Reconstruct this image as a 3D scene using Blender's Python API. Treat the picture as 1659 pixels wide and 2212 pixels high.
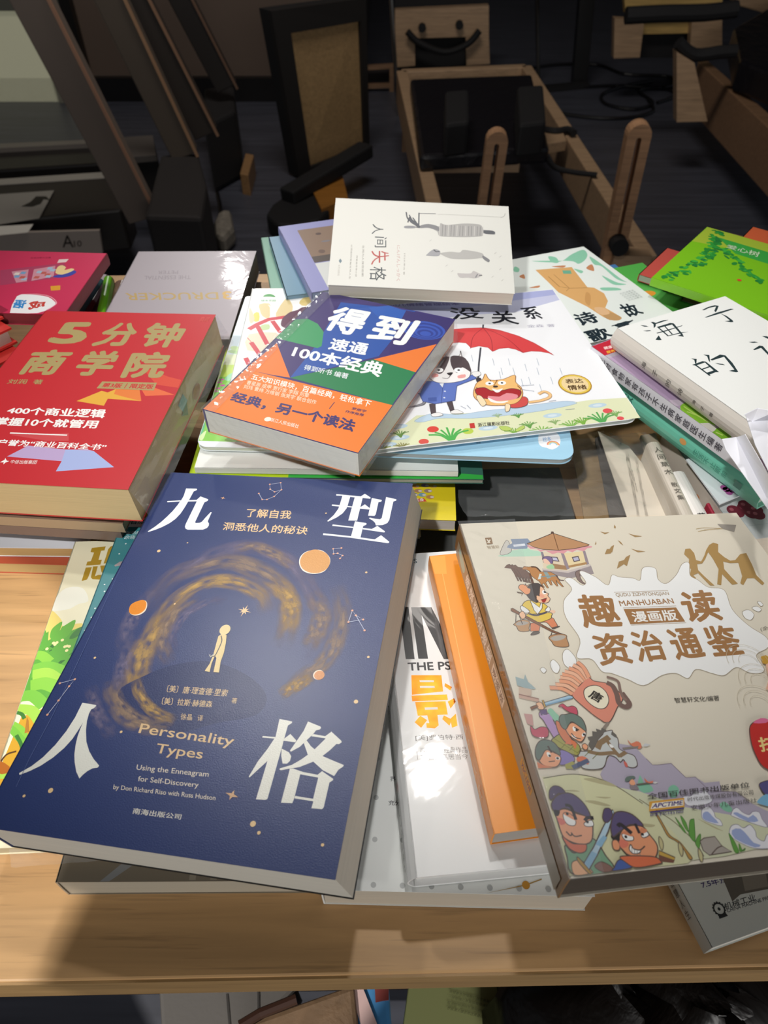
import bpy, bmesh, math, random
from mathutils import Vector, Matrix, Euler
random.seed(7)
for o in list(bpy.data.objects): bpy.data.objects.remove(o)
SC = bpy.context.scene; COL = SC.collection
# ------------------------------------------------------------------ camera
TT = 0.75                                   # height of the table top
cd = bpy.data.cameras.new('camera'); cam = bpy.data.objects.new('camera', cd); COL.objects.link(cam)
cam.location = (0, 0, TT + .40); cam.rotation_euler = (math.radians(90 - 46.2), 0, 0)
cd.sensor_fit = 'VERTICAL'; cd.sensor_height = 24.0; cd.lens = 1530 / 2212 * 24.0
cd.dof.use_dof = True; cd.dof.focus_distance = .43; cd.dof.aperture_fstop = 9
cd.clip_start = .01; cd.clip_end = 60
SC.camera = cam
# ------------------------------------------------------------------ world, lamps, exposure
w = bpy.data.worlds.new('World'); SC.world = w; w.use_nodes = True
w.node_tree.nodes['Background'].inputs[0].default_value = (.80, .88, 1, 1)
w.node_tree.nodes['Background'].inputs[1].default_value = .085
def spot(name, loc, aim, power, size, blend, rad, col=(1, 1, 1)):
    l = bpy.data.lights.new(name, 'SPOT'); l.energy = power; l.spot_size = math.radians(size); l.spot_blend = blend
    l.shadow_soft_size = rad; l.color = col
    o = bpy.data.objects.new(name, l); COL.objects.link(o); o.location = loc
    o.rotation_euler = (Vector(aim) - Vector(loc)).to_track_quat('-Z', 'Y').to_euler(); return o
spot('track_spot_key', (-.72, -.70, TT + 1.75), (.04, .62, TT), 122, 23.6, .7, .05, (1, .985, .96))
spot('fill_spot_left', (-1.2, -.55, TT + 1.60), (-.415, .10, TT), 150, 13.3, .0, .008, (1, .96, .90))  # added spot; its sharp cone edge stands in for a cast shadow edge
spot('track_spot_back', (.136, .85, TT + 1.64), (.10, .40, TT), 28, 33, .75, .04, (1, .985, .96))
spot('track_spot_back_left', (-.63, 1.20, TT + 1.64), (-.05, .45, TT), 26, 27, .7, .05, (1, .985, .96))
spot('track_spot_far', (-.895, 3.70, TT + 1.745), (-.1, .55, TT), 46, 16, .5, .045, (1, .97, .93))
def area(name, loc, aim, power, sx, sy, col):
    l = bpy.data.lights.new(name, 'AREA'); l.shape = 'RECTANGLE'; l.size = sx; l.size_y = sy; l.energy = power; l.color = col
    o = bpy.data.objects.new(name, l); COL.objects.link(o); o.location = loc; o.rotation_euler = (Vector(aim) - Vector(loc)).to_track_quat('-Z', 'Y').to_euler()
area('front_fill_panel', (.7, -2.3, TT + .75), (0, .4, TT), 34, 1.6, 1.2, (1, .97, .93))  # added soft fill from the front, no such source in view
area('room_fill_panel', (-.2, 1.9, 2.9), (0, 3.6, .5), 30, 1.2, .6, (1, .93, .86))  # added area fill that brightens the back room
SC.view_settings.view_transform = 'Standard'; SC.view_settings.look = 'None'
SC.view_settings.exposure = 0; SC.view_settings.gamma = 1; SC.view_settings.use_curve_mapping = False
# ------------------------------------------------------------------ materials
def lin(h):
    h = h.lstrip('#'); h = ''.join(q * 2 for q in h) if len(h) == 3 else h; c = [int(h[i:i + 2], 16) / 255 for i in (0, 2, 4)]
    return tuple(x / 12.92 if x <= .04045 else ((x + .055) / 1.055) ** 2.4 for x in c) + (1,)
MC = {}
def mat(hx, fin='gloss', metal=0):
    k = (hx, fin)
    if k in MC: return MC[k]
    m = bpy.data.materials.new(fin + '_' + hx.lstrip('#')); m.use_nodes = True; nt = m.node_tree; p = nt.nodes['Principled BSDF']
    p.inputs['Base Color'].default_value = lin(hx)
    N = lambda t: nt.nodes.new(t); L = nt.links.new
    def noise(scale, det=3, dist=0, coords='Object', sv=(1, 1, 1)):
        tc = N('ShaderNodeTexCoord'); mp = N('ShaderNodeMapping'); mp.inputs['Scale'].default_value = sv
        n = N('ShaderNodeTexNoise'); n.inputs['Scale'].default_value = scale; n.inputs['Detail'].default_value = det; n.inputs['Distortion'].default_value = dist
        L(tc.outputs[coords], mp.inputs[0]); L(mp.outputs[0], n.inputs['Vector']); return n
    def bump(src, st, d, inp='Normal'):
        b = N('ShaderNodeBump'); b.inputs['Strength'].default_value = st; b.inputs['Distance'].default_value = d
        L(src.outputs[0], b.inputs['Height']); L(b.outputs[0], p.inputs[inp])
    def tint(src, lo, hi):
        r = N('ShaderNodeMapRange'); r.inputs[1].default_value = .3; r.inputs[2].default_value = .7; r.inputs[3].default_value = lo; r.inputs[4].default_value = hi
        L(src.outputs[0], r.inputs[0]); mx = N('ShaderNodeMix'); mx.data_type = 'RGBA'; mx.blend_type = 'MULTIPLY'; mx.inputs[0].default_value = 1
        mx.inputs[6].default_value = lin(hx); L(r.outputs[0], mx.inputs[7]); L(mx.outputs[2], p.inputs['Base Color'])
    if fin == 'matte':
        p.inputs['Roughness'].default_value = .31; p.inputs['Specular IOR Level'].default_value = .6; bump(noise(1500, 2), .3, .0002)
    elif fin == 'gloss': p.inputs['Roughness'].default_value = .33
    elif fin == 'film':
        p.inputs['Roughness'].default_value = .4; p.inputs['Coat Weight'].default_value = .5; p.inputs['Coat Roughness'].default_value = .05
        bump(noise(16, 4, 1.2), .35, .0016, 'Coat Normal')
    elif fin == 'page':
        p.inputs['Roughness'].default_value = .8; n = noise(14, 2, 0, 'Object', (1, 1, 260)); tint(n, .90, 1.03); bump(n, .25, .0004)
    elif fin == 'foil':
        p.inputs['Metallic'].default_value = .8; p.inputs['Roughness'].default_value = .34; n = noise(60, 4); tint(n, .55, 1.35); bump(n, .4, .001)
    elif fin == 'wood':
        p.inputs['Roughness'].default_value = .42; n = noise(7, 6, .6, 'Object', (1, 14, 14)); tint(n, .82, 1.12)
        n2 = noise(26, 4, .2, 'Object', (.5, 12, 12)); r = N('ShaderNodeMapRange'); r.inputs[1].default_value = .58; r.inputs[2].default_value = .70; r.inputs[3].default_value = 1; r.inputs[4].default_value = .72
        L(n2.outputs[0], r.inputs[0]); mx = N('ShaderNodeMix'); mx.data_type = 'RGBA'; mx.blend_type = 'MULTIPLY'; mx.inputs[0].default_value = 1
        L(p.inputs['Base Color'].links[0].from_socket, mx.inputs[6]); L(r.outputs[0], mx.inputs[7]); L(mx.outputs[2], p.inputs['Base Color']); bump(n2, .10, .0006)
    elif fin == 'floor':
        p.inputs['Roughness'].default_value = .45; n = noise(5, 5, .3, 'Object', (.5, 9, 1)); tint(n, .7, 1.2)
    elif fin == 'rough': p.inputs['Roughness'].default_value = .75; bump(noise(220, 3), .2, .001)
    elif fin == 'metal': p.inputs['Metallic'].default_value = 1; p.inputs['Roughness'].default_value = .22
    elif fin == 'kraft': p.inputs['Roughness'].default_value = .7; n = noise(26, 6, 1.5); tint(n, .72, 1.12); bump(n, .7, .004)
    elif fin == 'leather': p.inputs['Roughness'].default_value = .34; bump(noise(9, 5, 1), .9, .012)
    MC[k] = m; return m
def swirl_mat(hx, amt, sc):
    m = bpy.data.materials.new('printed_swirl'); m.use_nodes = True; nt = m.node_tree; p = nt.nodes['Principled BSDF']; N = lambda t: nt.nodes.new(t); L = nt.links.new
    p.inputs['Base Color'].default_value = lin(hx); p.inputs['Roughness'].default_value = .38
    uv = N('ShaderNodeUVMap'); sp = N('ShaderNodeSeparateXYZ'); L(uv.outputs[0], sp.inputs[0])
    def mth(op, a, b=None):
        q = N('ShaderNodeMath'); q.operation = op
        for i, v in enumerate((a, b)):
            if v is None: continue
            if isinstance(v, (int, float)): q.inputs[i].default_value = v
            else: L(v, q.inputs[i])
        return q.outputs[0]
    def hump(c):
        s = mth('SUBTRACT', mth('MULTIPLY', c, 2), 1); return mth('SUBTRACT', 1, mth('MULTIPLY', s, s))
    mp = N('ShaderNodeMapping'); mp.inputs['Scale'].default_value = (sc, 2.2, 1); L(uv.outputs[0], mp.inputs[0])
    n = N('ShaderNodeTexNoise'); n.inputs['Scale'].default_value = 1.6; n.inputs['Detail'].default_value = 5; L(mp.outputs[0], n.inputs['Vector'])
    r = N('ShaderNodeMapRange'); r.inputs[1].default_value = .32; r.inputs[2].default_value = .66; L(n.outputs[0], r.inputs[0])
    a = mth('MULTIPLY', mth('MULTIPLY', hump(sp.outputs[0]), hump(sp.outputs[1])), mth('MULTIPLY', r.outputs[0], amt))
    L(a, p.inputs['Alpha']); return m
def film_mat():
    if 'film' in MC: return MC['film']
    m = bpy.data.materials.new('clear_film'); m.use_nodes = True; nt = m.node_tree; nt.nodes.clear(); N = lambda t: nt.nodes.new(t); L = nt.links.new
    out = N('ShaderNodeOutputMaterial'); tr = N('ShaderNodeBsdfTransparent'); gl = N('ShaderNodeBsdfGlossy'); df = N('ShaderNodeBsdfDiffuse')
    gl.inputs['Roughness'].default_value = .07; df.inputs[0].default_value = (.75, .78, .8, 1)
    tc = N('ShaderNodeTexCoord'); n = N('ShaderNodeTexNoise'); n.inputs['Scale'].default_value = 45; n.inputs['Detail'].default_value = 4; n.inputs['Distortion'].default_value = 1.5
    L(tc.outputs['Object'], n.inputs['Vector']); b = N('ShaderNodeBump'); b.inputs['Strength'].default_value = .35; b.inputs['Distance'].default_value = .002
    L(n.outputs[0], b.inputs['Height']); L(b.outputs[0], gl.inputs['Normal'])
    fr = N('ShaderNodeFresnel'); fr.inputs[0].default_value = 1.16; L(b.outputs[0], fr.inputs['Normal'])
    m1 = N('ShaderNodeMixShader'); m1.inputs[0].default_value = .09; L(tr.outputs[0], m1.inputs[1]); L(df.outputs[0], m1.inputs[2])
    m2 = N('ShaderNodeMixShader'); mn = N('ShaderNodeMath'); mn.operation = 'MINIMUM'; mn.inputs[1].default_value = .10; L(fr.outputs[0], mn.inputs[0]); L(mn.outputs[0], m2.inputs[0]); L(m1.outputs[0], m2.inputs[1]); L(gl.outputs[0], m2.inputs[2]); L(m2.outputs[0], out.inputs[0])
    MC['film'] = m; return m
# ------------------------------------------------------------------ helpers
def tag(o, label=None, cat=None, group=None, kind=None):
    for k, v in (('label', label), ('category', cat), ('group', group), ('kind', kind)):
        if v: o[k] = v
    return o
def empty(name, loc, rot=(0, 0, 0)):
    o = bpy.data.objects.new(name, None); COL.objects.link(o); o.location = loc; o.rotation_euler = rot; o.empty_display_size = .02; return o
class MB:
    def __init__(s): s.v = []; s.f = []; s.m = []; s.mats = []; s.uv = {}; s.smooth = False
    def mi(s, m):
        if m not in s.mats: s.mats.append(m)
        return s.mats.index(m)
    def add(s, vs, fs, m):
        b = len(s.v); s.v += [tuple(v) for v in vs]; i = s.mi(m)
        for f in fs: s.f.append(tuple(b + k for k in f)); s.m.append(i)
    def prism(s, out, z0, z1, m, top=None, sk=0):
        n = len(out); vs = [(x, y, z1) for x, y in out] + [(x + sk, y, z0) for x, y in out]
        s.add(vs, [tuple(range(n))], top or m); b = len(s.v) - 2 * n
        i = s.mi(m); s.f.append(tuple(b + n + k for k in range(n - 1, -1, -1))); s.m.append(i)
        for k in range(n): s.f.append((b + k, b + n + k, b + n + (k + 1) % n, b + (k + 1) % n)); s.m.append(i)
    def box(s, c, d, m, R=None):
        vs = []
        for x in (-1, 1):
            for y in (-1, 1):
                for z in (-1, 1):
                    v = Vector((x * d[0] / 2, y * d[1] / 2, z * d[2] / 2)); v = (R @ v) if R else v; vs.append(v + Vector(c))
        s.add(vs, [(0, 1, 3, 2), (4, 6, 7, 5), (0, 4, 5, 1), (2, 3, 7, 6), (0, 2, 6, 4), (1, 5, 7, 3)], m)
    def beam(s, p0, p1, wd, ht, m, up=(0, 0, 1)):
        p0, p1 = Vector(p0), Vector(p1); d = (p1 - p0); L = d.length; y = d.normalized(); x = y.cross(Vector(up)).normalized(); z = x.cross(y)
        s.box((p0 + p1) / 2, (wd, L, ht), m, Matrix((x, y, z)).transposed())
    def hexa(s, top, bot, m):                       # eight corners, two quads
        s.add(list(top) + list(bot), [(0, 1, 2, 3), (7, 6, 5, 4), (0, 4, 5, 1), (1, 5, 6, 2), (2, 6, 7, 3), (3, 7, 4, 0)], m)
    def tube(s, pts, r, m, n=8):
        pts = [Vector(p) for p in pts]; vs = []; fs = []
        for i, p in enumerate(pts):
            t = (pts[min(i + 1, len(pts) - 1)] - pts[max(i - 1, 0)]).normalized(); a = Vector((0, 0, 1)) if abs(t.z) < .9 else Vector((1, 0, 0))
            x = t.cross(a).normalized(); y = x.cross(t)
            for k in range(n): q = 2 * math.pi * k / n; vs.append(p + (x * math.cos(q) + y * math.sin(q)) * r)
        for i in range(len(pts) - 1):
            for k in range(n): fs.append((i * n + k, i * n + (k + 1) % n, (i + 1) * n + (k + 1) % n, (i + 1) * n + k))
        fs += [tuple(range(n - 1, -1, -1)), tuple(len(vs) - n + k for k in range(n))]; s.add(vs, fs, m)
    def build(s, name, parent=None, label=None, bevel=0, smooth=False):
        me = bpy.data.meshes.new(name); off = Vector((0, 0, 0))
        if parent is not None and getattr(s, 'world', True): off = parent.matrix_basis.translation.copy() if parent.parent is None else parent.parent.matrix_basis.translation.copy()
        me.from_pydata([Vector(v) - off for v in s.v], [], s.f)
        for m in s.mats: me.materials.append(m)
        me.polygons.foreach_set('material_index', s.m)
        if s.uv:
            l = me.uv_layers.new(name='UVMap')
            for p in me.polygons:
                for li in p.loop_indices: l.data[li].uv = s.uv.get(me.loops[li].vertex_index, (0, 0))
        if smooth: me.polygons.foreach_set('use_smooth', [True] * len(me.polygons))
        me.update(); o = bpy.data.objects.new(name, me); COL.objects.link(o)
        if parent is not None: o.parent = parent
        if label: o['label'] = label
        if bevel: md = o.modifiers.new('soft_edge', 'BEVEL'); md.width = bevel; md.segments = 2; md.limit_method = 'ANGLE'
        return o
def sm(p, n=5, closed=True):
    o = []; L = len(p)
    for i in range(L if closed else L - 1):
        a, b, c, d = (p[(i - 1) % L], p[i], p[(i + 1) % L], p[(i + 2) % L]) if closed else (p[max(i - 1, 0)], p[i], p[i + 1], p[min(i + 2, L - 1)])
        for k in range(n):
            t = k / n
            o.append(tuple(.5 * (2 * b[j] + (c[j] - a[j]) * t + (2 * a[j] - 5 * b[j] + 4 * c[j] - d[j]) * t * t + (3 * b[j] - a[j] - 3 * c[j] + d[j]) * t ** 3) for j in range(len(b))))
    if not closed: o.append(tuple(p[-1]))
    return o
GN = [0]                                              # vertices in one pass of the last text; bold text is eight shifted passes
def glyphs(txt, bold):
    c = bpy.data.curves.new('tmp', 'FONT'); c.body = txt; c.resolution_u = 3; o = bpy.data.objects.new('tmp', c); COL.objects.link(o)
    bpy.context.view_layer.update(); me = bpy.data.meshes.new_from_object(o.evaluated_get(bpy.context.evaluated_depsgraph_get()))
    v = [(q.co.x, q.co.y) for q in me.vertices]; f = [tuple(p.vertices) for p in me.polygons]
    bpy.data.objects.remove(o); bpy.data.curves.remove(c); bpy.data.meshes.remove(me)
    n1 = len(v)
    if bold > .004:
        v0, f0 = v, f; v, f = [], []
        for a_ in range(8):
            b0 = len(v); dx, dy = bold * math.cos(a_ * math.pi / 4), bold * math.sin(a_ * math.pi / 4); v += [(x + dx, y + dy) for x, y in v0]; f += [tuple(b0 + k for k in q) for q in f0]
    x0, x1 = min(q[0] for q in v), max(q[0] for q in v); y0, y1 = min(q[1] for q in v), max(q[1] for q in v)
    GN[0] = n1
    return [((x - x0) / (x1 - x0 or 1), (y1 - y) / (y1 - y0 or 1)) for x, y in v], f
def rrect(x0, x1, y0, y1, r):                         # r: corner radii at (x0,y1) (x1,y1) (x1,y0) (x0,y0)
    if not isinstance(r, (list, tuple)): r = [r] * 4
    o = []
    for (cx, cy, a), q in zip(((x0, y1, 90), (x1, y1, 0), (x1, y0, -90), (x0, y0, -180)), r):
        if q <= 0: o.append((cx, cy)); continue
        ox = cx + (q if cx == x0 else -q); oy = cy + (q if cy == y0 else -q)
        for k in range(7): t = math.radians(a + 90 - 15 * k); o.append((ox + q * math.cos(t), oy + q * math.sin(t)))
    return o
DZ = 2.2e-6
class Flat:
    """printed layers lying on a flat face of width W and height H in the local x-y plane of a parent"""
    def __init__(s, root, W, H, z, fin, M=None): s.root, s.W, s.H, s.z, s.fin, s.M, s.parts, s.n, s.labels = root, W, H, z, fin, M, {}, 0, {}
    def xy(s, p): return ((p[0] - .5) * s.W, (.5 - p[1]) * s.H)
    def mb(s, part):
        if part not in s.parts: s.parts[part] = MB(); s.parts[part].world = False
        return s.parts[part]
    def lay(s): s.n += 1; return s.z + s.n * DZ
    def m(s, c): return mat(c, s.fin) if isinstance(c, str) and c[0] == '#' else (mat(c[0], c[1]) if isinstance(c, tuple) else c)
    def put(s, part, pts, fs, c, step=0):
        z = s.lay(); a, b = s.W * .498, s.H * .498; vs = [Vector((min(max(x, -a), a), min(max(y, -b), b), z + (k // step * 7e-7 if step else 0))) for k, (x, y) in enumerate(pts)]
        if step and len(pts) > step: s.n += 3
        if s.M: vs = [s.M @ v for v in vs]
        s.mb(part).add(vs, fs, s.m(c))
    def P(s, part, pts, c, smooth=0):
        if smooth: pts = sm(pts, smooth if smooth > 1 else 5)
        q = [s.xy(p) for p in pts]; ar = sum(q[i][0] * q[(i + 1) % len(q)][1] - q[(i + 1) % len(q)][0] * q[i][1] for i in range(len(q)))
        if ar < 0: q.reverse()
        s.put(part, q, [tuple(range(len(q)))], c)
    def L(s, part, pts, wd, c, smooth=0, closed=False):
        if smooth: pts = sm(pts, 5, closed)
        q = [Vector(s.xy(p)) for p in pts]; q = q + [q[0]] if closed else q; vs = []; fs = []
        for i, p in enumerate(q):
            a = q[max(i - 1, 0)] if not (closed and i == 0) else q[-2]; b = q[min(i + 1, len(q) - 1)] if not (closed and i == len(q) - 1) else q[1]
            t = (b - a); t = t.normalized() if t.length > 1e-9 else Vector((1, 0)); n = Vector((-t.y, t.x)) * wd / 2000
            vs += [p + n, p - n]
        fs = [(2 * i, 2 * i + 1, 2 * i + 3, 2 * i + 2) for i in range(len(q) - 1)]
        s.put(part, [tuple(v) for v in vs], fs, c)
    def C(s, part, p, r, c, ry=None, a=0):
        x, y = s.xy(p); ry = ry or r; ca, sa = math.cos(a), math.sin(a)
        q = [(x + (r * math.cos(t) * ca - ry * math.sin(t) * sa) / 1000, y + (r * math.cos(t) * sa + ry * math.sin(t) * ca) / 1000) for t in [2 * math.pi * k / 20 for k in range(20)]]
        s.put(part, q, [tuple(range(20))], c)
    def T(s, part, txt, quad, c, bold=0):
        g, f = glyphs(txt, bold); a, b, cc, d = [Vector(s.xy(p)) for p in quad]
        s.put(part, [tuple((a * (1 - u) + b * u) * (1 - v) + (d * (1 - u) + cc * u) * v) for u, v in g], f, c, GN[0])
    def S(s, part, pts, wd, m, closed=False):
        pts = sm(pts, 6, closed); q = [Vector(s.xy(p)) for p in pts]; b = s.mb(part); z = s.lay(); base = len(b.v); vs = []
        for i, p in enumerate(q):
            t = (q[min(i + 1, len(q) - 1)] - q[max(i - 1, 0)]).normalized(); n = Vector((-t.y, t.x)) * wd / 2000
            for j, e in enumerate((p + n, p - n)): b.uv[base + 2 * i + j] = (i / (len(q) - 1), j); vs.append((e.x, e.y, z))
        b.add(vs, [(2 * i, 2 * i + 1, 2 * i + 3, 2 * i + 2) for i in range(len(q) - 1)], m)
    def flush(s):
        for n, b in s.parts.items(): b.build(n.split('#')[0], s.root, s.labels.get(n, s.labels.get(n.split('#')[0])))
class Book(Flat):
    def __init__(s, name, label, q, T, cover, page='#d8d3c6', fin='gloss', spine='l', kind='paper', rad=0, skew=0, spine_col=None, group=None, gap=.0006, cat='book', back=None):
        x, y, z, rx, ry, rz, W, H = q; R = Euler((rx, ry, rz)).to_matrix(); base = Vector((x, y, z)) - R @ Vector((0, 0, T))
        root = tag(empty(name, base, (rx, ry, rz)), label, cat, group); th = .0018 if kind == 'hard' else .0004
        super().__init__(root, W, H, T, fin); s.T_ = T; cm = mat(cover, fin); x0, x1, y0, y1 = -W / 2, W / 2, -H / 2, H / 2
        r = rad; o = MB(); o.world = False
        o.prism(rrect(x0, x1, y0, y1, r), T - th, T, cm); bc = mat(back, fin) if back else cm
        o.prism([(a + skew, b) for a, b in rrect(x0, x1, y0, y1, r)], 0, th, bc)
        sc = mat(spine_col, fin) if spine_col else cm
        s.spx = x0 if spine == 'l' else x1
        if spine in 'lr' and spine:
            n = 7; d = -1 if spine == 'l' else 1; xe = x0 if d < 0 else x1; pr = []
            bulge = s.bulge = .004 if kind == 'hard' else .0003
            for k in range(n): t = math.pi * k / (n - 1); pr.append((xe + d * bulge * math.sin(t) + (skew * k / (n - 1)), T - (T) * k / (n - 1)))
            pr2 = [(p[0] - d * .0008, p[1]) for p in pr]
            vs = [(px, yy, pz) for yy in (y0, y1) for px, pz in pr + pr2[::-1]]; m_ = 2 * n
            fs = [(k, (k + 1) % m_, m_ + (k + 1) % m_, m_ + k) for k in range(m_)] + [tuple(range(m_ - 1, -1, -1)), tuple(range(m_, 2 * m_))]
            if d > 0: fs = [f[::-1] for f in fs]
            o.add(vs, fs, sc)
        elif spine in 'bt':
            yy = y0 if spine == 'b' else y1; o.box((0, yy, T / 2), (W, .0006, T), sc)
        o.build('cover', root)
        g = .003 if kind == 'hard' else gap; b = MB(); b.world = False
        gl = .0009 if spine == 'l' else g; gr = .0009 if spine == 'r' else g; gb = .001 if spine == 'b' else g; gt = .001 if spine == 't' else g
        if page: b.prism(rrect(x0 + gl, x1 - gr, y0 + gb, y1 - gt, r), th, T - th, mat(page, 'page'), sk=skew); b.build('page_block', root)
    def spine(s):                                       # prints on the left spine: u from head to foot, v from top edge to bottom edge
        return Flat(s.root, s.H, s.T_, .0003, s.fin, Matrix(((0, 0, -1, -s.W / 2 - s.bulge), (-1, 0, 0, 0), (0, 1, 0, s.T_ / 2), (0, 0, 0, 1))))
# ---- torn film corner on the beige book
def film(name, parent, pts, nu, nv, amp, label=None, seed=1):
    rnd = random.Random(seed); b = MB(); b.smooth = True; b.world = parent is None; a, bb, c, d = [Vector(p) for p in pts]; vs = []
    for i in range(nu + 1):
        for j in range(nv + 1):
            u, v = i / nu, j / nv; p = (a * (1 - u) + bb * u) * (1 - v) + (d * (1 - u) + c * u) * v
            e = 1 if 0 < i < nu and 0 < j < nv else .6
            vs.append(p + Vector((rnd.uniform(-.4, .4) * amp, rnd.uniform(-.4, .4) * amp, abs(rnd.gauss(0, 1)) * amp * e)))
    b.add(vs, [(i * (nv + 1) + j, (i + 1) * (nv + 1) + j, (i + 1) * (nv + 1) + j + 1, i * (nv + 1) + j + 1) for i in range(nu) for j in range(nv)], film_mat())
    return b.build(name, parent, label)
# ------------------------------------------------------------------ setting
def struct(name, b, **k): return tag(b.build(name, **k), kind='structure')
b = MB(); b.box((0, 3, -.02), (9, 9, .04), None or mat('#4b4d57', 'floor'), None); fl = struct('floor', b)
wallm = mat('#66564b', 'rough')
b = MB(); b.box((-2.3, 4.12, 1.5), (4.4, .2, 3), wallm); struct('wall_back', b)
b = MB(); b.box((-.2, 5.4, 1.5), (.2, 2.4, 3), mat('#3a3230', 'rough')); struct('wall_return', b)
b = MB(); b.box((2.2, 6.6, 1.5), (4.6, .2, 3), mat('#2e2927', 'rough')); struct('wall_far', b)
b = MB(); b.box((-2.3, 4.0, .05), (4.4, .04, .11), mat('#161415', 'gloss')); struct('baseboard_back', b)
b = MB(); b.box((0, 2.4, 3.02), (9, 8.4, .04), mat('#2a2a2c', 'rough')); struct('ceiling', b)
# pale window at the left end of the back wall
wq = [(-1.986,4,.688),(-1.414,4,.688),(-1.569,4,-.041),(-2.333,4,-.062)]
xs = [p[0] for p in wq]; zl = min(p[2] for p in wq); zh = max(p[2] for p in wq); xr = (wq[1][0] + wq[2][0]) / 2
root = tag(empty('window', (xr - .5, 3.99, zl)), None, None, kind='structure'); root.name = 'window_1'
def emis(hx, st):
    m = mat(hx, 'gloss').copy(); p = m.node_tree.nodes['Principled BSDF']; p.inputs['Emission Color'].default_value = lin(hx); p.inputs['Emission Strength'].default_value = st; return m
b = MB(); b.box((xr - .55, 3.985, (zl + zh) / 2), (1.1, .01, zh - zl), emis('#b9b79c', .27)); tag(b.build('pane', root), kind='structure')
b = MB(); bm_ = mat('#15120f', 'gloss')
b.box((xr + .02, 3.97, (zl + zh) / 2), (.05, .05, zh - zl + .1), bm_); b.box((xr - .55, 3.97, zl - .03), (1.2, .06, .07), bm_); b.box((xr - .55, 3.97, zh + .03), (1.2, .06, .07), bm_)
b.box((xr - .13, 3.975, (zl + zh) / 2), (.03, .03, zh - zl), mat('#8c897a', 'gloss')); b.box((xr - .55, 3.975, zl + .63 * (zh - zl)), (1.1, .03, .05), mat('#6a6a60', 'gloss'))
tag(b.build('window_frame', root), kind='structure')
# ------------------------------------------------------------------ table
tq = [(-1.2, .0545), (1.0, .0927), (.92, .785), (-1.2, .745)]
root = tag(empty('display_table', (0, .4, 0)), 'long oak veneer table carrying the piles of books', 'table')
b = MB(); b.prism(tq[::-1], TT - .028, TT, mat('#c9a06f', 'wood')); b.build('tabletop', root, bevel=.0012)
b = MB()
b.hexa([(x, y - .0012, z) for x, y, z in ((-1.2, .0545, TT - .001), (1.0, .0927, TT - .001), (1.0, .094, TT - .001), (-1.2, .056, TT - .001))], [(x, y - .0012, z) for x, y, z in ((-1.2, .0545, TT - .0275), (1.0, .0927, TT - .0275), (1.0, .094, TT - .0275), (-1.2, .056, TT - .0275))], mat('#a98759', 'wood'))
b.build('edge_strip', root, 'slightly darker chipped front edge band')
for x, y in ((-1.12, .10), (.9, .14), (-1.12, .70), (.86, .74)):
    b = MB(); b.box((x, y, .361), (.05, .05, .722), mat('#8c6a44', 'wood')); b.build('leg', root)
b = MB(); b.prism([(-1.13, .13), (.92, .16), (.88, .73), (-1.13, .71)], .30, .32, mat('#3b2c20', 'wood')); b.build('lower_shelf', root)
# ------------------------------------------------------------------ books
WT = '#f1f1ee'
# navy paperback, front left
bk = Book('paperback_book', 'large navy blue paperback with a golden swirl and four huge white characters', (-.0834,.225,.825,-.0007,-.0919,-.1625,.1681,.2399), .0240, '#2a3a6c', '#cfc9bc', 'matte', skew=.0050, back='#101318', group=None)
I, Tt, Sm_ = 'cover_illustration', 'title_lettering', 'small_lettering'
bk.labels = {'title_character': 'huge white character', Sm_: 'pale gold small print', I: 'gold swirl with planets and a walking figure'}
sw = swirl_mat('#a98f78', .95, 5); sw2 = swirl_mat('#d0a860', .95, 4); sw3 = swirl_mat('#857c98', .8, 6)
cx, cy = 0, 0
def arc(a, b, c0): pass
for pts, wd, m in (
 ([(.2668,.4546),(.2488,.5191),(.2346,.5853),(.2519,.6506),(.2947,.6942)], 10, sw2),
 ([(.1639,.4922),(.221,.3728),(.308,.3338),(.4121,.312),(.5377,.341),(.623,.3828),(.6741,.4467),(.685,.5096),(.6757,.5508)], 9, sw),
 ([(.2478,.5404),(.2513,.464),(.3085,.403),(.3852,.3745),(.4785,.3804),(.5596,.4098),(.6058,.4568)], 7, sw2),
 ([(.1578,.436),(.2001,.3741),(.266,.3364),(.3412,.2846),(.4599,.2584),(.5542,.2784),(.6546,.3218),(.7318,.3873),(.7792,.4504),(.7889,.5176),(.7667,.5785)], 8, sw3),
 ([(.3934,.2719),(.474,.2576),(.5705,.2838),(.6411,.3226)], 5, sw),
 ([(.8091,.3594),(.8513,.4348),(.8559,.5128),(.8365,.5685),(.7756,.6203),(.7325,.6646)], 7, sw),
 ([(.7253,.3877),(.7838,.4447),(.7839,.5026),(.7669,.5442)], 8, sw),
 ([(.5718,.3568),(.6513,.4038),(.6825,.4516),(.6912,.5092)], 8, sw2),
 ([(.3435,.6147),(.2909,.5685),(.2748,.5172),(.2913,.4614),(.3472,.4237)], 6, sw),
 ([(.352,.5893),(.3143,.5513),(.311,.5094),(.3368,.4694),(.389,.438),(.4525,.4282)], 4, sw3),
 ([(.1691,.5976),(.1438,.5263),(.1507,.4708),(.1855,.4109)], 7, sw3),
 ([(.2162,.7003),(.1936,.6356),(.1825,.5659)], 6, sw3),
 ([(.1833,.6625),(.2152,.7052),(.2814,.7432),(.3572,.7581),(.4213,.7555)], 8, sw),
 ([(.2399,.6408),(.2745,.6839),(.3258,.7183),(.3805,.7353),(.4296,.7444)], 8, sw2),
 ([(.1198,.6845),(.1566,.7263),(.2026,.7601),(.2711,.7958)], 5, sw3),
 ([(.7233,.6628),(.7641,.6379),(.8126,.6119)], 5, sw2)):
    bk.S(I, pts, wd * 1.7, m)
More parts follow.
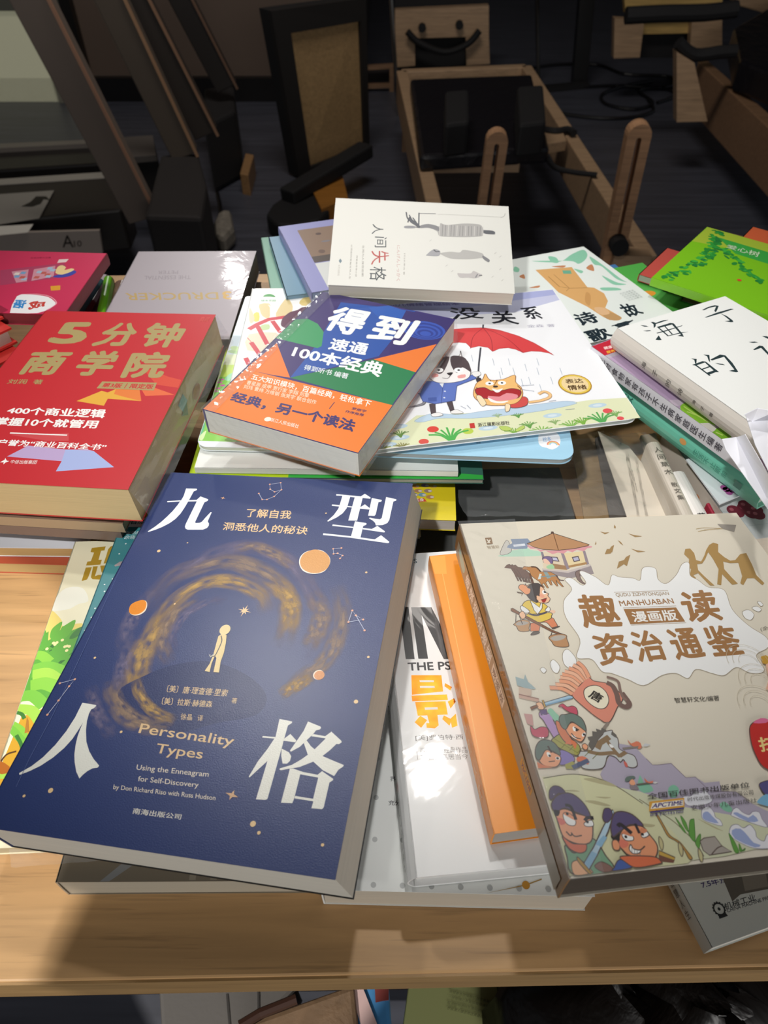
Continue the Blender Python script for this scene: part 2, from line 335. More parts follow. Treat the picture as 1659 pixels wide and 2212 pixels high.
bk.P(I, [(.218,.6932),(.2796,.6485),(.3572,.6161),(.457,.5989),(.5503,.609),(.6363,.6356),(.6881,.6725),(.6698,.7134),(.5637,.7391),(.4434,.7701),(.2883,.744)], '#1b2b5c', 5)
for pts, wd, m in (([(.1941,.6788),(.233,.7148),(.2972,.7446),(.3642,.7575),(.4352,.7543)], 7, sw), ([(.2513,.6516),(.2821,.6889),(.3345,.7203),(.389,.7373),(.438,.7464)], 7, sw2)): bk.S(I, pts, wd, m)
nb = lambda p, col, s=0: bk.P(TC, p, col, s)
W1 = '#eef2f2'
# character 1
TC = 'title_character#1'
nb([(.1001,.0622),(.1438,.0612),(.1482,.0636),(.1472,.0677),(.138,.0726),(.1366,.1049),(.1362,.1127),(.1339,.1358),(.1299,.1589),(.1205,.1792),(.1053,.1961),(.085,.2107),(.0631,.2223),(.0399,.2316),(.0359,.2296),(.0546,.2114),(.0701,.1921),(.0817,.1728),(.0925,.1513),(.1003,.1278),(.1024,.1144),(.1046,.1096),(.106,.0921)], W1)
nb([(.0499,.1177),(.0507,.1147),(.1044,.1092),(.1014,.1145),(.0531,.1197)], W1); nb([(.1368,.1068),(.1671,.1045),(.1759,.0903),(.2108,.0992),(.2148,.1022),(.2126,.107),(.2036,.1129),(.204,.1868),(.208,.1899),(.2234,.1883),(.2301,.1835),(.2355,.1703),(.2471,.1467),(.2516,.1484),(.2523,.1814),(.2613,.1892),(.2643,.1973),(.2609,.2056),(.2478,.2121),(.1892,.2153),(.1785,.2119),(.1725,.205),(.1706,.1959),(.1705,.1102),(.1362,.1127)], W1)
# character 2
TC = 'title_character#2'
nb([(.7139,.0552),(.8114,.059),(.8244,.0483),(.85,.0614),(.8509,.0649),(.848,.0663),(.8202,.065),(.8215,.1488),(.7884,.1498),(.7889,.0644),(.7711,.0631),(.7707,.0959),(.7695,.1063),(.76,.1254),(.7432,.1405),(.7144,.1577),(.71,.156),(.7281,.1332),(.7382,.11),(.7395,.0891),(.7397,.0604),(.7157,.0609)], W1)
nb([(.7093,.0948),(.7404,.0958),(.7399,.1012),(.7103,.1002)], W1); nb([(.7712,.0975),(.7891,.0983),(.7894,.1024),(.7691,.1014)], W1)
nb([(.8197,.1),(.8349,.088),(.8576,.1014),(.8551,.1065),(.82,.1046)], W1); nb([(.8552,.0632),(.8937,.0683),(.896,.0718),(.8934,.0761),(.8846,.0776),(.885,.1229),(.8818,.1283),(.8577,.1288)], W1)
nb([(.9087,.0566),(.9497,.0634),(.9506,.0676),(.9402,.0727),(.94,.1401),(.9352,.1512),(.9205,.1589),(.8952,.1615),(.8899,.1527),(.8797,.1453),(.8632,.1382),(.8656,.1352),(.8885,.1384),(.9054,.1391),(.9103,.1337)], W1)
nb([(.8141,.1512),(.856,.1549),(.8604,.1578),(.8579,.1619),(.8492,.1663),(.8499,.2058),(.8143,.2052)], W1); nb([(.7342,.1666),(.8134,.171),(.8136,.1749),(.7349,.1722)], W1)
nb([(.8498,.173),(.8834,.1746),(.9012,.1629),(.9333,.18),(.9326,.1839),(.9285,.1842),(.8502,.1776)], W1); nb([(.7091,.1991),(.8121,.2034),(.9029,.2093),(.9223,.1941),(.9568,.2142),(.9567,.2183),(.9509,.2194),(.8137,.209),(.7103,.2052)], W1)
# character 3
TC = 'title_character#3'
nb([(.1194,.728),(.1651,.7297),(.1687,.7314),(.1654,.7369),(.1581,.7411),(.1578,.7513),(.1628,.7677),(.1733,.7871),(.192,.8116),(.2142,.8304),(.2385,.845),(.2641,.8567),(.2619,.8612),(.2481,.8638),(.2369,.8702),(.2283,.879),(.2235,.8868),(.2052,.8747),(.1867,.8565),(.1745,.8409),(.1647,.8225),(.1573,.8034),(.154,.7862),(.1528,.7717),(.1496,.7903),(.1452,.8094),(.1337,.8305),(.1144,.8526),(.0899,.8718),(.065,.8853),(.0412,.8951),(.0371,.8917),(.0635,.8746),(.0836,.8546),(.1017,.8265),(.1142,.7945),(.12,.7621)], '#e6e6dc')
# character 4
TC = 'title_character#4'
W4 = '#e6e5da'
nb([(.7454,.7159),(.7846,.7184),(.7852,.7217),(.7755,.7281),(.7752,.7616),(.7757,.773),(.7752,.8785),(.7705,.8809),(.7442,.8822),(.7454,.806),(.7289,.8227),(.7084,.843),(.7059,.8408),(.719,.8085),(.7356,.782),(.7487,.7551)], W4)
nb([(.711,.7565),(.7488,.7554),(.7472,.7589),(.7102,.7595)], W4); nb([(.7753,.7566),(.7895,.7454),(.812,.7578),(.81,.7616),(.7751,.7613)], W4); nb([(.776,.7779),(.7995,.7836),(.8092,.7912),(.8089,.8008),(.8024,.8069),(.7901,.8077),(.7802,.7922)], W4)
nb([(.8312,.7147),(.8709,.7225),(.8742,.7252),(.8711,.7291),(.861,.7317),(.8551,.7406),(.8404,.7555),(.826,.7702),(.8047,.7818),(.8011,.78),(.8147,.7555),(.8255,.7358)], W4)
nb([(.856,.7402),(.8915,.7419),(.9063,.7309),(.9398,.7473),(.9423,.7506),(.9363,.7551),(.9286,.7553),(.9137,.7699),(.897,.7831),(.8725,.7975),(.8405,.8104),(.8154,.8156),(.7905,.8212),(.7852,.8199),(.7871,.8174),(.8166,.8084),(.839,.7955),(.8552,.7838),(.8697,.7721),(.8942,.7467),(.8935,.7464),(.8517,.7452)], W4)
nb([(.835,.7612),(.8413,.755),(.8579,.7661),(.8967,.7831),(.9296,.7899),(.9619,.796),(.9607,.7995),(.9499,.8065),(.9417,.8198),(.9078,.8114),(.8751,.7966),(.8541,.7832)], W4)
nb([(.8146,.816),(.8247,.8148),(.8474,.8244),(.8472,.8728),(.8454,.8806),(.8147,.8823)], W4); nb([(.8225,.8149),(.8533,.8194),(.8955,.8213),(.9055,.8132),(.9405,.8252),(.9413,.8278),(.9328,.8333),(.9321,.8804),(.9288,.8844),(.8997,.8851),(.9009,.8725),(.8962,.872),(.8484,.8712),(.8481,.8666),(.8987,.8676),(.8991,.8265),(.8474,.8244)], W4)
G = '#ecc998'
bk.T(Sm_, '了解自我', [(.3855,.1263),(.5643,.1256),(.5683,.1562),(.3922,.1586)], G, .014); bk.T(Sm_, '洞悉他人的秘诀', [(.3169,.1807),(.6498,.1791),(.6492,.2085),(.3238,.2091)], G, .014)
G2 = '#d9bd92'
bk.T(Sm_, '〔美〕唐·理查德·里索', [(.3665,.6656),(.5628,.6616),(.5637,.6791),(.3712,.6831)], G2, .006); bk.T(Sm_, '著', [(.5823,.6798),(.599,.6796),(.6019,.6922),(.5846,.6925)], G2)
bk.T(Sm_, '〔美〕拉斯·赫德森', [(.3664,.6956),(.5274,.6917),(.5301,.7075),(.3717,.7126)], G2, .006); bk.T(Sm_, '徐晶', [(.4434,.7271),(.4795,.7263),(.4841,.7406),(.4483,.7414)], G2); bk.T(Sm_, '译', [(.4972,.727),(.5144,.7267),(.5183,.7399),(.5012,.7402)], G2)
bk.T(Sm_, 'Personality', [(.3342,.7589),(.6318,.7636),(.6336,.7914),(.3385,.7872)], '#dcbc8e', .008); bk.T(Sm_, 'Types', [(.4094,.7973),(.5524,.7982),(.5577,.8246),(.4121,.8235)], '#dcbc8e', .008)
bk.T(Sm_, 'Using the Enneagram', [(.3743,.845),(.5902,.8415),(.5936,.855),(.3787,.8588)], '#ddd3c4', .006); bk.T(Sm_, 'for Self-Discovery', [(.3921,.8669),(.5714,.8643),(.5755,.8775),(.3976,.8803)], '#ddd3c4', .006)
bk.T(Sm_, 'by Don Richard Riso with Russ Hudson', [(.3315,.8897),(.6312,.885),(.6345,.897),(.3362,.9011)], '#ddd3c4', .006); bk.T(Sm_, '南海出版公司', [(.4156,.9278),(.5557,.9274),(.5573,.9374),(.4178,.9389)], '#e3dfd6', .01)
def spl(bk, part, c1, rx, ry, col, n=14, ang=0):
    pass
I = 'printed_planet#1'
bk.P(I, [(.7185,.2562),(.7561,.2759),(.7651,.2999),(.7513,.3248),(.7169,.3335),(.6806,.3274),(.6573,.3064),(.6527,.282),(.6717,.2627)], '#f0e6da', 5); bk.P(I, [(.7044,.2557),(.7426,.2661),(.7628,.2884),(.761,.3129),(.7356,.3288),(.7019,.3297),(.6726,.3183),(.6568,.2973),(.6598,.2747),(.6782,.2611)], '#d89a55', 5)
I = 'printed_planet#2'
bk.P(I, [(.1597,.4509),(.175,.4635),(.1781,.4813),(.1646,.4933),(.1439,.4958),(.1252,.4882),(.122,.4699),(.1349,.4565)], '#f0e0cc', 5); bk.P(I, [(.1536,.4501),(.1697,.4593),(.1742,.4771),(.1613,.4902),(.1406,.4938),(.1218,.4862),(.1163,.4674),(.1325,.4549)], '#e58a17', 5)
I = 'printed_planet#3'
bk.C(I, [(.8271,.6062)][0], 2.9, '#f0dcc4'); bk.C(I, [(.8297,.6069)][0], 2.7, '#d08a4e')
I = 'star_pattern'
for p, r in zip([(.1189,.2944),(.2131,.2608),(.6971,.1286),(.9002,.3174),(.9678,.5511),(.2705,.4538)] + [(.9587,.6599),(.1568,.9169),(.0876,.9338),(.2844,.7825),(.7554,.927),(.7777,.9411),(.9505,.9465)] + [(.0857,.6179)], (1.1, .5, .6, .7, .7, .6, 1.1, 1.2, .7, .7, 1.3, .8, .7, .7)): bk.C(I, p, r, '#e8c795')
def star(p, r, col, n=8):
    x, y = p; q = []
    for k in range(2 * n): t = math.pi * k / n + .2; rr = r * (1 if k % 4 == 0 else .7) if k % 2 == 0 else r * .28; q.append((x + rr * math.cos(t) / 1000 / bk.W, y + rr * math.sin(t) / 1000 / bk.H))
    bk.P(I, q, col)
star([(.5217,.457)][0], 4.2, '#e9c79a'); star([(.2709,.0927)][0], 1.9, '#e9b489', 4); star([(.6751,.8803)][0], 3.4, '#cfa780', 4)
for pts in ([(.4074,.0682),(.4308,.0907),(.4496,.0897),(.4735,.0768),(.4922,.0498),(.4784,.0224),(.437,.0305),(.4464,.0498),(.468,.0592),(.4922,.0498)], [(.7911,.2456),(.7625,.2498),(.769,.2664),(.7827,.2637),(.8025,.27),(.7964,.2796)], [(.8798,.4648),(.926,.4548),(.8988,.445),(.8837,.4321),(.8798,.4648)], [(.8988,.445),(.938,.4836)], [(.0145,.6892),(.0568,.6757),(.0502,.6938),(.0402,.7294),(.0289,.764)]):
    bk.L(I, pts, .35, '#b9c0d8')
    for p in pts: bk.C(I, p, .62, '#e2a98c')
# walking figure
I = 'printed_figure'
bk.C(I, [(.4805,.5141)][0], 3.0, '#e6cf98', 3.4)
bk.P(I, [(.473,.5271),(.4927,.5273),(.5001,.5484),(.5055,.5731),(.5059,.5978),(.5137,.6242),(.4951,.6246),(.4878,.5893),(.4801,.5839),(.4789,.6046),(.483,.6255),(.4659,.6239),(.4728,.6051),(.4733,.5805),(.4688,.5506),(.4666,.5328)], '#e3cb92'); bk.L(I, [(.4747,.5306),(.484,.5444),(.4835,.5673),(.4787,.585),(.4628,.5852)], .5, '#3a3a4a', 1); bk.L(I, [(.4614,.5823),(.4667,.5879),(.4759,.5793)], .7, '#b9b9b0')
I = 'cover_illustration'
bk.L('crease', [(-.0008,.2938),(.0202,.4714),(.033,.5941),(.0467,.7599),(.0459,.8622),(.0508,.9193)], .22, '#5f6fa0'); bk.labels['crease'] = 'pale fold line beside the spine'
bk.flush()
# teal paperback and picture book below it
bk = Book('paperback_book', 'teal paperback with snowflakes and a yellow corner label, under the navy book', (-.1097,.247,.79,.0001,-.0004,-.0222,.149,.1978), .009, '#3f8b93', '#cfcabc', 'gloss')
bk.P('cover_label', [(.0342,-.0002),(.1402,-.0019),(.1522,.0348),(.0335,.0368)], '#eeb02e'); bk.P('cover_label', [(.034,.0383),(.1527,.0364),(.1673,.0808),(.0364,.083)], WT)
bk.T('lettering', '一场不', [(.0458,.0061),(.1191,.0049),(.1207,.0258),(.047,.027)], '#6b4a12'); bk.T('lettering', '自然', [(.0445,.0461),(.1026,.0451),(.106,.0686),(.0468,.0696)], '#1d4a55', .02); bk.T('lettering', '张劲硕', [(.0381,.1022),(.1096,.101),(.1116,.1177),(.039,.1189)], '#dfeaea'); bk.T('lettering', '余晓春', [(.0401,.1219),(.1126,.1207),(.1136,.1388),(.0407,.14)], '#dfeaea')
for p in [(.0558,.1606),(.0431,.2061),(.0549,.3135),(.0285,.3368),(.026,.4316),(.0431,.1362),(.0394,.3645),(.0253,.4665),(.0185,.5152)]: bk.C('cover_illustration', p, .55, '#dfeeee')
bk.P('cover_illustration', [(.04,.2559),(.0595,.2401),(.0767,.2377),(.076,.2553),(.0457,.2614)], '#a9a0a4')
bk.flush()
bk = Book('picture_book', 'cream picture book with golden characters and green jungle leaves, at the left table edge', (-.1359,.2277,.78,0,-.0002,.0446,.1493,.2039), .009, '#f2ebcb', '#c9b894', 'gloss')
gd = '#b8932c'
for p in ([(.0877,.0312),(.1498,.026),(.1493,.044),(.1346,.0452),(.135,.0854),(.1504,.0849),(.1505,.1064),(.0866,.1081),(.0875,.0911),(.1025,.0897),(.1046,.0523),(.0877,.0495)],
          [(.1713,.0284),(.1892,.0207),(.18,.1011),(.1633,.1021),(.1652,.0688),(.1646,.0396)], [(.0885,.1169),(.1153,.1159),(.1134,.1578),(.1104,.1683),(.089,.1734)],
          [(.12,.1133),(.1411,.113),(.1417,.1557),(.1545,.15),(.1755,.1501),(.1722,.1704),(.1359,.1677),(.1253,.1597)], [(.151,.1112),(.173,.1103),(.1738,.1445),(.1653,.1381)]): bk.P('title_lettering', p, gd)
bk.labels['title_lettering'] = 'golden characters'
I = 'cover_illustration'
bk.P(I, [(-.0025,.2857),(.0685,.2852),(.1056,.2666),(.1449,.2535),(.1027,.2025),(.0319,.2002),(-.0009,.2401)], '#f6f4e4', 5); bk.P(I, [(-.0044,.3837),(-.0008,.3382),(.0008,.2942),(.0089,.2911),(.0289,.3035),(.0573,.3265),(.074,.3515),(.1131,.342),(.1572,.3461),(.1529,.4046),(.0954,.4592)], '#efd877', 3)
gr = ('#4f9a3c', '#74b83f', '#a3d04b', '#3b7a33', '#5d8f45')
bk.P(I, [(-.0092,.5998),(-.0012,.481),(-.0016,.3598),(.0117,.3709),(.0188,.3658),(.0285,.3992),(.0386,.3943),(.1476,.3539),(.2064,.3853),(.2393,.6079)], '#5ea83c')
bk.P(I, [(.0366,.3929),(.028,.3741),(.032,.3528),(.0619,.3307),(.0636,.3646),(.0678,.3513),(.0756,.3475),(.1135,.3256),(.117,.3529),(.104,.3846),(.0693,.4045)], '#67b23d', 3)
bk.P(I, [(.1138,.3954),(.1236,.3719),(.1503,.3527),(.1529,.3782),(.1371,.3936)], '#3f8038', 3)
for k, p in enumerate(([(.0003,.4409),(.0311,.4291),(.0291,.4316),(.0052,.4385)], [(.0431,.4218),(.0632,.4043),(.06,.4275)], [(.0938,.4866),(.1059,.4721),(.1257,.4702),(.1126,.4822)], [(.13,.4578),(.1517,.4356),(.1493,.4457)], [(.046,.4373),(.0555,.4312),(.0587,.4356),(.0498,.4394)])): bk.P(I, p, '#357032')
for p in [(.0547,.4092),(.0626,.4146),(.0677,.4083),(.1061,.4238),(.1143,.422),(.1237,.4234),(.087,.3998),(.0356,.4292),(.1184,.4376)]: bk.C(I, p, 1.0, '#f2e6a8')
bk.P(I, [(.0091,.795),(.0165,.7317),(.0243,.6507),(.0949,.6282),(.1271,.5989),(.1119,.7625),(.0589,.9072),(.0101,.8975)], '#d9a52f')
for i, (p0, p1, p2, wd) in enumerate(([(-.0124,.4531),(.0222,.4517),(.065,.4757)] + [6], [(.003,.5057),(.0595,.4953),(.1283,.5135)] + [9], [(.0147,.5207),(.0641,.515),(.1211,.5409)] + [8], [(.0197,.5542),(.0677,.5463),(.1182,.5598)] + [8], [(-.0202,.5889),(.0409,.5858),(.0972,.6182)] + [7], [(-.0049,.6249),(.0533,.6318),(.0962,.6629)] + [6], [(-.0022,.6742),(.0427,.6949),(.0706,.7335)] + [5], [(-.0322,.702),(-.0041,.6838),(.0607,.7239)] + [4], [(-.0043,.8166),(.0287,.8133),(.054,.8185)] + [5])):
    bk.L(I, [p0, p1, p2], wd, ('#8bcb46', '#7cc344', '#a7d651')[i % 3], 1)
for p in ([(-.0131,.6346),(.0201,.6407),(.0387,.6561)], [(.0285,.704),(.0586,.7331),(.0762,.7613)]): bk.L(I, p, 2, '#3f7d33', 1)
bk.L(I, [(.0031,.7815),(.0167,.7593),(.0485,.7512)], 1, '#5a3a1c', 1); bk.P(I, [(.0569,.7002),(.0459,.6514),(.0562,.6616),(.0732,.6959)], '#b57a2c'); bk.P(I, [(-.0261,.7939),(.0011,.7769),(.0521,.8009),(.0229,.8131)], '#b3661f', 3)
bk.flush()
film('plastic_wrap', bk.root, [(-bk.W / 2 + .02, -bk.H / 2 - .001, .0095), (bk.W / 2 - .07, -bk.H / 2 - .001, .0095), (bk.W / 2 - .07, -bk.H / 2 - .005, .001), (-bk.W / 2 + .02, -bk.H / 2 - .007, .001)], 26, 5, .0007, 'crumpled clear film at the front edge', 12)
# grey book in torn film
bk = Book('shrink_wrapped_book', 'grey-brown shrink-wrapped book under the front edge of the navy book', (-.0978,.1733,.77,0,.0001,.0064,.1308,.125), .020, '#8a8070', '#b3aa98', 'film')
for i in range(7): bk.P('cover_stripe', [(.2459,.9221),(.2995,.9225),(.2032,1.0012),(.1682,1.001)] if i == 0 else [(.42 + i * .08, .80), (.44 + i * .08, .80), (.45 + i * .08, .995), (.425 + i * .08, .995)], '#a79d8b' if i else '#9a9c9e')
bk.flush()
# white dotted book
bk = Book('paperback_book', 'white paperback with rows of grey dots, lying flat beneath the psychology book', (.0378,.1971,.774,0,0,-.0232,.1328,.1856), .0235, '#eceeea', '#c3b9a8', 'gloss')
for i in range(9):
    for j in range(9):
        u, v = .085 + i * .107, .03 + j * .115
        bk.C('dot_pattern', (u, v + .035), 1.35, '#b4b6b4' if (i, j) != (0, 6) else '#2c2f3a')
bk.L('line_chart', [(.6081,1.0042),(.753,.9762),(.8136,.9606)], .5, '#a9853f'); bk.C('line_chart', [(.753,.9762)][0], 1.9, '#c48a2e')
for t, q in (('界定', [(.2459,.6925),(.2928,.6917),(.295,.7069),(.2477,.7077)]), ('充分发', [(.2408,.7624),(.3173,.7612),(.3208,.7757),(.2425,.7769)]), ('正', [(.2856,.7921),(.3038,.7918),(.3052,.8046),(.2871,.8049)]), ('推', [(.294,.8296),(.3174,.8292),(.3187,.8449),(.2955,.8453)]), ('Brief', [(.2027,.465),(.272,.4591),(.2737,.4779),(.2049,.4838)]), ('间', [(.2953,.7345),(.3063,.7343),(.3077,.7481),(.2967,.7483)])): bk.T('small_lettering', t, q, '#3c4044', .01)
bk.P('title_lettering', [(.2092,.386),(.2325,.3918),(.2192,.4105),(.2378,.4194),(.2383,.4405),(.2073,.4441)], '#9c3a3a')
bk.flush()
# psychology hardcover
bk = Book('hardcover_book', 'glossy white hardcover with huge black letters and copper foil characters', (.0715,.2114,.79,.0052,.0028,.0899,.1312,.1983), .0150, '#f0f1f0', '#d9d8d4', 'film', kind='hard')
K = '#2b2a2b'; T1 = 'title_lettering'; bk.labels = {T1: 'black English letters', 'foil_character': 'copper foil characters'}
for p_ in ([(.0642,.2137),(.1081,.2163),(.1032,.4056),(.0635,.4032)], [(.1208,.2183),(.1646,.2209),(.1631,.4079),(.1202,.4054)], [(.1517,.2201),(.2166,.2239),(.2799,.373),(.279,.4158),(.2332,.4131)]): bk.P(T1, p_, K)
bk.T(T1, 'THE PS', [(.0691,.4153),(.2604,.4224),(.2583,.4512),(.0682,.4429)], K, .025); bk.T(T1, 'RS', [(.1408,.0215),(.1838,.024),(.1822,.0424),(.1393,.04)], '#27505c')
bk.T(T1, 'ERS', [(.0504,.0163),(.1193,.0203),(.1179,.0387),(.0494,.0348)], '#27505c')
fo = ('#c8701c', 'foil')
for q in ([(.0792,.4584),(.2106,.4661),(.2065,.5182),(.0703,.5211)], [(.0684,.5237),(.2205,.5288),(.221,.5461),(.0682,.5414)], [(.0802,.5443),(.2098,.5497),(.21,.5904),(.0834,.5866)], [(.1233,.5869),(.1667,.5884),(.1649,.6202),(.1473,.6283),(.1137,.6243),(.1149,.6106),(.1278,.6114)], [(.0942,.5873),(.1202,.6022),(.091,.623),(.0669,.6053)], [(.1929,.592),(.2244,.6068),(.2095,.6238),(.1846,.6029)], [(.2213,.4925),(.2481,.5068),(.2381,.5173),(.2161,.5022)], [(.219,.5513),(.2486,.5423),(.2533,.5534),(.2265,.573)], [(.2178,.6038),(.2445,.5898),(.2429,.6258),(.2187,.6305)]): bk.P('foil_character', q, fo)
for q in ([(.1114,.4766),(.1741,.4803),(.1736,.4864),(.1118,.4828)], [(.1095,.4949),(.1733,.4986),(.1734,.5052),(.1097,.5015)], [(.117,.5635),(.1723,.5656),(.1722,.573),(.117,.5708)]): bk.P('foil_character', q, '#e6e4e0')
bk.T('small_lettering', '[美]罗伯特·西', [(.0622,.6429),(.258,.6519),(.2564,.6692),(.0612,.6602)], '#6f6a66'); bk.T('small_lettering', '西奥迪尼经典作品', [(.0745,.6796),(.2651,.6878),(.2641,.7052),(.0735,.6959)], '#8c8884'); bk.T('small_lettering', '被世界高居当今', [(.0736,.6988),(.2636,.7071),(.2636,.7233),(.0735,.7141)], '#8c8884'); bk.L('small_lettering', [(.0606,.6787),(.06,.7123)], .3, '#8c8884')
sp = bk.spine(); sp.T('spine_lettering', '力', [(.24, .1), (.24, .8), (.28, .8), (.28, .1)][::-1], '#444', .01) if 0 else None
for i, ch in enumerate('影响力全新升级版'): sp.T('spine_lettering', ch, [(.10 + i * .062, .82), (.10 + i * .062, .22), (.145 + i * .062, .22), (.145 + i * .062, .82)], '#4a4646', .01)
for i, ch in enumerate('四川人民出版社'): sp.T('spine_lettering', ch, [(.80 + i * .026, .7), (.80 + i * .026, .3), (.82 + i * .026, .3), (.82 + i * .026, .7)], '#333', .01)
sp.C('spine_lettering', (.765, .5), 2.2, '#b04040'); sp.flush()
b = MB(); b.world = False; b.box((-bk.W / 2 + .012, -bk.H / 2 + .0034, .0125), (.016, .0012, .0014), mat('#a3262a', 'gloss')); b.build('headband', bk.root, 'red cloth headband')
bk.flush()
# orange paperback
bk = Book('paperback_book', 'plain orange paperback wedged under the beige comic book', (.0937,.2129,.806,.0069,.0039,.1333,.1083,.171), .0145, '#f09526', '#a9a29a', 'gloss')
bk.L('fold_line', [(.0519,.0891),(.0302,.6006),(.0014,.9815)], .35, '#f8b95e'); bk.P('pale_end_strip', [(.0081,.0854),(.0763,.0911),(.0927,.0051),(.001,-.0025)], '#f4a63c')  # paler orange strip at the far end of the cover
sp = bk.spine()
for i, ch in enumerate('吃什么呢人民'): sp.T('spine_lettering', ch, [(.5 + i * .07, .7), (.5 + i * .07, .25), (.54 + i * .07, .25), (.54 + i * .07, .7)], '#f7cf8c')
sp.flush(); bk.flush()
# beige comic history book, front right
bk = Book('comic_book', 'thick shrink-wrapped beige book with cartoon soldiers and brown characters, front right', (.1494,.2014,.836,-.0737,.0783,.1261,.1827,.2056), .0200, '#e2dac8', '#4a4036', 'film', spine_col='#8f6a42', gap=.001)  # dark page colour has the front shade put into it
I, T1, SL = 'cover_illustration', 'title_lettering', 'small_lettering'; bk.labels = {T1: 'brown characters on a white splash', I: 'cartoon carriage, water carrier, soldiers and hills'}
P = lambda p, c, s=0: bk.P(I, p, c, s); OL = '#5a4a44'
def PO(p, c, s=0, w=.35, col=OL): bk.P(I, p, c, s); bk.L(I, p, w, col, s, True)
I = 'printed_carriage'
# carriage, pavilion, shrubs
P([(.0916,.1399),(.1152,.1325),(.1432,.1195),(.1631,.1177),(.1926,.109),(.2059,.1201),(.2364,.1306),(.2312,.1455),(.1451,.1444)], '#b9dcc4', 3); PO([(.1011,.1317),(.1324,.0832),(.1433,.0793),(.1444,.0959),(.1432,.1195),(.1246,.1331)], '#cfcbc2', 3, .25)
P([(.1313,.107),(.1375,.0985),(.1546,.0904),(.1539,.0729),(.2114,.0738),(.2167,.0878),(.1954,.115),(.154,.1157)], '#8e9bb0'); P([(.1552,.0965),(.1949,.0941),(.1945,.1031),(.1548,.1054)], '#dfe3ea')
P([(.2364,.1306),(.3036,.1402),(.3003,.2003),(.2941,.2166),(.2234,.1957)], '#e3d3b8'); P([(.3108,.1406),(.3791,.1356),(.3704,.1874),(.3048,.1949)], '#e9d6aa'); P([(.3012,.1401),(.3108,.1406),(.3073,.2007),(.2936,.2055)], '#9b8d94'); P([(.3767,.1355),(.3857,.1345),(.3775,.1878),(.3669,.19)], '#9b8d94'); P([(.2364,.1306),(.2435,.131),(.2405,.1742),(.2311,.1736)], '#8e8590')
P([(.2583,.178),(.2975,.1888),(.2971,.2057),(.2559,.1976)], '#a98563'); P([(.3069,.1894),(.3714,.1789),(.3704,.1874),(.306,.1978)], '#b58f62')
P([(.2596,.1509),(.284,.1537),(.2843,.1724),(.2618,.1683)], '#5f5058'); P([(.2614,.1539),(.2806,.1564),(.2809,.1688),(.2644,.1656)], '#c7c6dc'); P([(.3309,.157),(.3548,.1534),(.3532,.1727),(.3306,.1765)], '#5f5058'); P([(.3339,.16),(.3512,.1575),(.3506,.1702),(.334,.1727)], '#bdbcd2')
P([(.2187,.1955),(.2956,.2125),(.3013,.2101),(.3811,.1909),(.3779,.2249),(.2956,.2373),(.2177,.2121)], '#a19697'); P([(.2189,.1949),(.2972,.2085),(.3811,.188),(.3794,.195),(.2964,.2167),(.2191,.2011)], '#cfc3bd')
P([(.2007,.099),(.2394,.1219),(.3007,.1283),(.4049,.1147),(.4122,.1226),(.3959,.1247),(.3788,.1362),(.3596,.1286),(.3412,.1379),(.3266,.1312),(.3102,.1421),(.2927,.1367),(.2715,.1414),(.2527,.1256),(.2364,.1306),(.2265,.1168),(.2074,.1157)], '#e0a0a6', 2)
PO([(.2024,.0954),(.3019,.0571),(.311,.0597),(.4097,.1104),(.4037,.1146),(.3541,.1238),(.2985,.1276),(.2492,.1219),(.2213,.1105)], '#bf916a', 0, .5); bk.L(I, [(.3056,.0573),(.2976,.1266)], .5, '#7d563c'); P([(.301,.0492),(.3084,.0496),(.3087,.059),(.2964,.0583)], '#5f4a42')
PO([(.2356,.1538),(.2518,.149),(.2652,.1555),(.2611,.1754),(.2512,.1776),(.2454,.1602),(.2326,.1623)], '#7f6d95', 3, .3); P([(.2348,.1601),(.2456,.1596),(.2522,.1749),(.2502,.1804),(.2348,.1767),(.233,.168)], '#f0c8b0', 3); P([(.2356,.188),(.2573,.1808),(.2587,.1978),(.2371,.1971)], '#a8d3a4', 2)
PO([(.3197,.2181),(.331,.2105),(.3392,.211),(.3294,.2298),(.3301,.2516),(.3379,.2615),(.3234,.2566),(.3159,.2399)], '#8d7a74', 3, .3)
I = 'printed_horse_team'
# horses
hb = '#76594c'
for dx in (0, 60, 120): PO([(.0993,.1856),(.1107,.1751),(.1197,.1728),(.1252,.1816),(.1394,.1852),(.1555,.2084),(.1568,.233),(.1559,.2464),(.1488,.2432),(.1508,.2299),(.1451,.2187),(.1397,.2211),(.1383,.2399),(.1349,.2397),(.132,.2234),(.129,.2218),(.1308,.2381),(.1265,.2371),(.1234,.2064),(.1192,.1896)] and [(u + dx / 1659 * .25, v + dx / 1659 * .05) for u, v in [(.0993,.1856),(.1107,.1751),(.1197,.1728),(.1252,.1816),(.1394,.1852),(.1555,.2084),(.1568,.233),(.1559,.2464),(.1488,.2432),(.1508,.2299),(.1451,.2187),(.1397,.2211),(.1383,.2399),(.1349,.2397),(.132,.2234),(.129,.2218),(.1308,.2381),(.1265,.2371),(.1234,.2064),(.1192,.1896)]], hb, 0, .25)
PO([(.153,.1944),(.1634,.1838),(.1788,.1875),(.189,.1853),(.2057,.1919),(.2098,.2074),(.2417,.2107),(.2576,.2255),(.258,.2499),(.263,.2676),(.2585,.2673),(.2489,.2494),(.2472,.2412),(.2458,.2639),(.2413,.2636),(.2348,.2431),(.2312,.2402),(.2291,.2589),(.2244,.2591),(.2211,.2423),(.2124,.2471),(.2141,.2685),(.2094,.2688),(.2046,.2493),(.1983,.2543),(.2025,.2652),(.1987,.2663),(.1928,.2432),(.1827,.2318),(.1749,.2205),(.1743,.2012),(.1659,.1979)], '#c08a5a', 0, .3)
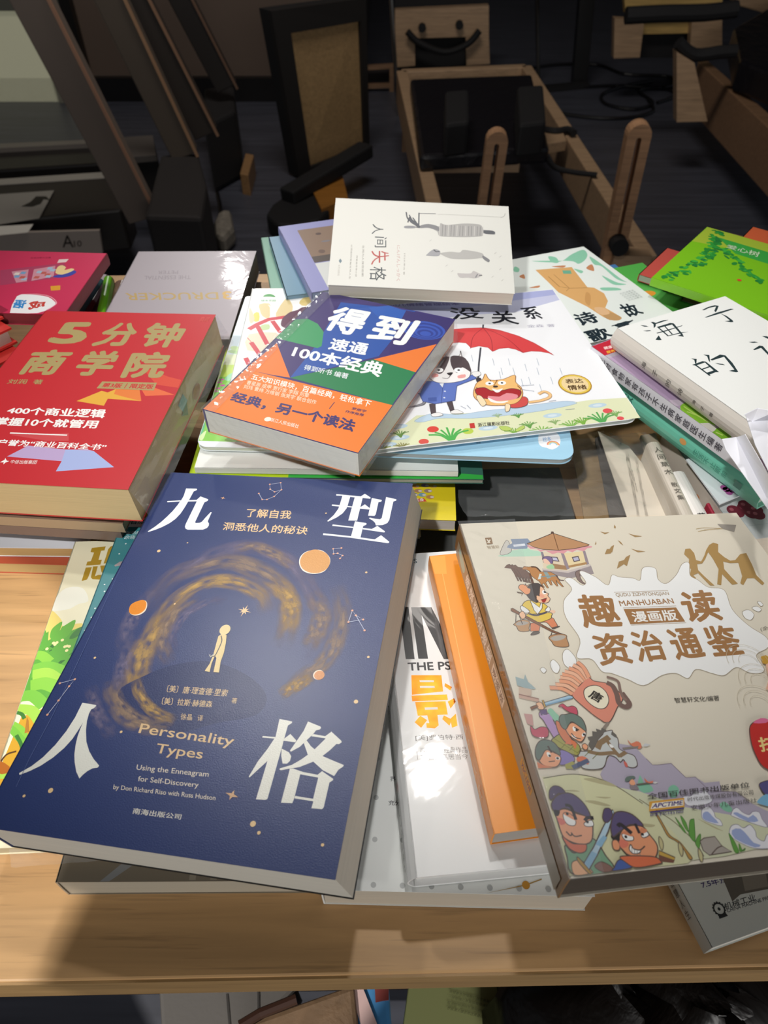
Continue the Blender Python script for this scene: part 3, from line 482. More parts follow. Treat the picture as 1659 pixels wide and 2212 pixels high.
P([(.2186,.2094),(.2302,.21),(.234,.2322),(.2216,.2342)], '#93a8a8'); P([(.204,.214),(.21,.2171),(.2006,.2343),(.191,.235)], '#d7e2dc'); bk.L(I, [(.2033,.2263),(.253,.2252)], .7, '#7f9aa0'); bk.L(I, [(.254,.2225),(.2591,.2405),(.2719,.244)], .8, '#6a5550', 1); bk.L(I, [(.1859,.1874),(.2015,.1903),(.2098,.2074)], 1, '#5c4438', 1)
I = 'printed_water_carrier'
# water carrier
PO([(.0709,.3822),(.0845,.3736),(.1048,.3713),(.1171,.3806),(.1088,.399),(.1058,.4082),(.084,.4091),(.0749,.4038),(.0732,.3919),(.0666,.3855)], '#c29a72', 3); P([(.0739,.3829),(.0878,.3767),(.1031,.3768),(.1131,.3827),(.097,.3888),(.0796,.3888)], '#b3aca4', 3)
PO([(.1181,.3842),(.1492,.3827),(.1354,.4103),(.1096,.4097)], '#dd8b66', 0); PO([(.1492,.3827),(.1865,.3707),(.193,.3833),(.1935,.4),(.1769,.4037),(.166,.3851)], '#dd8b66', 2); PO([(.1065,.4222),(.1173,.4125),(.1346,.4125),(.1291,.4192)], '#6a6058', 2); PO([(.1758,.4036),(.1935,.4),(.1999,.4005),(.1799,.4074)], '#6a6058', 2)
PO([(.1182,.354),(.1882,.3537),(.1878,.3659),(.1809,.374),(.1492,.3827),(.1265,.3788),(.1138,.3707)], '#e6c85c', 2); PO([(.1098,.3287),(.1241,.312),(.1434,.3082),(.1793,.3219),(.1877,.3363),(.179,.3481),(.173,.3527),(.1258,.3545),(.1249,.3471),(.1146,.3415)], '#e6c85c', 2)
PO([(.1039,.3333),(.1121,.3251),(.1276,.3423),(.1241,.3495),(.11,.3486)], '#eeeeec', 3); PO([(.1755,.3454),(.1886,.3338),(.1934,.3391),(.1873,.3499)], '#eeeeec', 3); P([(.1897,.3464),(.2022,.3459),(.2059,.3511),(.1982,.3568),(.1908,.3526)], '#f0c9ae', 2)
PO([(.1419,.3094),(.1511,.3188),(.1625,.3346),(.1713,.3189),(.1753,.3204),(.1693,.3376),(.1496,.3561),(.1428,.3433)], '#f1f0ee', 0); bk.L(I, [(.124,.3532),(.144,.3594),(.1777,.3518)], 1.2, '#5b5560', 1)
PO([(.1451,.2616),(.1625,.2508),(.1815,.2493),(.1919,.2592),(.1978,.2689),(.1985,.2833),(.2061,.2877),(.2018,.2965),(.2049,.307),(.1938,.319),(.1757,.3191),(.1638,.3146),(.1645,.2993),(.1746,.2896),(.1785,.2716)], '#f2c3a0', 2)
PO([(.1375,.2847),(.1465,.2644),(.1647,.2509),(.186,.2495),(.1946,.2581),(.1958,.2648),(.1888,.2617),(.1751,.2948),(.1693,.2919),(.1614,.3017),(.1657,.3122),(.1585,.3168),(.1442,.3057)], '#57504f', 2)
P([(.1662,.2943),(.1728,.2947),(.1727,.305),(.1674,.3072)], '#f2c3a0', 2); PO([(.1207,.2628),(.1274,.2526),(.1395,.2507),(.1438,.2549),(.1471,.2485),(.1492,.2632),(.1564,.2689),(.1495,.2829),(.1389,.2874),(.1331,.2844),(.1271,.2749)], '#f0a678', 3); P([(.1108,.2747),(.1236,.2786),(.1295,.2816),(.1191,.2926),(.1242,.2839),(.1117,.2805)], '#6f5c4e')
P([(.1933,.2752),(.1994,.2808),(.1982,.2885),(.1906,.2893),(.1884,.2827)], '#fbfbfa', 3); bk.C(I, [(.197,.2822)][0], .7, '#332e2c'); P([(.1774,.3078),(.1945,.3043),(.187,.3161),(.1784,.3181)], '#a83c34', 2); bk.L(I, [(.1747,.3089),(.196,.3034)], .4, OL); P([(.1788,.2873),(.1893,.2931),(.1889,.3009),(.1778,.3001)], '#eeaa90', 3)
PO([(.0752,.3327),(.0812,.3313),(.0957,.3452),(.1744,.4106),(.1995,.4252),(.1919,.4281),(.1685,.4149),(.0891,.3521),(.073,.34)], '#8a6148', 0); PO([(.0938,.3524),(.1073,.3434),(.112,.356),(.1064,.3666),(.097,.3684)], '#f2c3a0', 3)
for p in ([(.0848,.3518),(.0755,.3778)], [(.0922,.3596),(.0935,.3862)], [(.1727,.4151),(.1599,.4329)], [(.18,.425),(.1847,.4415)]): bk.L(I, p, .4, OL)
PO([(.1549,.4348),(.1665,.4264),(.1931,.4247),(.2088,.4293),(.2066,.4407),(.2059,.4567),(.2005,.4653),(.1782,.4649),(.1632,.4593),(.1592,.4466)], '#bd9068', 2); P([(.1583,.4373),(.1716,.4302),(.1961,.4284),(.206,.4337),(.1931,.4421),(.1705,.4451)], '#b7b0a6', 3)
I = 'printed_silhouette_pattern'
# birds and running silhouettes
br = '#a98a5e'
for p in ([(.4462,.1527),(.4547,.1399),(.4652,.1375),(.4789,.1233),(.4921,.1173),(.4723,.1468),(.467,.142),(.4535,.1472)], [(.4597,.2111),(.4787,.1838),(.4978,.1793),(.5098,.1679),(.529,.1593),(.4971,.2031),(.4907,.1948)], [(.4448,.1521),(.4602,.1324),(.4703,.133),(.491,.1175),(.466,.1508)], [(.4675,.0582),(.4826,.0642),(.4993,.0633),(.4804,.071)], [(.5624,.0719),(.5787,.0797),(.6055,.0863),(.5789,.0883)], [(.5422,.1353),(.5595,.1429),(.5864,.1494),(.5591,.1511)], [(.5138,.0977),(.5204,.1065),(.5229,.1209),(.5157,.1121)], [(.5312,.0315),(.5315,.0422),(.5263,.049),(.5237,.0435)], [(.4272,.1123),(.4381,.0978),(.4337,.1102)]): P(p, br)
for p in ([(.712,.1672),(.7269,.1473),(.7448,.1458),(.7484,.1651),(.7399,.1932),(.7538,.1997),(.776,.179),(.7966,.1553),(.8186,.1355),(.8384,.1264),(.8525,.1331),(.8335,.1657),(.8424,.1869),(.8546,.2022),(.8731,.2009),(.905,.1781),(.9284,.1752),(.9193,.2238),(.9087,.2627),(.9164,.294),(.905,.3009),(.8948,.2735),(.8713,.2721),(.842,.2971),(.8366,.2892),(.8592,.2636),(.8772,.2117),(.8489,.2116),(.8287,.204),(.8147,.2336),(.8213,.2691),(.8277,.2901),(.8066,.2934),(.7968,.2521),(.7695,.2926),(.7585,.2882),(.7959,.2325),(.8001,.1926),(.7989,.1638),(.7727,.1911),(.7528,.2077),(.7346,.209),(.7252,.2322),(.7325,.256),(.747,.2927),(.7326,.2918),(.7189,.2436),(.6981,.2501),(.7019,.2619),(.6753,.2732),(.6869,.2494),(.7039,.227),(.6994,.2189),(.7183,.1879)],): P(p, '#b08e58')
for p in ([(.8106,.0655),(.8423,.0618),(.9015,.0685),(.8374,.0705)], [(.812,.0762),(.8517,.0712),(.9051,.0686)]): bk.L(I, p, .4, '#b7a177', 1)
P([(.8988,.0476),(.9654,.0555),(.9396,.0856),(.9051,.0686)], '#9a938a')
I = 'title_splash'
# splash
PO([(.3452,.2136),(.3779,.2385),(.4039,.2701),(.4328,.2342),(.4554,.2432),(.4958,.2494),(.515,.2582),(.5412,.2174),(.5655,.2094),(.5875,.2202),(.5753,.258),(.5931,.2758),(.6419,.2467),(.6841,.2061),(.7098,.2036),(.6882,.2495),(.7044,.2697),(.7227,.2972),(.7686,.3113),(.7547,.3791),(.7724,.4355),(.8035,.4776),(.7888,.5089),(.7377,.5305),(.735,.5731),(.7101,.5833),(.6828,.5783),(.6568,.5614),(.6083,.5816),(.5771,.5734),(.5375,.5586),(.5006,.5824),(.474,.5658),(.4313,.5685),(.367,.5926),(.3302,.5726),(.293,.5525),(.2673,.5447),(.2536,.508),(.2133,.499),(.2434,.4452),(.2291,.3722),(.2433,.3179),(.2842,.2774),(.2754,.2413),(.2996,.2376),(.3213,.265),(.3384,.2549),(.3325,.2205)], '#f3f3f1', 4, .3, '#a59680')
for p in ([(.7802,.3913),(.8043,.3845),(.8128,.4005),(.7928,.4185),(.7773,.412)], [(.8193,.3798),(.8377,.3739),(.8471,.3852),(.8319,.3933)], [(.8497,.3603),(.8607,.3589),(.8626,.3705),(.8518,.3748)], [(.1779,.4843),(.1968,.4733),(.2093,.5017),(.2001,.525),(.1811,.5296),(.1697,.5139)], [(.1315,.5111),(.1454,.5014),(.1553,.5218),(.1427,.5402),(.1309,.5335)], [(.0976,.5264),(.1084,.5213),(.1143,.5305),(.1038,.5379)]): PO(p, '#f3f3f1', 4, .25, '#8f8068')
bw = '#a5794e'
for ch, q in (('趣', [(.284,.2977),(.4028,.3023),(.391,.4164),(.2699,.4121)]), ('读', [(.6156,.3069),(.7329,.3053),(.7072,.4148),(.5845,.4161)]), ('资', [(.2771,.4334),(.3805,.4301),(.3707,.5297),(.2709,.5296)]), ('治', [(.3942,.4311),(.4862,.4295),(.4744,.5251),(.3832,.5282)]), ('通', [(.5085,.431),(.602,.4307),(.5898,.5248),(.4963,.5291)]), ('鉴', [(.6199,.4306),(.723,.4295),(.7102,.5247),(.6074,.5261)])): bk.T(T1, ch, q, bw, .028)
bk.T(SL, 'QUDU ZIZHITONGJIAN', [(.4142,.3001),(.584,.3064),(.5819,.3208),(.4117,.3173)], '#a58a68', .008); bk.T(SL, 'MANHUABAN', [(.4124,.3273),(.5851,.3297),(.5833,.3482),(.41,.3469)], bw, .012)
bk.P(T1, [(.4156,.357),(.5812,.3622),(.5843,.4107),(.4133,.4086)], bw); bk.T(T1, '漫画版', [(.4328,.3665),(.5726,.3687),(.5673,.4055),(.4272,.4029)], '#f3f1ec', .02)
for p in ([(.4116,.297),(.5862,.3021)], [(.4155,.3529),(.584,.3568)], [(.4139,.4113),(.5852,.4148)]): bk.L(SL, p, .25, '#b59a78')
bk.T(SL, '智慧轩文化/编著', [(.4321,.6323),(.56,.6355),(.5541,.6495),(.4293,.6464)], '#4b463f', .008); bk.T(SL, '(全', [(.8052,.4431),(.8324,.4423),(.8258,.4553),(.7977,.4587)], '#7a7468')
bk.P(SL, [(.0694,.0656),(.091,.0649),(.0886,.0907),(.0687,.0926)], '#8d6c48'); bk.L(SL, [(.0745,.0719),(.0799,.0872)], .8, '#e5dccb'); bk.L(SL, [(.0848,.074),(.0727,.0868)], .8, '#e5dccb'); bk.T(SL, '智慧轩', [(.0648,.0983),(.1059,.0976),(.1073,.1095),(.0667,.1102)], '#b7a68d', .01)
I = 'printed_landscape'
# landscape
P([(.1533,.8019),(.2232,.734),(.2677,.7453),(.2836,.7766),(.2923,.792),(.306,.7932),(.3411,.7925),(.3618,.8268),(.3855,.8279),(.4017,.8426),(.4404,.8424),(.4335,.8645),(.4676,.8683),(.4885,.8933),(.5274,.9202),(.524,.9841),(.1813,.9528)], '#b3abbd'); bk.L(I, [(.2836,.7766),(.2923,.792),(.306,.7932),(.3411,.7925),(.3613,.8276),(.3855,.8279),(.4038,.8602),(.4201,.8634),(.4676,.8683),(.4906,.8901)], .3, '#7f7080')
P([(.0739,.804),(.2317,.847),(.3243,.889),(.4238,.9143),(.5071,.951),(.5067,.981),(.3656,.9925),(.0007,.9952)], '#d3d6b6')
P([(.0101,.7964),(.0836,.796),(.1382,.8073),(.1824,.8308),(.2277,.8732),(.2668,.9278),(.2956,.9885),(.274,1.0197),(-.0592,.9956)], '#d9d8ae'); bk.L(I, [(.0117,.7987),(.0836,.796),(.1378,.8084),(.1819,.8319),(.2277,.8732)], .4, '#6c6450', 1); bk.L(I, [(.2239,.8634),(.251,.8875),(.2805,.913),(.3005,.9403),(.3136,.9649),(.3171,.9888)], .4, '#7a7454', 1)
for p in ([(.1079,.8092),(.1326,.8091),(.1671,.8208),(.1815,.8329),(.1463,.8234)], [(.0915,.8561),(.1174,.8573),(.1502,.8706),(.1271,.8686)], [(.1208,.8491),(.1578,.8534),(.1424,.8552)], [(.0464,.8299),(.0752,.8302),(.0876,.8356)], [(.2006,.9123),(.2356,.9186),(.226,.9225),(.2086,.9194)], [(.343,.9153),(.3898,.9452),(.3685,.9353)]): P(p, '#b9b28b', 3)
for p in ([(.2326,.8368),(.2504,.8119),(.2518,.8297),(.2636,.8342),(.2675,.8484),(.2414,.8513)], [(.3,.8564),(.3079,.845),(.3224,.8401),(.3308,.847),(.3275,.8571),(.3139,.8679),(.3015,.8651)], [(.4106,.8932),(.4201,.8873),(.4296,.8881),(.438,.9023),(.4285,.9098),(.4145,.9036)]): P(p, '#86c1a4', 2)
for p in ([(.3602,.9021),(.3702,.8947),(.3843,.8942),(.3892,.9063),(.3875,.916),(.395,.9232),(.3933,.9344),(.3757,.9296),(.3551,.918)], [(.4304,.9116),(.4399,.9041),(.4512,.9018),(.4586,.9124),(.4707,.9185),(.4841,.913),(.4982,.9159),(.4967,.9306),(.4979,.947),(.4629,.9341),(.4294,.9181)], [(.4054,.945),(.4164,.9364),(.4308,.9353),(.4413,.9435),(.46,.9387),(.4653,.952),(.4613,.9643),(.473,.9732),(.4881,.962),(.5048,.9604),(.4882,.9855),(.4427,.9844),(.411,.9676),(.4018,.9542)], [(.3309,.8693),(.3402,.8667),(.3516,.8677),(.3684,.8589),(.3818,.8635),(.3894,.8572),(.3961,.863),(.3992,.8821),(.3673,.8894),(.3335,.8864)]): PO(p, '#e8e8ee', 3, .25, '#8f8a9a')
for p in ([(.3622,.9056),(.3751,.9034),(.3809,.9138),(.3877,.929),(.3673,.924),(.356,.9165)], [(.4341,.9136),(.4454,.9113),(.4649,.9245),(.4801,.9193),(.4853,.9329),(.4601,.9323)], [(.4109,.9455),(.433,.9443),(.4421,.961),(.4474,.974),(.461,.9799),(.4437,.9829),(.4083,.9626)]): P(p, '#9fadd6', 2)
for p in ([(.2911,.9074),(.2989,.9291),(.2997,.9418),(.2936,.9318)], [(.3057,.9055),(.3111,.9206),(.3068,.9393),(.3023,.9262)], [(.3119,.9334),(.322,.9183),(.3315,.9151),(.3323,.9192),(.3124,.9586),(.3053,.9455)], [(.3116,.9616),(.3263,.9489),(.3325,.9479),(.3149,.9727)], [(.4,.9509),(.4038,.9669),(.4026,.9876),(.3923,.9859)], [(.412,.9723),(.4111,.9861),(.4048,.987)], [(.4107,.9868),(.421,.9824),(.4165,.9866)]): PO(p, '#66a048', 1, .2, '#3f6a30')
PO([(.3241,.9597),(.3365,.9546),(.3636,.9539),(.3695,.9731),(.3864,.9861),(.3308,.9878),(.3214,.9778)], '#aba39a', 0, .35); bk.L(I, [(.337,.9868),(.3562,.9765),(.3713,.9732)], .4, OL, 1)
PO([(.2483,.8987),(.2525,.8999),(.2569,.9253),(.2611,.943),(.2765,.9569),(.284,.9744),(.289,.9892),(.2807,.9907),(.2774,.9692),(.2683,.9546),(.2549,.944),(.2515,.9248)], '#b98f4a', 2, .3)
for dx in (0, 70, 140): PO([(u + dx * .00056, v + dx * .00022) for u, v in [(.2342,.9422),(.2378,.9518),(.2343,.9622),(.2271,.9692),(.2268,.957)]], '#c9c08f', 1, .3)
PO([(.2209,.9686),(.2505,.9849),(.2458,.9904),(.2157,.9772)], '#c9a54c', 0, .4); P([(.2157,.9772),(.2458,.9904),(.2418,.9945),(.2099,.9886)], '#7a5040')
I = 'printed_banner'
# tang banner
PO([(.1598,.6119),(.1617,.5982),(.1869,.5815),(.2215,.5603),(.2338,.5708),(.2715,.5831),(.293,.6198),(.2676,.6451),(.227,.6826),(.2023,.6687),(.181,.6428)], '#e0907a', 2, .4)
for k in range(9):
    a = [(.1056,.58),(.1604,.6016),(.1356,.5682),(.1765,.5901),(.1466,.5511),(.191,.5771),(.1607,.5389),(.203,.5709),(.1848,.526),(.215,.5646),(.2092,.5128),(.2238,.5605)]; k2 = min(int(k * .62), 4); t = k * .62 - k2
    A = [a[2 * k2][j] * (1 - t) + a[2 * k2 + 2][j] * t for j in (0, 1)]; B_ = [a[2 * k2 + 1][j] * (1 - t) + a[2 * k2 + 3][j] * t for j in (0, 1)]; M_ = ((A[0] + B_[0]) / 2 + .004, (A[1] + B_[1]) / 2 - .006)
    bk.L(I, [A, M_, B_], 2.5, '#9a6a58', 1); bk.L(I, [A, M_, B_], 2.0, '#ecb899' if k % 2 else '#e9a684', 1)
PO([(.1961,.5939),(.2167,.5837),(.2396,.5855),(.2534,.6029),(.2517,.6258),(.2358,.6437),(.2164,.646),(.1988,.633),(.1902,.6142)], '#efe7cd', 4, .4); bk.T(SL, '唐', [(.2225,.5924),(.2452,.6138),(.2221,.6326),(.1979,.6125)], '#2f2a24', .03)
bk.L(I, [(.2665,.578),(.2787,.5884),(.2801,.6119),(.276,.6367),(.2901,.6468),(.3031,.6388),(.2986,.6179),(.2958,.6085)], 2.6, '#7a625a', 1); bk.L(I, [(.2735,.5618),(.2987,.5757),(.2943,.6013),(.293,.6198),(.3004,.6295)], 1.4, '#8a7268', 1); bk.L(I, [(.2259,.6825),(.2061,.697)], 1.3, '#8f8378')
# gate house
P([(.0225,.5431),(.043,.5518),(.051,.538),(.0521,.5596),(.0671,.5806),(.0476,.5803),(.0198,.5666)], '#9db0b2', 0); P([(.0228,.5715),(.0544,.5808),(.0484,.5988),(.0164,.5917)], '#d0b8a4'); P([(.0171,.5895),(.0662,.607),(.0639,.6169),(.0136,.6006)], '#c9a796'); bk.L(I, [(.0164,.5917),(.0658,.6081)], .6, '#9a7468'); P([(.0136,.6429),(.0346,.6468),(.0281,.6763),(.014,.6688)], '#c89a94')
I = 'printed_white_horse'
# horse
PO([(.1183,.7496),(.1387,.7473),(.1572,.7448),(.179,.7241),(.1979,.7111),(.2048,.7053),(.2272,.7029),(.2216,.713),(.2319,.7201),(.2308,.7324),(.2259,.7484),(.2406,.7597),(.2561,.769),(.2545,.7887),(.2418,.7948),(.2287,.7904),(.2251,.7744),(.2142,.7794),(.2067,.7669),(.1886,.7634),(.1647,.7889),(.1151,.7847)], '#c9ccca', 2, .4)
P([(.1551,.7446),(.1501,.73),(.1514,.7321),(.1598,.7225),(.1556,.7139),(.1703,.713),(.1743,.7008),(.1853,.7038),(.1866,.6954),(.1979,.7005),(.2026,.6946),(.213,.7018),(.1987,.709),(.179,.7241),(.1601,.743)], '#6b6660'); P([(.2195,.7128),(.2269,.7061),(.2331,.715),(.2316,.7232),(.2254,.7196)], '#6b6660')
bk.L(I, [(.1707,.7439),(.1829,.7306),(.2125,.7185)], 2.6, '#8e7558'); bk.L(I, [(.1429,.7476),(.17,.7559),(.2088,.7571),(.2181,.7659)], 1.8, '#8e7558', 1); bk.L(I, [(.2013,.7238),(.2102,.7491),(.2193,.7679)], 1.6, '#8e7558', 1); bk.L(I, [(.2181,.7659),(.2394,.7576)], 1.8, '#8e7558')
P([(.2234,.7782),(.23,.7827),(.2278,.7923),(.2224,.7899)], '#d0695e', 2); P([(.2055,.7345),(.2136,.7413),(.2098,.745),(.2042,.7426)], '#f1f1ee', 2)
bk.L(I, [(.2344,.7491),(.2861,.7477)], 1, '#8a8078'); P([(.2572,.7284),(.2612,.739),(.2767,.7345),(.2858,.739),(.2834,.7511),(.2728,.7523),(.2782,.7456),(.2644,.7465),(.2568,.7366)], '#dd8062', 2); P([(.2863,.7473),(.2972,.741),(.311,.7448),(.2987,.7493)], '#cfd0d0')
I = 'printed_soldier_pattern'
# soldiers
PO([(.0565,.6419),(.071,.6452),(.0841,.6528),(.0846,.6702),(.0906,.6961),(.084,.7081),(.0718,.7112),(.0635,.6855),(.0579,.6638),(.0517,.6525)], '#b795c4', 2, .4); PO([(.0579,.6376),(.0763,.6368),(.0739,.6498),(.0568,.6507)], '#665080', 0, .3); PO([(.0539,.6195),(.0672,.6172),(.0719,.6299),(.0675,.6362),(.0558,.6341)], '#eebd97', 3, .3)
PO([(.0757,.619),(.1499,.6047),(.1596,.6096),(.1556,.6138),(.0775,.6269)], '#a9c8dc', 0, .35); P([(.0749,.6245),(.152,.6113),(.1556,.6138),(.0773,.6276)], '#7fa6c4'); PO([(.0725,.612),(.0769,.6123),(.0774,.6303),(.0723,.6321)], '#c9a452', 0, .25); PO([(.0352,.6281),(.055,.623),(.0576,.6287),(.0362,.6355)], '#8a5f44', 0, .3)
P([(.0769,.6413),(.0884,.6345),(.0974,.6473),(.105,.6632),(.0889,.6705),(.0826,.6571)], '#93c8aa', 2)
PO([(.1159,.6277),(.1256,.6262),(.1338,.6347),(.148,.6335),(.1566,.6409),(.1529,.6561),(.1405,.6529),(.1262,.643),(.1183,.6335),(.1106,.6329)], '#c4566a', 3, .3)
PO([(.0612,.7165),(.0705,.7091),(.0947,.7027),(.1273,.7322),(.1139,.7552),(.0883,.7431),(.0696,.7295)], '#a8a458', 2, .4)
for k in range(6): bk.L(I, [([(.0697,.7111),(.1162,.7494)])[0], ([(.0697,.7111),(.1162,.7494)])[1]] if k == 0 else [(([(.0633,.7167),(.0833,.7039)])[j][0] + k * .017, ([(.0633,.7167),(.0833,.7039)])[j][1] + k * .008 + .01) for j in (0, 1)], .25, '#77743a')
PO([(.0889,.6705),(.0976,.6712),(.1071,.6932),(.1142,.7209),(.1062,.7304),(.093,.7191),(.0863,.6958)], '#d9825c', 2, .4)
PO([(.1095,.6871),(.1316,.6761),(.1484,.6902),(.1572,.7015),(.1464,.7173),(.1347,.7246),(.1256,.7197),(.1111,.7061)], '#eda982', 2, .4); PO([(.0991,.667),(.1082,.6547),(.1221,.6536),(.1405,.6529),(.1583,.6652),(.1625,.6828),(.1581,.6995),(.1484,.6902),(.1324,.674),(.1213,.6795),(.1079,.6912),(.0995,.6842)], '#6e7f76', 2, .4); P([(.1268,.6885),(.1323,.6857),(.1381,.6936),(.1343,.6975),(.1268,.6969)], '#f6f6f2', 2); P([(.144,.7067),(.1547,.7023),(.1533,.7085),(.1448,.713)], '#f6f6f2', 2); bk.C(I, [(.1351,.6955)][0], .6, '#2f2a28'); bk.C(I, [(.1499,.7076)][0], .6, '#2f2a28'); P([(.1187,.7036),(.1266,.7116),(.1268,.7167),(.1181,.7109)], '#f6f6f2', 1); bk.L(I, [(.1184,.7015),(.1241,.7124),(.1375,.7176)], .5, OL, 1); bk.L(I, [(.1315,.6878),(.1416,.696)], .6, '#4a3a34'); P([(.0929,.7253),(.1073,.7162),(.115,.7189),(.1225,.7277),(.1129,.7411),(.1112,.7288),(.0988,.7268)], '#df7f58', 2)
PO([(.1347,.7328),(.1438,.7294),(.1484,.7369),(.141,.7444),(.1348,.7409)], '#eda982', 3, .3)
PO([(.0205,.6757),(.0285,.6848),(.0456,.6799),(.0599,.6831),(.0617,.6938),(.0542,.7057),(.0386,.7065),(.0245,.7033),(.0166,.6943)], '#c4566a', 3, .3)
PO([(.0715,.7417),(.0883,.7431),(.1027,.7563),(.1003,.7679),(.0767,.7737),(.0609,.7705)], '#8e80bd', 2, .3); P([(.0747,.7736),(.0962,.7676),(.1028,.7779),(.0978,.7852),(.0732,.7831)], '#a8a458'); P([(.1095,.7608),(.1257,.7582),(.1372,.767),(.1326,.7784),(.1216,.7736),(.1086,.7686)], '#dd8062', 2); bk.L(I, [(.0906,.7821),(.1364,.769)], 2, '#5d6580')
PO([(.0147,.7509),(.0353,.7347),(.0576,.7446),(.0693,.7535),(.0679,.7632),(.0547,.7758),(.0376,.7763),(.0191,.7689)], '#eda982', 2, .4); PO([(.0085,.7504),(.0157,.7291),(.0316,.7141),(.0496,.7125),(.0661,.721),(.073,.7378),(.0701,.7516),(.0548,.7403),(.0388,.737),(.023,.7516),(.0141,.7587)], '#6b7a72', 2, .4); P([(.0388,.743),(.0454,.7425),(.0475,.7517),(.0396,.753)], '#f6f6f2', 2); P([(.0582,.7545),(.0683,.7564),(.0641,.7619),(.0572,.7604)], '#f6f6f2', 2); bk.C(I, [(.0442,.7506)][0], .6, '#2f2a28'); bk.C(I, [(.0617,.758)][0], .6, '#2f2a28'); bk.L(I, [(.0475,.7276),(.0513,.744)], .8, '#4a3a34'); bk.L(I, [(.0367,.7641),(.0527,.7639)], .5, OL); P([(.0077,.7621),(.0225,.7711),(.0413,.7779),(.006,.7765)], '#d9825c')
# small soldier
P([(.215,.8271),(.2273,.8193),(.2295,.8305),(.2204,.8341)], '#eda982', 2); P([(.2062,.822),(.2149,.8139),(.2327,.8131),(.235,.8189),(.2215,.8211),(.2124,.8247)], '#66776e', 2); bk.L(I, [(.2309,.8328),(.2736,.8321)], .7, '#6a6058'); P([(.2572,.8197),(.2627,.829),(.2757,.8279),(.2707,.833),(.2573,.8296)], '#dd8062', 2); P([(.2722,.8324),(.2795,.8304),(.287,.8328),(.2772,.8351)], '#d8d8d4'); P([(.2133,.8335),(.2299,.8349),(.2319,.8438),(.2141,.8423)], '#8d8186', 2)
I = 'printed_bandit_pattern'
# two big faces at the bottom
PO([(.0122,.9398),(.0285,.9564),(.0673,.9333),(.0843,.9368),(.0947,.9662),(.0998,.9962),(.0112,.9951),(.0083,.962)], '#7ea888', 2, .5)
PO([(.0139,.873),(.0389,.8691),(.0647,.8816),(.0874,.8897),(.0909,.9041),(.0773,.9342),(.0591,.9422),(.0356,.9381),(.0171,.9268),(.0124,.9148),(.0127,.8891)], '#efab86', 2, .5); PO([(.0102,.8437),(.0161,.8273),(.0288,.8187),(.0425,.821),(.0511,.8303),(.0503,.8388),(.0348,.8353),(.0164,.8463)], '#574a6a', 2, .4)
PO([(.0105,.8562),(.0279,.841),(.0514,.8357),(.0708,.8416),(.0857,.8587),(.0922,.8779),(.0893,.8909),(.0655,.8796),(.0396,.8671),(.0214,.8716),(.0112,.8707)], '#5c5078', 2, .5); P([(.0119,.8687),(.0248,.8719),(.0178,.8815),(.0106,.8788)], '#2e2828', 1)
PO([(.0306,.8785),(.0408,.8764),(.0533,.8866),(.0533,.8987),(.0465,.9041),(.0338,.9009),(.0284,.8905)], '#f7f7f4', 2, .3); P([(.0317,.8786),(.0417,.8771),(.0548,.8888),(.0548,.8948),(.0397,.8854)], '#eaa17c', 1); PO([(.0736,.9005),(.0914,.8971),(.0916,.9081),(.0773,.9088),(.0712,.9053)], '#f7f7f4', 2, .3); bk.C(I, [(.0401,.8794)][0], .6, '#222'[:7] + '222'); bk.C(I, [(.0803,.8995)][0], .6, '#222222')
bk.L(I, [(.0419,.8611),(.0541,.8663),(.0556,.8929)], 1.3, '#332c30', 1); bk.L(I, [(.0752,.8966),(.0843,.8914),(.098,.8926)], 1.4, '#332c30', 1); bk.L(I, [(.0243,.9139),(.0303,.9222),(.0355,.9208)], .6, OL, 1); bk.L(I, [(.0347,.9168),(.0407,.9251),(.057,.9246)], .5, OL, 1); P([(.0141,.8852),(.0284,.8905),(.0278,.8984),(.0158,.8993)], '#e07f74', 3)
PO([(.0118,.9225),(.029,.9375),(.0547,.9418),(.0606,.9442),(.0539,.955),(.0372,.9572),(.0189,.9461)], '#d9765a', 2, .4)
PO([(.015,.9737),(.038,.9721),(.0524,.9918),(.0507,.9961),(.013,.9962)], '#efb88e', 1, .3); PO([(.0654,.982),(.0806,.9779),(.0971,.9868),(.0998,.9962),(.0771,.9968),(.0632,.9873)], '#8d6a60', 2, .3)
PO([(.1498,.8799),(.1502,.8871),(.1205,.9226),(.0772,.9646),(.0478,.9895),(.0402,.9779),(.0745,.9493),(.1133,.912)], '#b7d2e2', 0, .5); P([(.106,.9291),(.1134,.9336),(.0921,.9509),(.0812,.9442)], '#8fb8d4'); P([(.0671,.9562),(.078,.9628),(.0485,.9878),(.0431,.9763)], '#8fb8d4'); PO([(.0293,.9658),(.0344,.9672),(.0507,.9961),(.0432,.9954),(.0301,.9751)], '#b9944a', 2, .35)
PO([(.1188,.8965),(.1258,.8829),(.1333,.8764),(.1444,.8784),(.1441,.8927),(.1257,.9052)], '#574a70', 2, .4)
PO([(.1402,.9361),(.1559,.9218),(.1776,.9158),(.2039,.9202),(.2125,.9368),(.2203,.9588),(.2102,.9769),(.1949,.982),(.1509,.9733),(.1369,.9588),(.1321,.9488)], '#ec9f74', 2, .5); P([(.1239,.9307),(.1435,.9286),(.1352,.9472),(.1251,.9386)], '#2d2626', 1); PO([(.1188,.9476),(.1243,.9404),(.1332,.9413),(.1357,.9511),(.1294,.96),(.1188,.9581)], '#ec9f74', 2, .4)
PO([(.1272,.9232),(.1339,.9079),(.1493,.8891),(.1676,.8856),(.1884,.8925),(.2012,.9059),(.2055,.9193),(.1785,.9139),(.1559,.9218),(.1382,.93),(.1272,.9339)], '#5c5078', 2, .5)
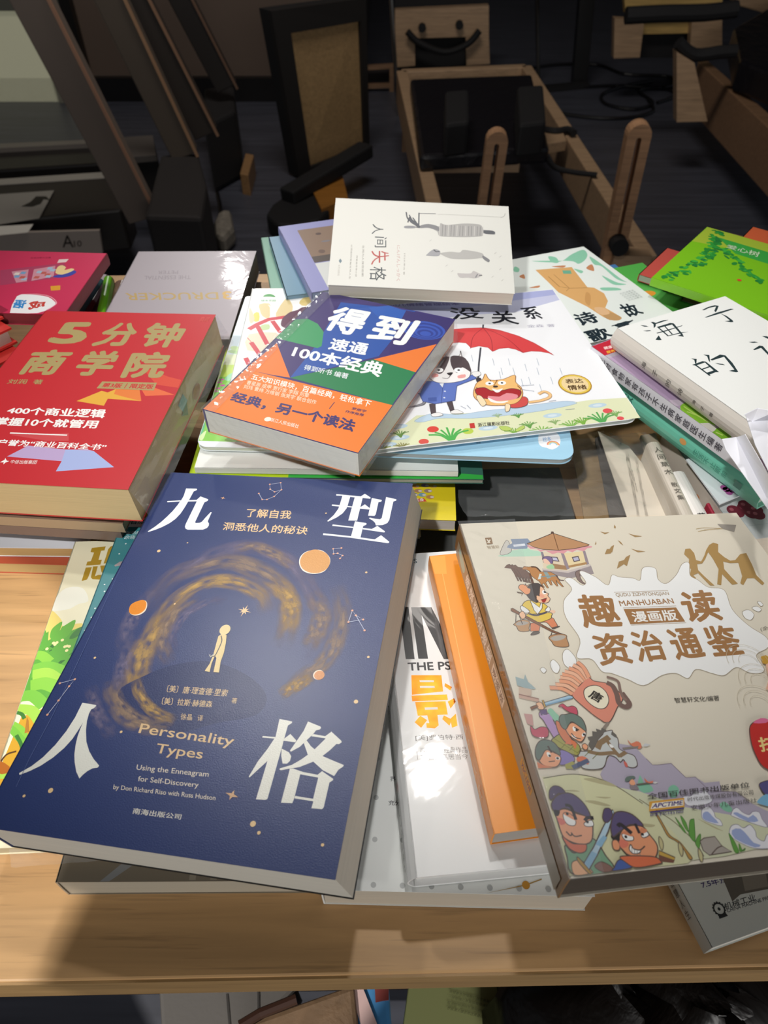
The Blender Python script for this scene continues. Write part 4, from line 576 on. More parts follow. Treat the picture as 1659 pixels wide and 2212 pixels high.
PO([(.1494,.9311),(.1593,.93),(.1724,.937),(.17,.9446),(.1551,.9442),(.1494,.9389)], '#f7f7f4', 2, .35); PO([(.1933,.935),(.2084,.9305),(.2104,.9385),(.1958,.9421)], '#f7f7f4', 2, .35); P([(.1496,.9281),(.1614,.9253),(.1737,.9342),(.17,.9372),(.158,.9328)], '#d98a62', 1); P([(.1915,.929),(.2003,.9228),(.2103,.9267),(.2091,.9315),(.1922,.9349)], '#d98a62', 2); bk.C(I, [(.1563,.9366)][0], .6, '#222222'); bk.C(I, [(.1967,.9353)][0], .6, '#222222')
bk.L(I, [(.1472,.9151),(.1557,.9119),(.1728,.9312)], 1.6, '#332c30', 1); bk.L(I, [(.1896,.9129),(.1908,.9328)], 1.2, '#332c30'); PO([(.1535,.9603),(.1606,.9524),(.1634,.9612),(.1776,.9654),(.1706,.9704),(.1574,.9692)], '#fbfbf8', 1, .4); bk.L(I, [(.1634,.9612),(.1769,.9644),(.1916,.9581)], .5, OL, 1); P([(.1388,.9418),(.151,.9429),(.1566,.9511),(.1443,.9576),(.1349,.9529)], '#e57f68', 3)
for k in range(4): bk.L(I, [(([(.1607,.9572),(.1565,.9672)])[j][0] + k * .0045, ([(.1607,.9572),(.1565,.9672)])[j][1] + k * .004) for j in (0, 1)], .25, '#8a8580')
PO([(.1042,.9911),(.1214,.978),(.1364,.985),(.1432,.9948),(.0994,.997)], '#4a64a8', 1, .4); PO([(.126,.9729),(.1509,.9733),(.2029,.98),(.2138,.9903),(.2098,.9936),(.1541,.9958),(.1328,.9828)], '#e0744c', 2, .4)
I = 'printed_sticker'
# right edge sticker and figures
PO([(.5866,.7346),(.6078,.7154),(.6367,.7135),(.7573,.7273),(.6789,.8374),(.579,.829),(.5679,.7856)], '#c9342f', 3, .4); bk.T(SL, '扫码', [(.5961,.7518),(.6927,.7535),(.6676,.7899),(.5847,.787)], '#f0d48a', .03); P([(.6078,.7154),(.6375,.705),(.6564,.7108),(.6428,.7182)], '#e0729a', 2)
PO([(.532,.8622),(.5457,.8542),(.5713,.8545),(.5714,.8801),(.5388,.8844)], '#5a5488', 2, .3); P([(.5084,.8924),(.537,.8807),(.5566,.8895),(.5433,.9095),(.5081,.8994)], '#7fb7d8', 2); P([(.7453,.5375),(.7629,.5338),(.771,.5444),(.7491,.5625),(.7379,.5568)], '#c79a3f'); P([(.7444,.5622),(.776,.5596),(.7277,.6322),(.7002,.6301),(.7268,.6041)], '#e5b89c', 2)
for k in range(7):
    c_ = (.70 + k % 3 * .13 - .04 * (k > 3), .55 + k // 3 * .06); 
    for r in (5, 8, 11): bk.L(I, [(c_[0] + r * math.cos(t) / 1000 / bk.W, c_[1] - r * math.sin(t) / 1000 / bk.H) for t in [math.pi * q / 12 for q in range(13)]], .22, '#c8bca4')
bk.T(SL, '全国百佳图书出版单位', [(.2468,.8544),(.512,.8511),(.506,.863),(.2428,.8667)], '#3d3a36', .008); bk.T(SL, '时代出版传媒股份有限公司', [(.3403,.871),(.5106,.8686),(.5054,.8794),(.3371,.8797)], '#5a5650'); bk.T(SL, '安徽少年儿童出版社', [(.3396,.8878),(.5089,.8866),(.5045,.8961),(.3359,.8983)], '#5a5650')
bk.P('publisher_label', [(.2441,.8719),(.3323,.8712),(.3227,.8901),(.2339,.8916)], '#d9a13c'); bk.P('publisher_label', [(.25,.8758),(.3278,.875),(.3219,.8868),(.2395,.8873)], '#f0ead8'); bk.T('publisher_label', 'APCTIME', [(.2515,.8767),(.3263,.8761),(.3207,.8853),(.2431,.886)], '#4a3a7c', .03); bk.L('publisher_label', [(.2353,.8938),(.3193,.8927)], .6, '#4a3a7c'); bk.T('publisher_label', '时代出版', [(.2345,.8967),(.3174,.8963),(.3153,.9014),(.232,.9025)], '#4a3a7c', .01)
sp = bk.spine()
sp.P('spine_panel', [(.03, .42), (.985, .42), (.985, 1.0), (.03, 1.0)], '#a5967f'); sp.P('spine_lettering', [(.05, .55), (.09, .5), (.13, .6), (.12, .85), (.07, .8)], '#9fc9c4', 2)
for i, ch in enumerate('趣读资治通鉴'): sp.T('spine_lettering', ch, [(.15 + i * .05, .92), (.15 + i * .05, .5), (.19 + i * .05, .5), (.19 + i * .05, .92)], '#f1eee6', .02)
sp.P('spine_lettering', [(.46, .55), (.57, .55), (.57, .9), (.46, .9)], '#e9e4d8', 0)
for i, ch in enumerate('漫画版'): sp.T('spine_lettering', ch, [(.467 + i * .034, .86), (.467 + i * .034, .6), (.495 + i * .034, .6), (.495 + i * .034, .86)], '#3a332c', .01)
sp.P('spine_lettering', [(.72, .5), (.80, .5), (.80, .75), (.72, .75)], '#d9a13c'); sp.T('spine_lettering', 'APCTIME', [(.725, .72), (.725, .55), (.795, .55), (.795, .72)][0:1] + [(.795, .72), (.795, .55), (.725, .55)], '#4a3a7c', .02)
sp.flush(); bk.flush()

film('plastic_wrap', bk.root, [(-bk.W / 2 - .001, bk.H / 2 + .001, .0212), (-bk.W / 2 + .035, bk.H / 2 + .001, .0212), (-bk.W / 2 + .014, -bk.H / 2 - .001, .0212), (-bk.W / 2 - .001, -bk.H / 2 - .001, .0212)], 7, 44, .00022, 'glinting clear film along the spine edge', 5)

# ------------------------------------------------------------------ centre pile
T1, SL, I = 'title_lettering', 'small_lettering', 'cover_illustration'
bk = Book('paperback_book', 'purple, green and orange shrink-wrapped book with bold white characters, topping the centre pile', (-.0338,.4406,.851,-.0017,-.0281,-.4276,.1182,.175), .0200, '#3c3170', '#cfcec4', 'film', back='#e07a2a')
bk.P(I, [(.1885,.0591),(.7122,-.0095),(.7123,.4032),(.3123,.6834),(.289,.4354)], '#2b56a8'); bk.P(I, [(.3956,.0531),(.5139,.0008),(.6778,.0195),(.6727,.1504),(.4929,.105)], '#2f5fb4', 0)
bk.P(I, [(.0133,.0091),(.163,.0146),(.289,.4354),(.3123,.6834),(.0395,.4693),(.0061,.2766)], '#40346f'); bk.P(I, [(.6512,.013),(.9999,.0045),(1.0024,.221),(.7619,.3727),(.6829,.1661)], '#382f6c')
bk.P(I, [(.0061,.2766),(.0764,.2477),(.1714,.2692),(.2572,.3197),(.3254,.4253),(.3124,.4462),(-.0041,.4458)], '#3d9a63', 0)
bk.P(I, [(.9964,.2226),(.9927,.4546),(.6972,.4322)], '#ee7d33'); bk.P(I, [(.6972,.4322),(.991,.4519),(.9943,.6924),(.3123,.6834)], '#26804f'); bk.P(I, [(.0396,.4781),(.3123,.6834),(.1863,.6951),(.0177,.7023),(.0115,.6799)], '#ee7d33')
for k in range(7): bk.C(I, (.86 + .004 * k, .14 + .004 * k), 17 - 2.1 * k, '#2c3f92' if k % 2 else '#3a57b4', 13 - 1.6 * k)
bk.labels = {T1: 'bold white characters', 'paper_band': 'orange paper band', I: 'purple, blue, green and orange shapes'}
bk.P('paper_band', [(.0118,.7008),(.9975,.6915),(1.001,1),(-.0018,1.0009)], '#ee7f2c')
bk.T(T1, '得', [(.1774,.0925),(.4598,.079),(.4807,.3033),(.2206,.3041)], '#f6f8f6', .035); bk.T(T1, '到', [(.5095,.0849),(.8007,.0741),(.8136,.2904),(.5428,.304)], '#f6f8f6', .035)
bk.T(T1, '速通', [(.344,.3463),(.6031,.3278),(.6315,.4189),(.377,.4386)], '#f6f8f6', .03); bk.T(T1, '100本经典', [(.1665,.4605),(.7862,.4402),(.8149,.5431),(.2017,.5481)], '#f6f8f6', .03); bk.T(SL, '得到听书 编著', [(.3293,.5753),(.625,.5649),(.6394,.6029),(.3457,.6126)], '#e8eef0', .012)
bk.T(SL, '五大知识模块，百篇经典，轻松拿下', [(.0785,.7172),(.8709,.6957),(.885,.74),(.1004,.7565)], '#fbf5ea', .015); bk.T(SL, '曹星原 成甲 贾行家 李翔 刘擎', [(.0888,.7659),(.5006,.7473),(.5151,.7769),(.1024,.7928)], '#f8e6cc', .006); bk.T(SL, '刘玮 曹炜 万维钢 张笑宇 联合创作', [(.0933,.7954),(.573,.7766),(.5848,.8047),(.1068,.8219)], '#f8e6cc', .006)
bk.T(T1, '经典，另一个读法', [(.075,.8518),(.873,.8314),(.8951,.9018),(.0995,.9153)], '#382c6a', .035); bk.T(SL, '罗振宇', [(.7935,.763),(.8816,.7591),(.8858,.776),(.7981,.7799)], '#382c6a', .01); bk.T(SL, '作序推荐', [(.7709,.7889),(.8843,.7847),(.8884,.8013),(.7747,.8045)], '#382c6a', .01); bk.L(SL, [(.6755,.7621),(.677,.807)], .5, '#382c6a')
bk.T(SL, '浙江人民出版社', [(.4115,.9427),(.5904,.938),(.5999,.9605),(.4202,.9646)], '#fbeedd', .01); bk.C(SL, [(.3999,.9568)][0], 2.4, '#fbeedd')
film('plastic_wrap', bk.root, [(-bk.W / 2 - .001, bk.H / 2 + .001, .0209), (-bk.W / 2 + .010, bk.H / 2 + .001, .0209), (-bk.W / 2 + .010, -bk.H / 2 - .001, .0209), (-bk.W / 2 - .001, -bk.H / 2 - .001, .0209)], 5, 70, .00016, 'glinting clear film along the left edge', 8)
film('plastic_wrap', bk.root, [(-bk.W / 2, -bk.H / 2 - .001, .020), (bk.W / 2, -bk.H / 2 - .001, .020), (bk.W / 2 - .002, -bk.H / 2 - .003, .001), (-bk.W / 2 + .002, -bk.H / 2 - .003, .001)], 40, 6, .0005, 'creased clear film over the front page edges', 9)
film('plastic_wrap', bk.root, [(bk.W / 2 + .001, -bk.H / 2, .020), (bk.W / 2 + .001, bk.H / 2, .020), (bk.W / 2 + .003, bk.H / 2, .001), (bk.W / 2 + .003, -bk.H / 2, .001)], 40, 6, .0005, 'creased clear film over the right page edges', 10)
bk.flush()
bk = Book('picture_book', 'white picture book showing two cartoon cats under a red umbrella', (.0554,.4726,.829,.0018,-.0015,.1789,.2298,.1861), .0038, '#f3f4f7', '#9aa39f', 'gloss', spine='t', rad=[.002, .002, .010, .002])
P = lambda p, c, s=0: bk.P(I, p, c, s)
def PO(p, c, s=0, w=.4, col='#4a4348'): bk.P(I, p, c, s); bk.L(I, p, w, col, s, True)
P([(0.003, .003), (.997, .003), (.997, .10), (.8, .17), (.6, .15), (.4, .19), (.2, .16), (.003, .2)], '#c7cae4'); P([(.003, .003), (.997, .003), (.997, .05), (.6, .09), (.3, .07), (.003, .1)], '#aab0da')
bk.labels = {T1: 'black brush characters', 'gold_seal': 'round golden seal'}
for ch, q in (('没', [(.5653,.0721),(.6745,.0967),(.6784,.1955),(.5581,.1779)]), ('关', [(.7149,.1389),(.7945,.1503),(.7947,.2739),(.6939,.2433)]), ('系', [(.8247,.1306),(.8999,.1343),(.8899,.2528),(.8309,.2299)])): bk.T(T1, ch, q, '#22252e', .02)
bk.T(SL, '幼儿情绪管理绘本', [(.3452,-.0145),(.6115,.0388),(.6137,.0629),(.3442,.0155)], '#6f6aa6', .02); bk.T(SL, '金森 著', [(.8175,.2806),(.9184,.2971),(.9142,.3211),(.8145,.3048)], '#a9a6b8')
I = 'printed_umbrella'
PO([(.5385,.2579),(.5931,.2595),(.6566,.2691),(.708,.3007),(.7624,.3585),(.8056,.4276),(.8306,.4839),(.8486,.5334),(.8356,.5135),(.8103,.4965),(.7794,.4867),(.7482,.491),(.7292,.4611),(.7066,.4445),(.6736,.4428),(.6462,.4595),(.6374,.426),(.6081,.4079),(.5783,.4156),(.5686,.3742),(.5438,.3642),(.5101,.3654)], '#d9474a', 0, .5, '#b02f38')
for p in ([(.654,.2716),(.6051,.3306),(.5755,.4193)], [(.6559,.2721),(.6633,.3586),(.6469,.4568)], [(.6579,.2694),(.7182,.371),(.7482,.491)]): bk.L(I, p, .6, '#a8323a', 1)
bk.L(I, [(.6617,.2439),(.6536,.2731)], 1.3, '#3a3a44'); bk.L(I, [(.612,.4203),(.5786,.5389),(.5501,.6517)], 1.4, '#44454f')
for p in [(.5683,.4674),(.6342,.5102),(.6872,.5221),(.6465,.5813),(.6864,.5902),(.7331,.5737),(.7839,.5439),(.7219,.6645),(.7662,.6082),(.7944,.6808),(.8429,.6255),(.6945,.6713),(.6342,.6052),(.7447,.7212)]: bk.L(I, [p, (p[0] - .006, p[1] + .05)], .35, '#98a6b8')
I = 'printed_meadow'
# grass, puddle and flowers
P([(.1385,1.0193),(.2268,.9118),(.3102,.8294),(.4432,.8478),(.5427,.8585),(.6328,.8612),(.754,.8649),(.8803,.8573),(1.0144,.8692),(1.1826,.8949),(1.0927,1.1176),(.9451,1.0292),(.6466,1.0335),(.4189,1.0198),(.1916,1.0313)], '#dfe3bd')
PO([(.2988,.8611),(.3577,.8285),(.4421,.8533),(.5269,.8491),(.6112,.8505),(.6978,.8463),(.7964,.8469),(.8267,.8693),(.7231,.8874),(.6129,.8918),(.4828,.8855),(.3809,.8625),(.326,.8729)], '#bcd2e4', 2, .3, '#7f9ab8')
for p in [(.7308,.9241),(.8897,.8954),(.2429,.8823),(.2384,.9471),(.1937,.9797),(.5149,.9524)]: bk.C(I, p, 7, '#bcd3e2', 2.6); bk.C(I, p, 3.6, '#d5e3ea', 1.3)
for p, c, r in zip([(.3462,.9222),(.9104,.9355),(.9355,.9874),(.3058,.9858),(.4497,.9565),(.9638,1.0445)], ('#d9473c', '#e0565a', '#e0565a', '#d9564c', '#b9cf52', '#d8d06a'), (4.2, 3.6, 2.6, 3.6, 4, 2)): bk.C(I, p, r, c, r * .8)
for p, h, c in zip([(.39,.9649),(.5884,.9877),(.8733,.9734),(.7715,.9901),(.6731,1.0013),(.6426,.9611),(.8117,.9766),(.2417,.9261),(.1745,.9964),(.6228,.8998),(.2364,.9946),(.7257,.9629),(.5603,.8857),(.9277,.9568)], (15, 7, 13, 9, 9, 7, 8, 7, 7, 5, 6, 5, 4, 6), ('#4fae52', '#7fb04a', '#58a85a', '#86b85c', '#86b85c', '#6aa050', '#7fb04a', '#6a8f4a', '#8f9a4a', '#5f9a4f', '#8f8a4a', '#8fb070', '#9fb88a', '#7fae62')):
    for k in range(-3, 4):
        bk.L(I, [(p[0], p[1] + .6 * h / 1000 / bk.H), (p[0] + k * .13 * h / 1000 / bk.W, p[1]), (p[0] + k * .32 * h / 1000 / bk.W, p[1] - (.55 - abs(k) * .13) * h / 1000 / bk.H)], h * .10, c, 1)
PO([(.551,.9539),(.5727,.9565),(.5855,.9761),(.569,.9834),(.5536,.9744)], '#b9cf6a', 1, .25, '#6a8f3a'); PO([(.5953,.9838),(.6244,.9626),(.6247,.9793),(.5987,.9933)], '#b9cf6a', 1, .25, '#6a8f3a')
bk.P(SL, [(.4633,.9151),(.4792,.9153),(.4758,.9436),(.4601,.9434)], '#c43a34'); bk.T(SL, '浙江摄影出版社', [(.4887,.9175),(.5891,.9265),(.5855,.9482),(.4857,.9414)], '#4d4a44', .01)
I = 'printed_black_cat'
# black and white cat in a blue coat
gy = '#54484c'
PO([(.3624,.7707),(.382,.7692),(.3715,.8374),(.3573,.8307)], gy, 0, .3); PO([(.4196,.7716),(.4382,.7698),(.4334,.8316),(.4198,.8309)], gy, 0, .3); PO([(.3567,.8341),(.3816,.8281),(.3926,.8479),(.3625,.8504)], '#eceae8', 1, .3); PO([(.4204,.831),(.4421,.8242),(.458,.8488),(.4257,.8461)], '#eceae8', 1, .3)
PO([(.2834,.7767),(.3402,.7598),(.3533,.7204),(.334,.6914),(.3525,.7079),(.355,.745),(.3411,.7719)], '#8f8e96', 1, .4)
PO([(.3777,.6193),(.4604,.6444),(.5328,.6153),(.5521,.6),(.5468,.638),(.4734,.6728),(.4481,.766),(.3802,.7723),(.3452,.7489),(.3437,.7059)], '#5f76bf', 0, .5, '#3f4f8a'); bk.L(I, [(.4311,.6505),(.4011,.7735)], .4, '#3f4f8a'); P([(.3651,.7291),(.3939,.7319),(.3899,.7589),(.363,.7541)], '#4a60a8'); P([(.4196,.6454),(.4353,.6451),(.4246,.6744)], '#eceff4'); bk.C(I, [(.4177,.741)][0], .8, '#dfe3ee'); bk.C(I, [(.4276,.7001)][0], .8, '#dfe3ee')
PO([(.3928,.5707),(.4322,.4785),(.453,.4202),(.4849,.3916),(.4778,.461),(.5222,.4682),(.5364,.4319),(.5327,.4803),(.5444,.5175),(.5396,.5839),(.524,.6264),(.4917,.645),(.4472,.6478),(.407,.6298)], '#f2efee', 2, .5); P([(.4212,.5372),(.444,.4673),(.4648,.444),(.4778,.461),(.4877,.4771),(.4512,.564),(.4292,.5789)], gy, 1); P([(.4966,.4652),(.5336,.4763),(.5444,.5175),(.5401,.5906),(.5176,.5522),(.4913,.5863),(.4833,.531)], gy, 1); P([(.469,.3881),(.4854,.3889),(.4791,.4613),(.4559,.4561),(.4491,.4405)], '#cfcdd2', 1)
for p in ([(.4353,.5537)][0], [(.5013,.5686)][0]): bk.C(I, p, 3.6, '#ffffff', 3.2); bk.C(I, p, 1.1, '#2b282c')
P([(.4573,.5812),(.4784,.5807),(.4662,.6003)], '#2f292c', 1); bk.L(I, [(.4662,.6003),(.4534,.617),(.4358,.6104)], .5, gy, 1); P([(.4079,.5741),(.4262,.5782),(.4244,.5975),(.4033,.5992)], '#eba4a0', 2); P([(.4904,.6058),(.5165,.6025),(.512,.6237),(.4895,.6251)], '#eba4a0', 2); PO([(.5399,.5972),(.5665,.5926),(.5675,.6166),(.546,.6275)], '#eceae8', 2, .3); P([(.5468,.638),(.5624,.639),(.5569,.6635),(.5443,.6633)], '#3a3438', 1)
I = 'printed_tabby_cat'
# crying tabby
PO([(.5935,.7988),(.6752,.7928),(.6674,.8454),(.617,.8518)], '#d0524e', 1, .4); PO([(.5139,.7443),(.5386,.6748),(.5665,.649),(.5841,.6138),(.5897,.6581),(.6327,.6639),(.6791,.6444),(.6702,.6916),(.6788,.7317),(.6712,.7797),(.6429,.8219),(.6039,.8311),(.5462,.8181),(.5224,.7888)], '#efbd78', 2, .5, '#8f5a34')
for p in ([(.5897,.6581),(.5937,.6999),(.6138,.6635)], [(.5333,.6989),(.5454,.7142),(.5296,.7293)], [(.67,.717),(.6757,.7435),(.6608,.7526)]): bk.L(I, p, .9, '#8a5530')
PO([(.5276,.7102),(.56,.7049),(.5787,.7316),(.615,.7361),(.6476,.7309),(.672,.7527),(.6576,.7889),(.6366,.7988),(.6007,.7943),(.5549,.7804),(.5289,.7599)], '#a92a30', 1, .5); P([(.5595,.7607),(.5933,.7744),(.6224,.7564),(.6548,.776),(.6424,.8001),(.5988,.8024),(.5591,.7886)], '#e48f98', 2); P([(.5823,.7162),(.5981,.7285),(.6179,.7242),(.6003,.7452),(.5885,.7426)], '#f5f2ee', 1); P([(.5568,.7723),(.5805,.8019),(.6162,.8063),(.5951,.8172),(.5617,.8036)], '#f5f2ee', 1)
for p in ([(.5828,.6822)][0], [(.6238,.6876)][0]): bk.C(I, p, 3.2, '#fbfbf8', 2.6); bk.C(I, p, 1, '#2b282c')
bk.C(I, [(.5971,.7069)][0], 2, '#3a2c2c', 1.3)
PO([(.5201,.7579),(.5361,.7554),(.543,.8054),(.5247,.8192)], '#f3ddb8', 1, .3); PO([(.6024,.8248),(.6154,.8337),(.6042,.8665),(.5913,.8695)], '#f3ddb8', 1, .3); bk.L(I, [(.6777,.8298),(.715,.8285),(.7496,.8157),(.7591,.7933),(.7457,.7742),(.7238,.7854)], 2.6, '#c99a62', 1); bk.L(I, [(.6777,.8298),(.715,.8285),(.7496,.8157),(.7591,.7933),(.7457,.7742),(.7238,.7854)], 1.9, '#eec48c', 1)
for p in ([(.4583,.8042),(.472,.825)], [(.4797,.8031),(.4864,.8283)], [(.7804,.9003),(.8107,.9013)], [(.7431,.8385),(.768,.838)], [(.6819,.7197),(.7252,.7231)], [(.6757,.7435),(.7139,.7646)]): bk.L(I, p, .4, '#8f98ac')
I = 'cover_illustration'
bk.C('gold_seal', [(.8586,.7494)][0], 12.6, '#b8891f'); bk.C('gold_seal', [(.8586,.7494)][0], 11.8, '#e6c95a'); bk.C('gold_seal', [(.8586,.7494)][0], 10.2, '#eed5a2'); bk.T('gold_seal', '表达', [(.8343,.7093),(.8934,.7161),(.8899,.7475),(.8295,.7403)], '#4d3416', .02); bk.T('gold_seal', '情绪', [(.8302,.7506),(.8925,.7596),(.8887,.7915),(.8263,.7849)], '#4d3416', .02)
bk.flush()
bk = Book('picture_book', 'white picture book with a red ladder and pale yellow trees, under the purple-orange book', (-.0257,.5177,.82,.0015,.0011,.0083,.1907,.172), .0065, '#f6f6f2', '#c9c8be', 'gloss', rad=.004)
P = lambda p, c, s=0: bk.P(I, p, c, s)
P([(.2944,.0458),(.3258,.0284),(.4839,.0907),(.7775,.3007),(.7734,.418),(.4891,.3383)], '#e6cfa4'); P([(.45, .003), (.99, .003), (.99, .05), (.45, .05)], '#bcd2a8'); P([(.55, .003), (.75, .003), (.8, .03), (.6, .03)], '#6f8fc0')
P([(.0509,.1644),(.0954,.1563),(.1087,.2147),(.1092,.3039),(.0761,.2797),(.0588,.2226)], '#e2cd98', 2); P([(.1357,.2558),(.1703,.1057),(.202,.157),(.2108,.2237),(.1924,.2885),(.1462,.2882)], '#e2cd98', 2); P([(.2375,.1573),(.25,.1063),(.2949,.0546),(.3128,.0895),(.2706,.1827)], '#dcc57e', 2)
P([(.1251,.4133),(.1032,.1981),(.0903,.1647),(.115,.1982),(.1317,.1649),(.1457,.4134)], '#fbfbf8'); P([(.0335,.4505),(.1515,.4363),(.1795,.5038),(.1511,.5976),(.0417,.5897)], '#f0dcc2', 2); P([(.035,.2551),(.0574,.2471),(.0656,.3274),(.0389,.3272)], '#e4d45c', 2); P([(.0093,.1975),(.0376,.2794),(.0427,.3272),(.03,.3507),(.0162,.2953)], '#ecd0ae', 1); P([(.081,.3667),(.1144,.3592),(.1187,.4056),(.0743,.4129)], '#c4d8a0', 2)
for p, wd in (([(.0284,.4049),(.0612,.3588),(.11,.3119),(.1773,.2924),(.2402,.3128)], 5), ([(.0628,.3743),(.124,.5399)], 4), ([(.1267,.3278),(.1739,.4365)], 4), ([(.0505,.5212),(.0954,.6184)], 4), ([(.0417,.6529),(.0621,.7079)], 4), ([(.0294,.4804),(.0837,.5757),(.0968,.7014)], 0.6)): bk.L(I, p, wd, '#cf3848')
P([(.1675,.3595),(.1706,.3044),(.1834,.2724),(.2042,.24),(.2341,.2239),(.2711,.191),(.2991,.337),(.2472,.4142),(.1852,.3907)], '#5c2a48', 2)
P('0' and [(.061,.0877),(.0709,.0661),(.0924,.0602),(.1118,.0751),(.1182,.0925),(.089,.0879)], '#3f9a4a', 1); bk.T(SL, '绘本花园', [(.0541,.1178),(.1236,.1183),(.1253,.1379),(.056,.1374)], '#6ab07a', .01)
bk.flush()
bk = Book('picture_book', 'picture book with pale blue sky and lime meadow, left in the centre pile', (-.0427,.494,.812,.0002,-.0019,-.0345,.1806,.2139), .0040, '#eaf2f6', '#c3c9b8', 'gloss', spine='r', rad=[.003, .003, .003, .008])
P = lambda p, c, s=0: bk.P(I, p, c, s)
P([(.003, .13), (.99, .13), (.99, .45), (.003, .45)], '#d3e6f0'); P([(.003, .45), (.2, .44), (.99, .45), (.99, .52), (.003, .52)], '#dbe8c0'); P([(.003, .52), (.99, .51), (.99, .985), (.003, .97)], '#c3e06a'); P([(.003, .60), (.3, .57), (.6, .62), (.99, .6), (.99, .985), (.003, .97)], '#8fd060')
P([(.0002,.4322),(.0238,.4139),(.0722,.4186),(.0965,.4413),(.0586,.4481)], '#a9d090', 2); P([(.0081,.3966),(.0305,.39),(.0737,.4067),(.0695,.4245),(.0211,.4199)], '#bfe09a', 2)
P([(.0292,.6161),(.0396,.585),(.0659,.5655),(.089,.5712),(.0606,.6214)], '#9fd8b4', 2); P([(-.0143,.9323),(-.0104,.8851),(.0083,.8793),(.0094,.9316),(.0002,.9575)], '#74c99a', 2)
for p in [(.012,.6349),(.0163,.6165),(.0118,.671),(.0075,.6888),(.0289,.6526)]: bk.C(I, p, 2.2, '#d06fb0', 1.4)
bk.L(I, [(.0128,.6012),(.0105,.647),(.0103,.7005)], .6, '#5fae5a'); P([(-.0011,.9525),(.0214,.9158),(.0184,.9672)], '#d9efb4', 1)
bk.flush()
bk = Book('picture_book', 'sky blue booklet with a rainbow cloud badge, under the cat picture book', (.0543,.4672,.82,-.0083,0,-.0592,.1684,.1938), .0045, '#a9d6ee', '#9da6a8', 'gloss', rad=[.002, .002, .011, .002])
bk.P('rainbow_badge', [(.8638,.8661),(.8852,.8489),(.9331,.841),(.9526,.8722),(.9464,.9197),(.9124,.9472),(.8906,.9381),(.8719,.9339),(.8587,.9139)], '#f6f8fa', 2)
for r, c in ((4.2, '#e8846a'), (3.3, '#f0c85a'), (2.4, '#8fc0e0')): bk.L('rainbow_badge', [(([(.9194,.9211)][0])[0] + r * math.cos(t) / 1000 / bk.W, ([(.9194,.9211)][0])[1] - r * math.sin(t) / 1000 / bk.H) for t in [math.pi * q / 10 for q in range(11)]], .8, c)
bk.T('rainbow_badge', '绘本', [(.8779,.8792),(.9139,.871),(.9142,.9005),(.8787,.9076)], '#8fb4d8', .01); bk.P(I, [(.7305,.8731),(.8059,.8584),(.8079,.8797),(.7332,.8889)], '#2a3440', 1); bk.T(SL, '出版', [(.5958,.9171),(.6138,.9141),(.6147,.9287),(.5969,.9317)], '#5a6a78')
bk.flush()
bk = Book('picture_book', 'plain white booklet lying in the shade of the centre pile', (-.0397,.4568,.806,0,0,-.0205,.1887,.1697), .0048, '#eef1ec', '#b8bdb0', 'gloss', spine='b'); bk.flush()
bk = Book('picture_book', 'lime and dark green picture book, lowest big one of the centre pile', (-.0336,.464,.8,0,0,-.0135,.2127,.1896), .0042, '#3f6f62', '#a5a89a', 'gloss')
bk.P(I, [(.002, .002), (.42, .002), (.34, .998), (.002, .998)], '#c4e22a'); bk.P(I, [(.34, .93), (.70, .945), (.998, .975), (.998, .998), (.34, .998)], '#3fbf4e'); bk.flush()  # dark teal carries the shade, bright green strip is the painted lit edge
bk = Book('shrink_wrapped_book', 'yellow shrink-wrapped activity book with animal stickers, beside the navy book', (-.0169,.3864,.786,-.0028,.0005,-.0467,.1395,.0849), .0110, '#ecd524', '#d8d3cc', 'film', spine='')
bk.P('sticker_panel', [(.45, .05), (.80, .05), (.795, .62), (.45, .66)], '#eef0ee'); bk.P('sticker_panel', [(.7785,.7722),(.8349,.7503),(.8519,.7884),(.7845,.8093)], '#d8442e'); bk.T('sticker_panel', '幼儿会', [(.767,.76),(.8348,.7477),(.8369,.7878),(.7695,.8035)], '#fbeee8', .03)
for p, c in zip([(.8059,.6638),(.8573,.6598),(.8418,.5932),(.884,.599),(.8271,.7112),(.8688,.7345),(.792,.6062),(.7835,.7146)], ('#b9896a', '#a58a7c', '#8f7a9a', '#d9b24a', '#7fa8b8', '#c98f5a', '#e8a24a', '#4a70a8')): bk.C('sticker_panel', p, 3.0, c, 2); bk.C('sticker_panel', (p[0] + .01, p[1]), 1.4, '#e9ddd0', 1)
bk.flush()
for i, (x1, y1, z1, h, cv) in enumerate(((.0225, .318, .009, .0075, '#d8d2c4'), (.0085, .302, .0168, .0035, '#c86a50'), (.0085, .302, .0206, .0085, '#dcdccf'))): pass
def slab(name, label, x0, x1, y0, y1, z0, T, cover, page, rz=0, group=None, spine='l'):
    b_ = Book(name, label, ((x0 + x1) / 2, (y0 + y1) / 2, TT + z0 + T, 0, 0, math.radians(rz), x1 - x0, y1 - y0), T, cover, page, 'gloss', spine=spine, group=group); b_.flush(); return b_
e = [(.024,.345,.754),(.027,.347,.754),(.034,.355,.754),(.031,.358,.754)]
slab('small_booklet', 'thin red booklet at the bottom of the little stack right of the navy book', -.07, e[0][0], e[0][1], e[0][1] + .06, .0002, .003, '#c95a42', '#c95a42')
slab('small_booklet', 'small cream booklet, shortest of the little stack right of the navy book', -.07, e[1][0], e[1][1], e[1][1] + .06, .0034, .0085, '#dfe0d4', '#cfd2c2')
slab('small_booklet', 'small booklet with a pale blue cover, in the little stack right of the navy book', -.07, e[2][0], e[2][1], e[2][1] + .06, .0122, .0045, '#7fa0b0', '#c9cdbd')
slab('small_booklet', 'small pale booklet right under the yellow activity book', -.07, e[3][0], e[3][1], e[3][1] + .06, .0170, .0075, '#dfe0d4', '#d0d3c4')
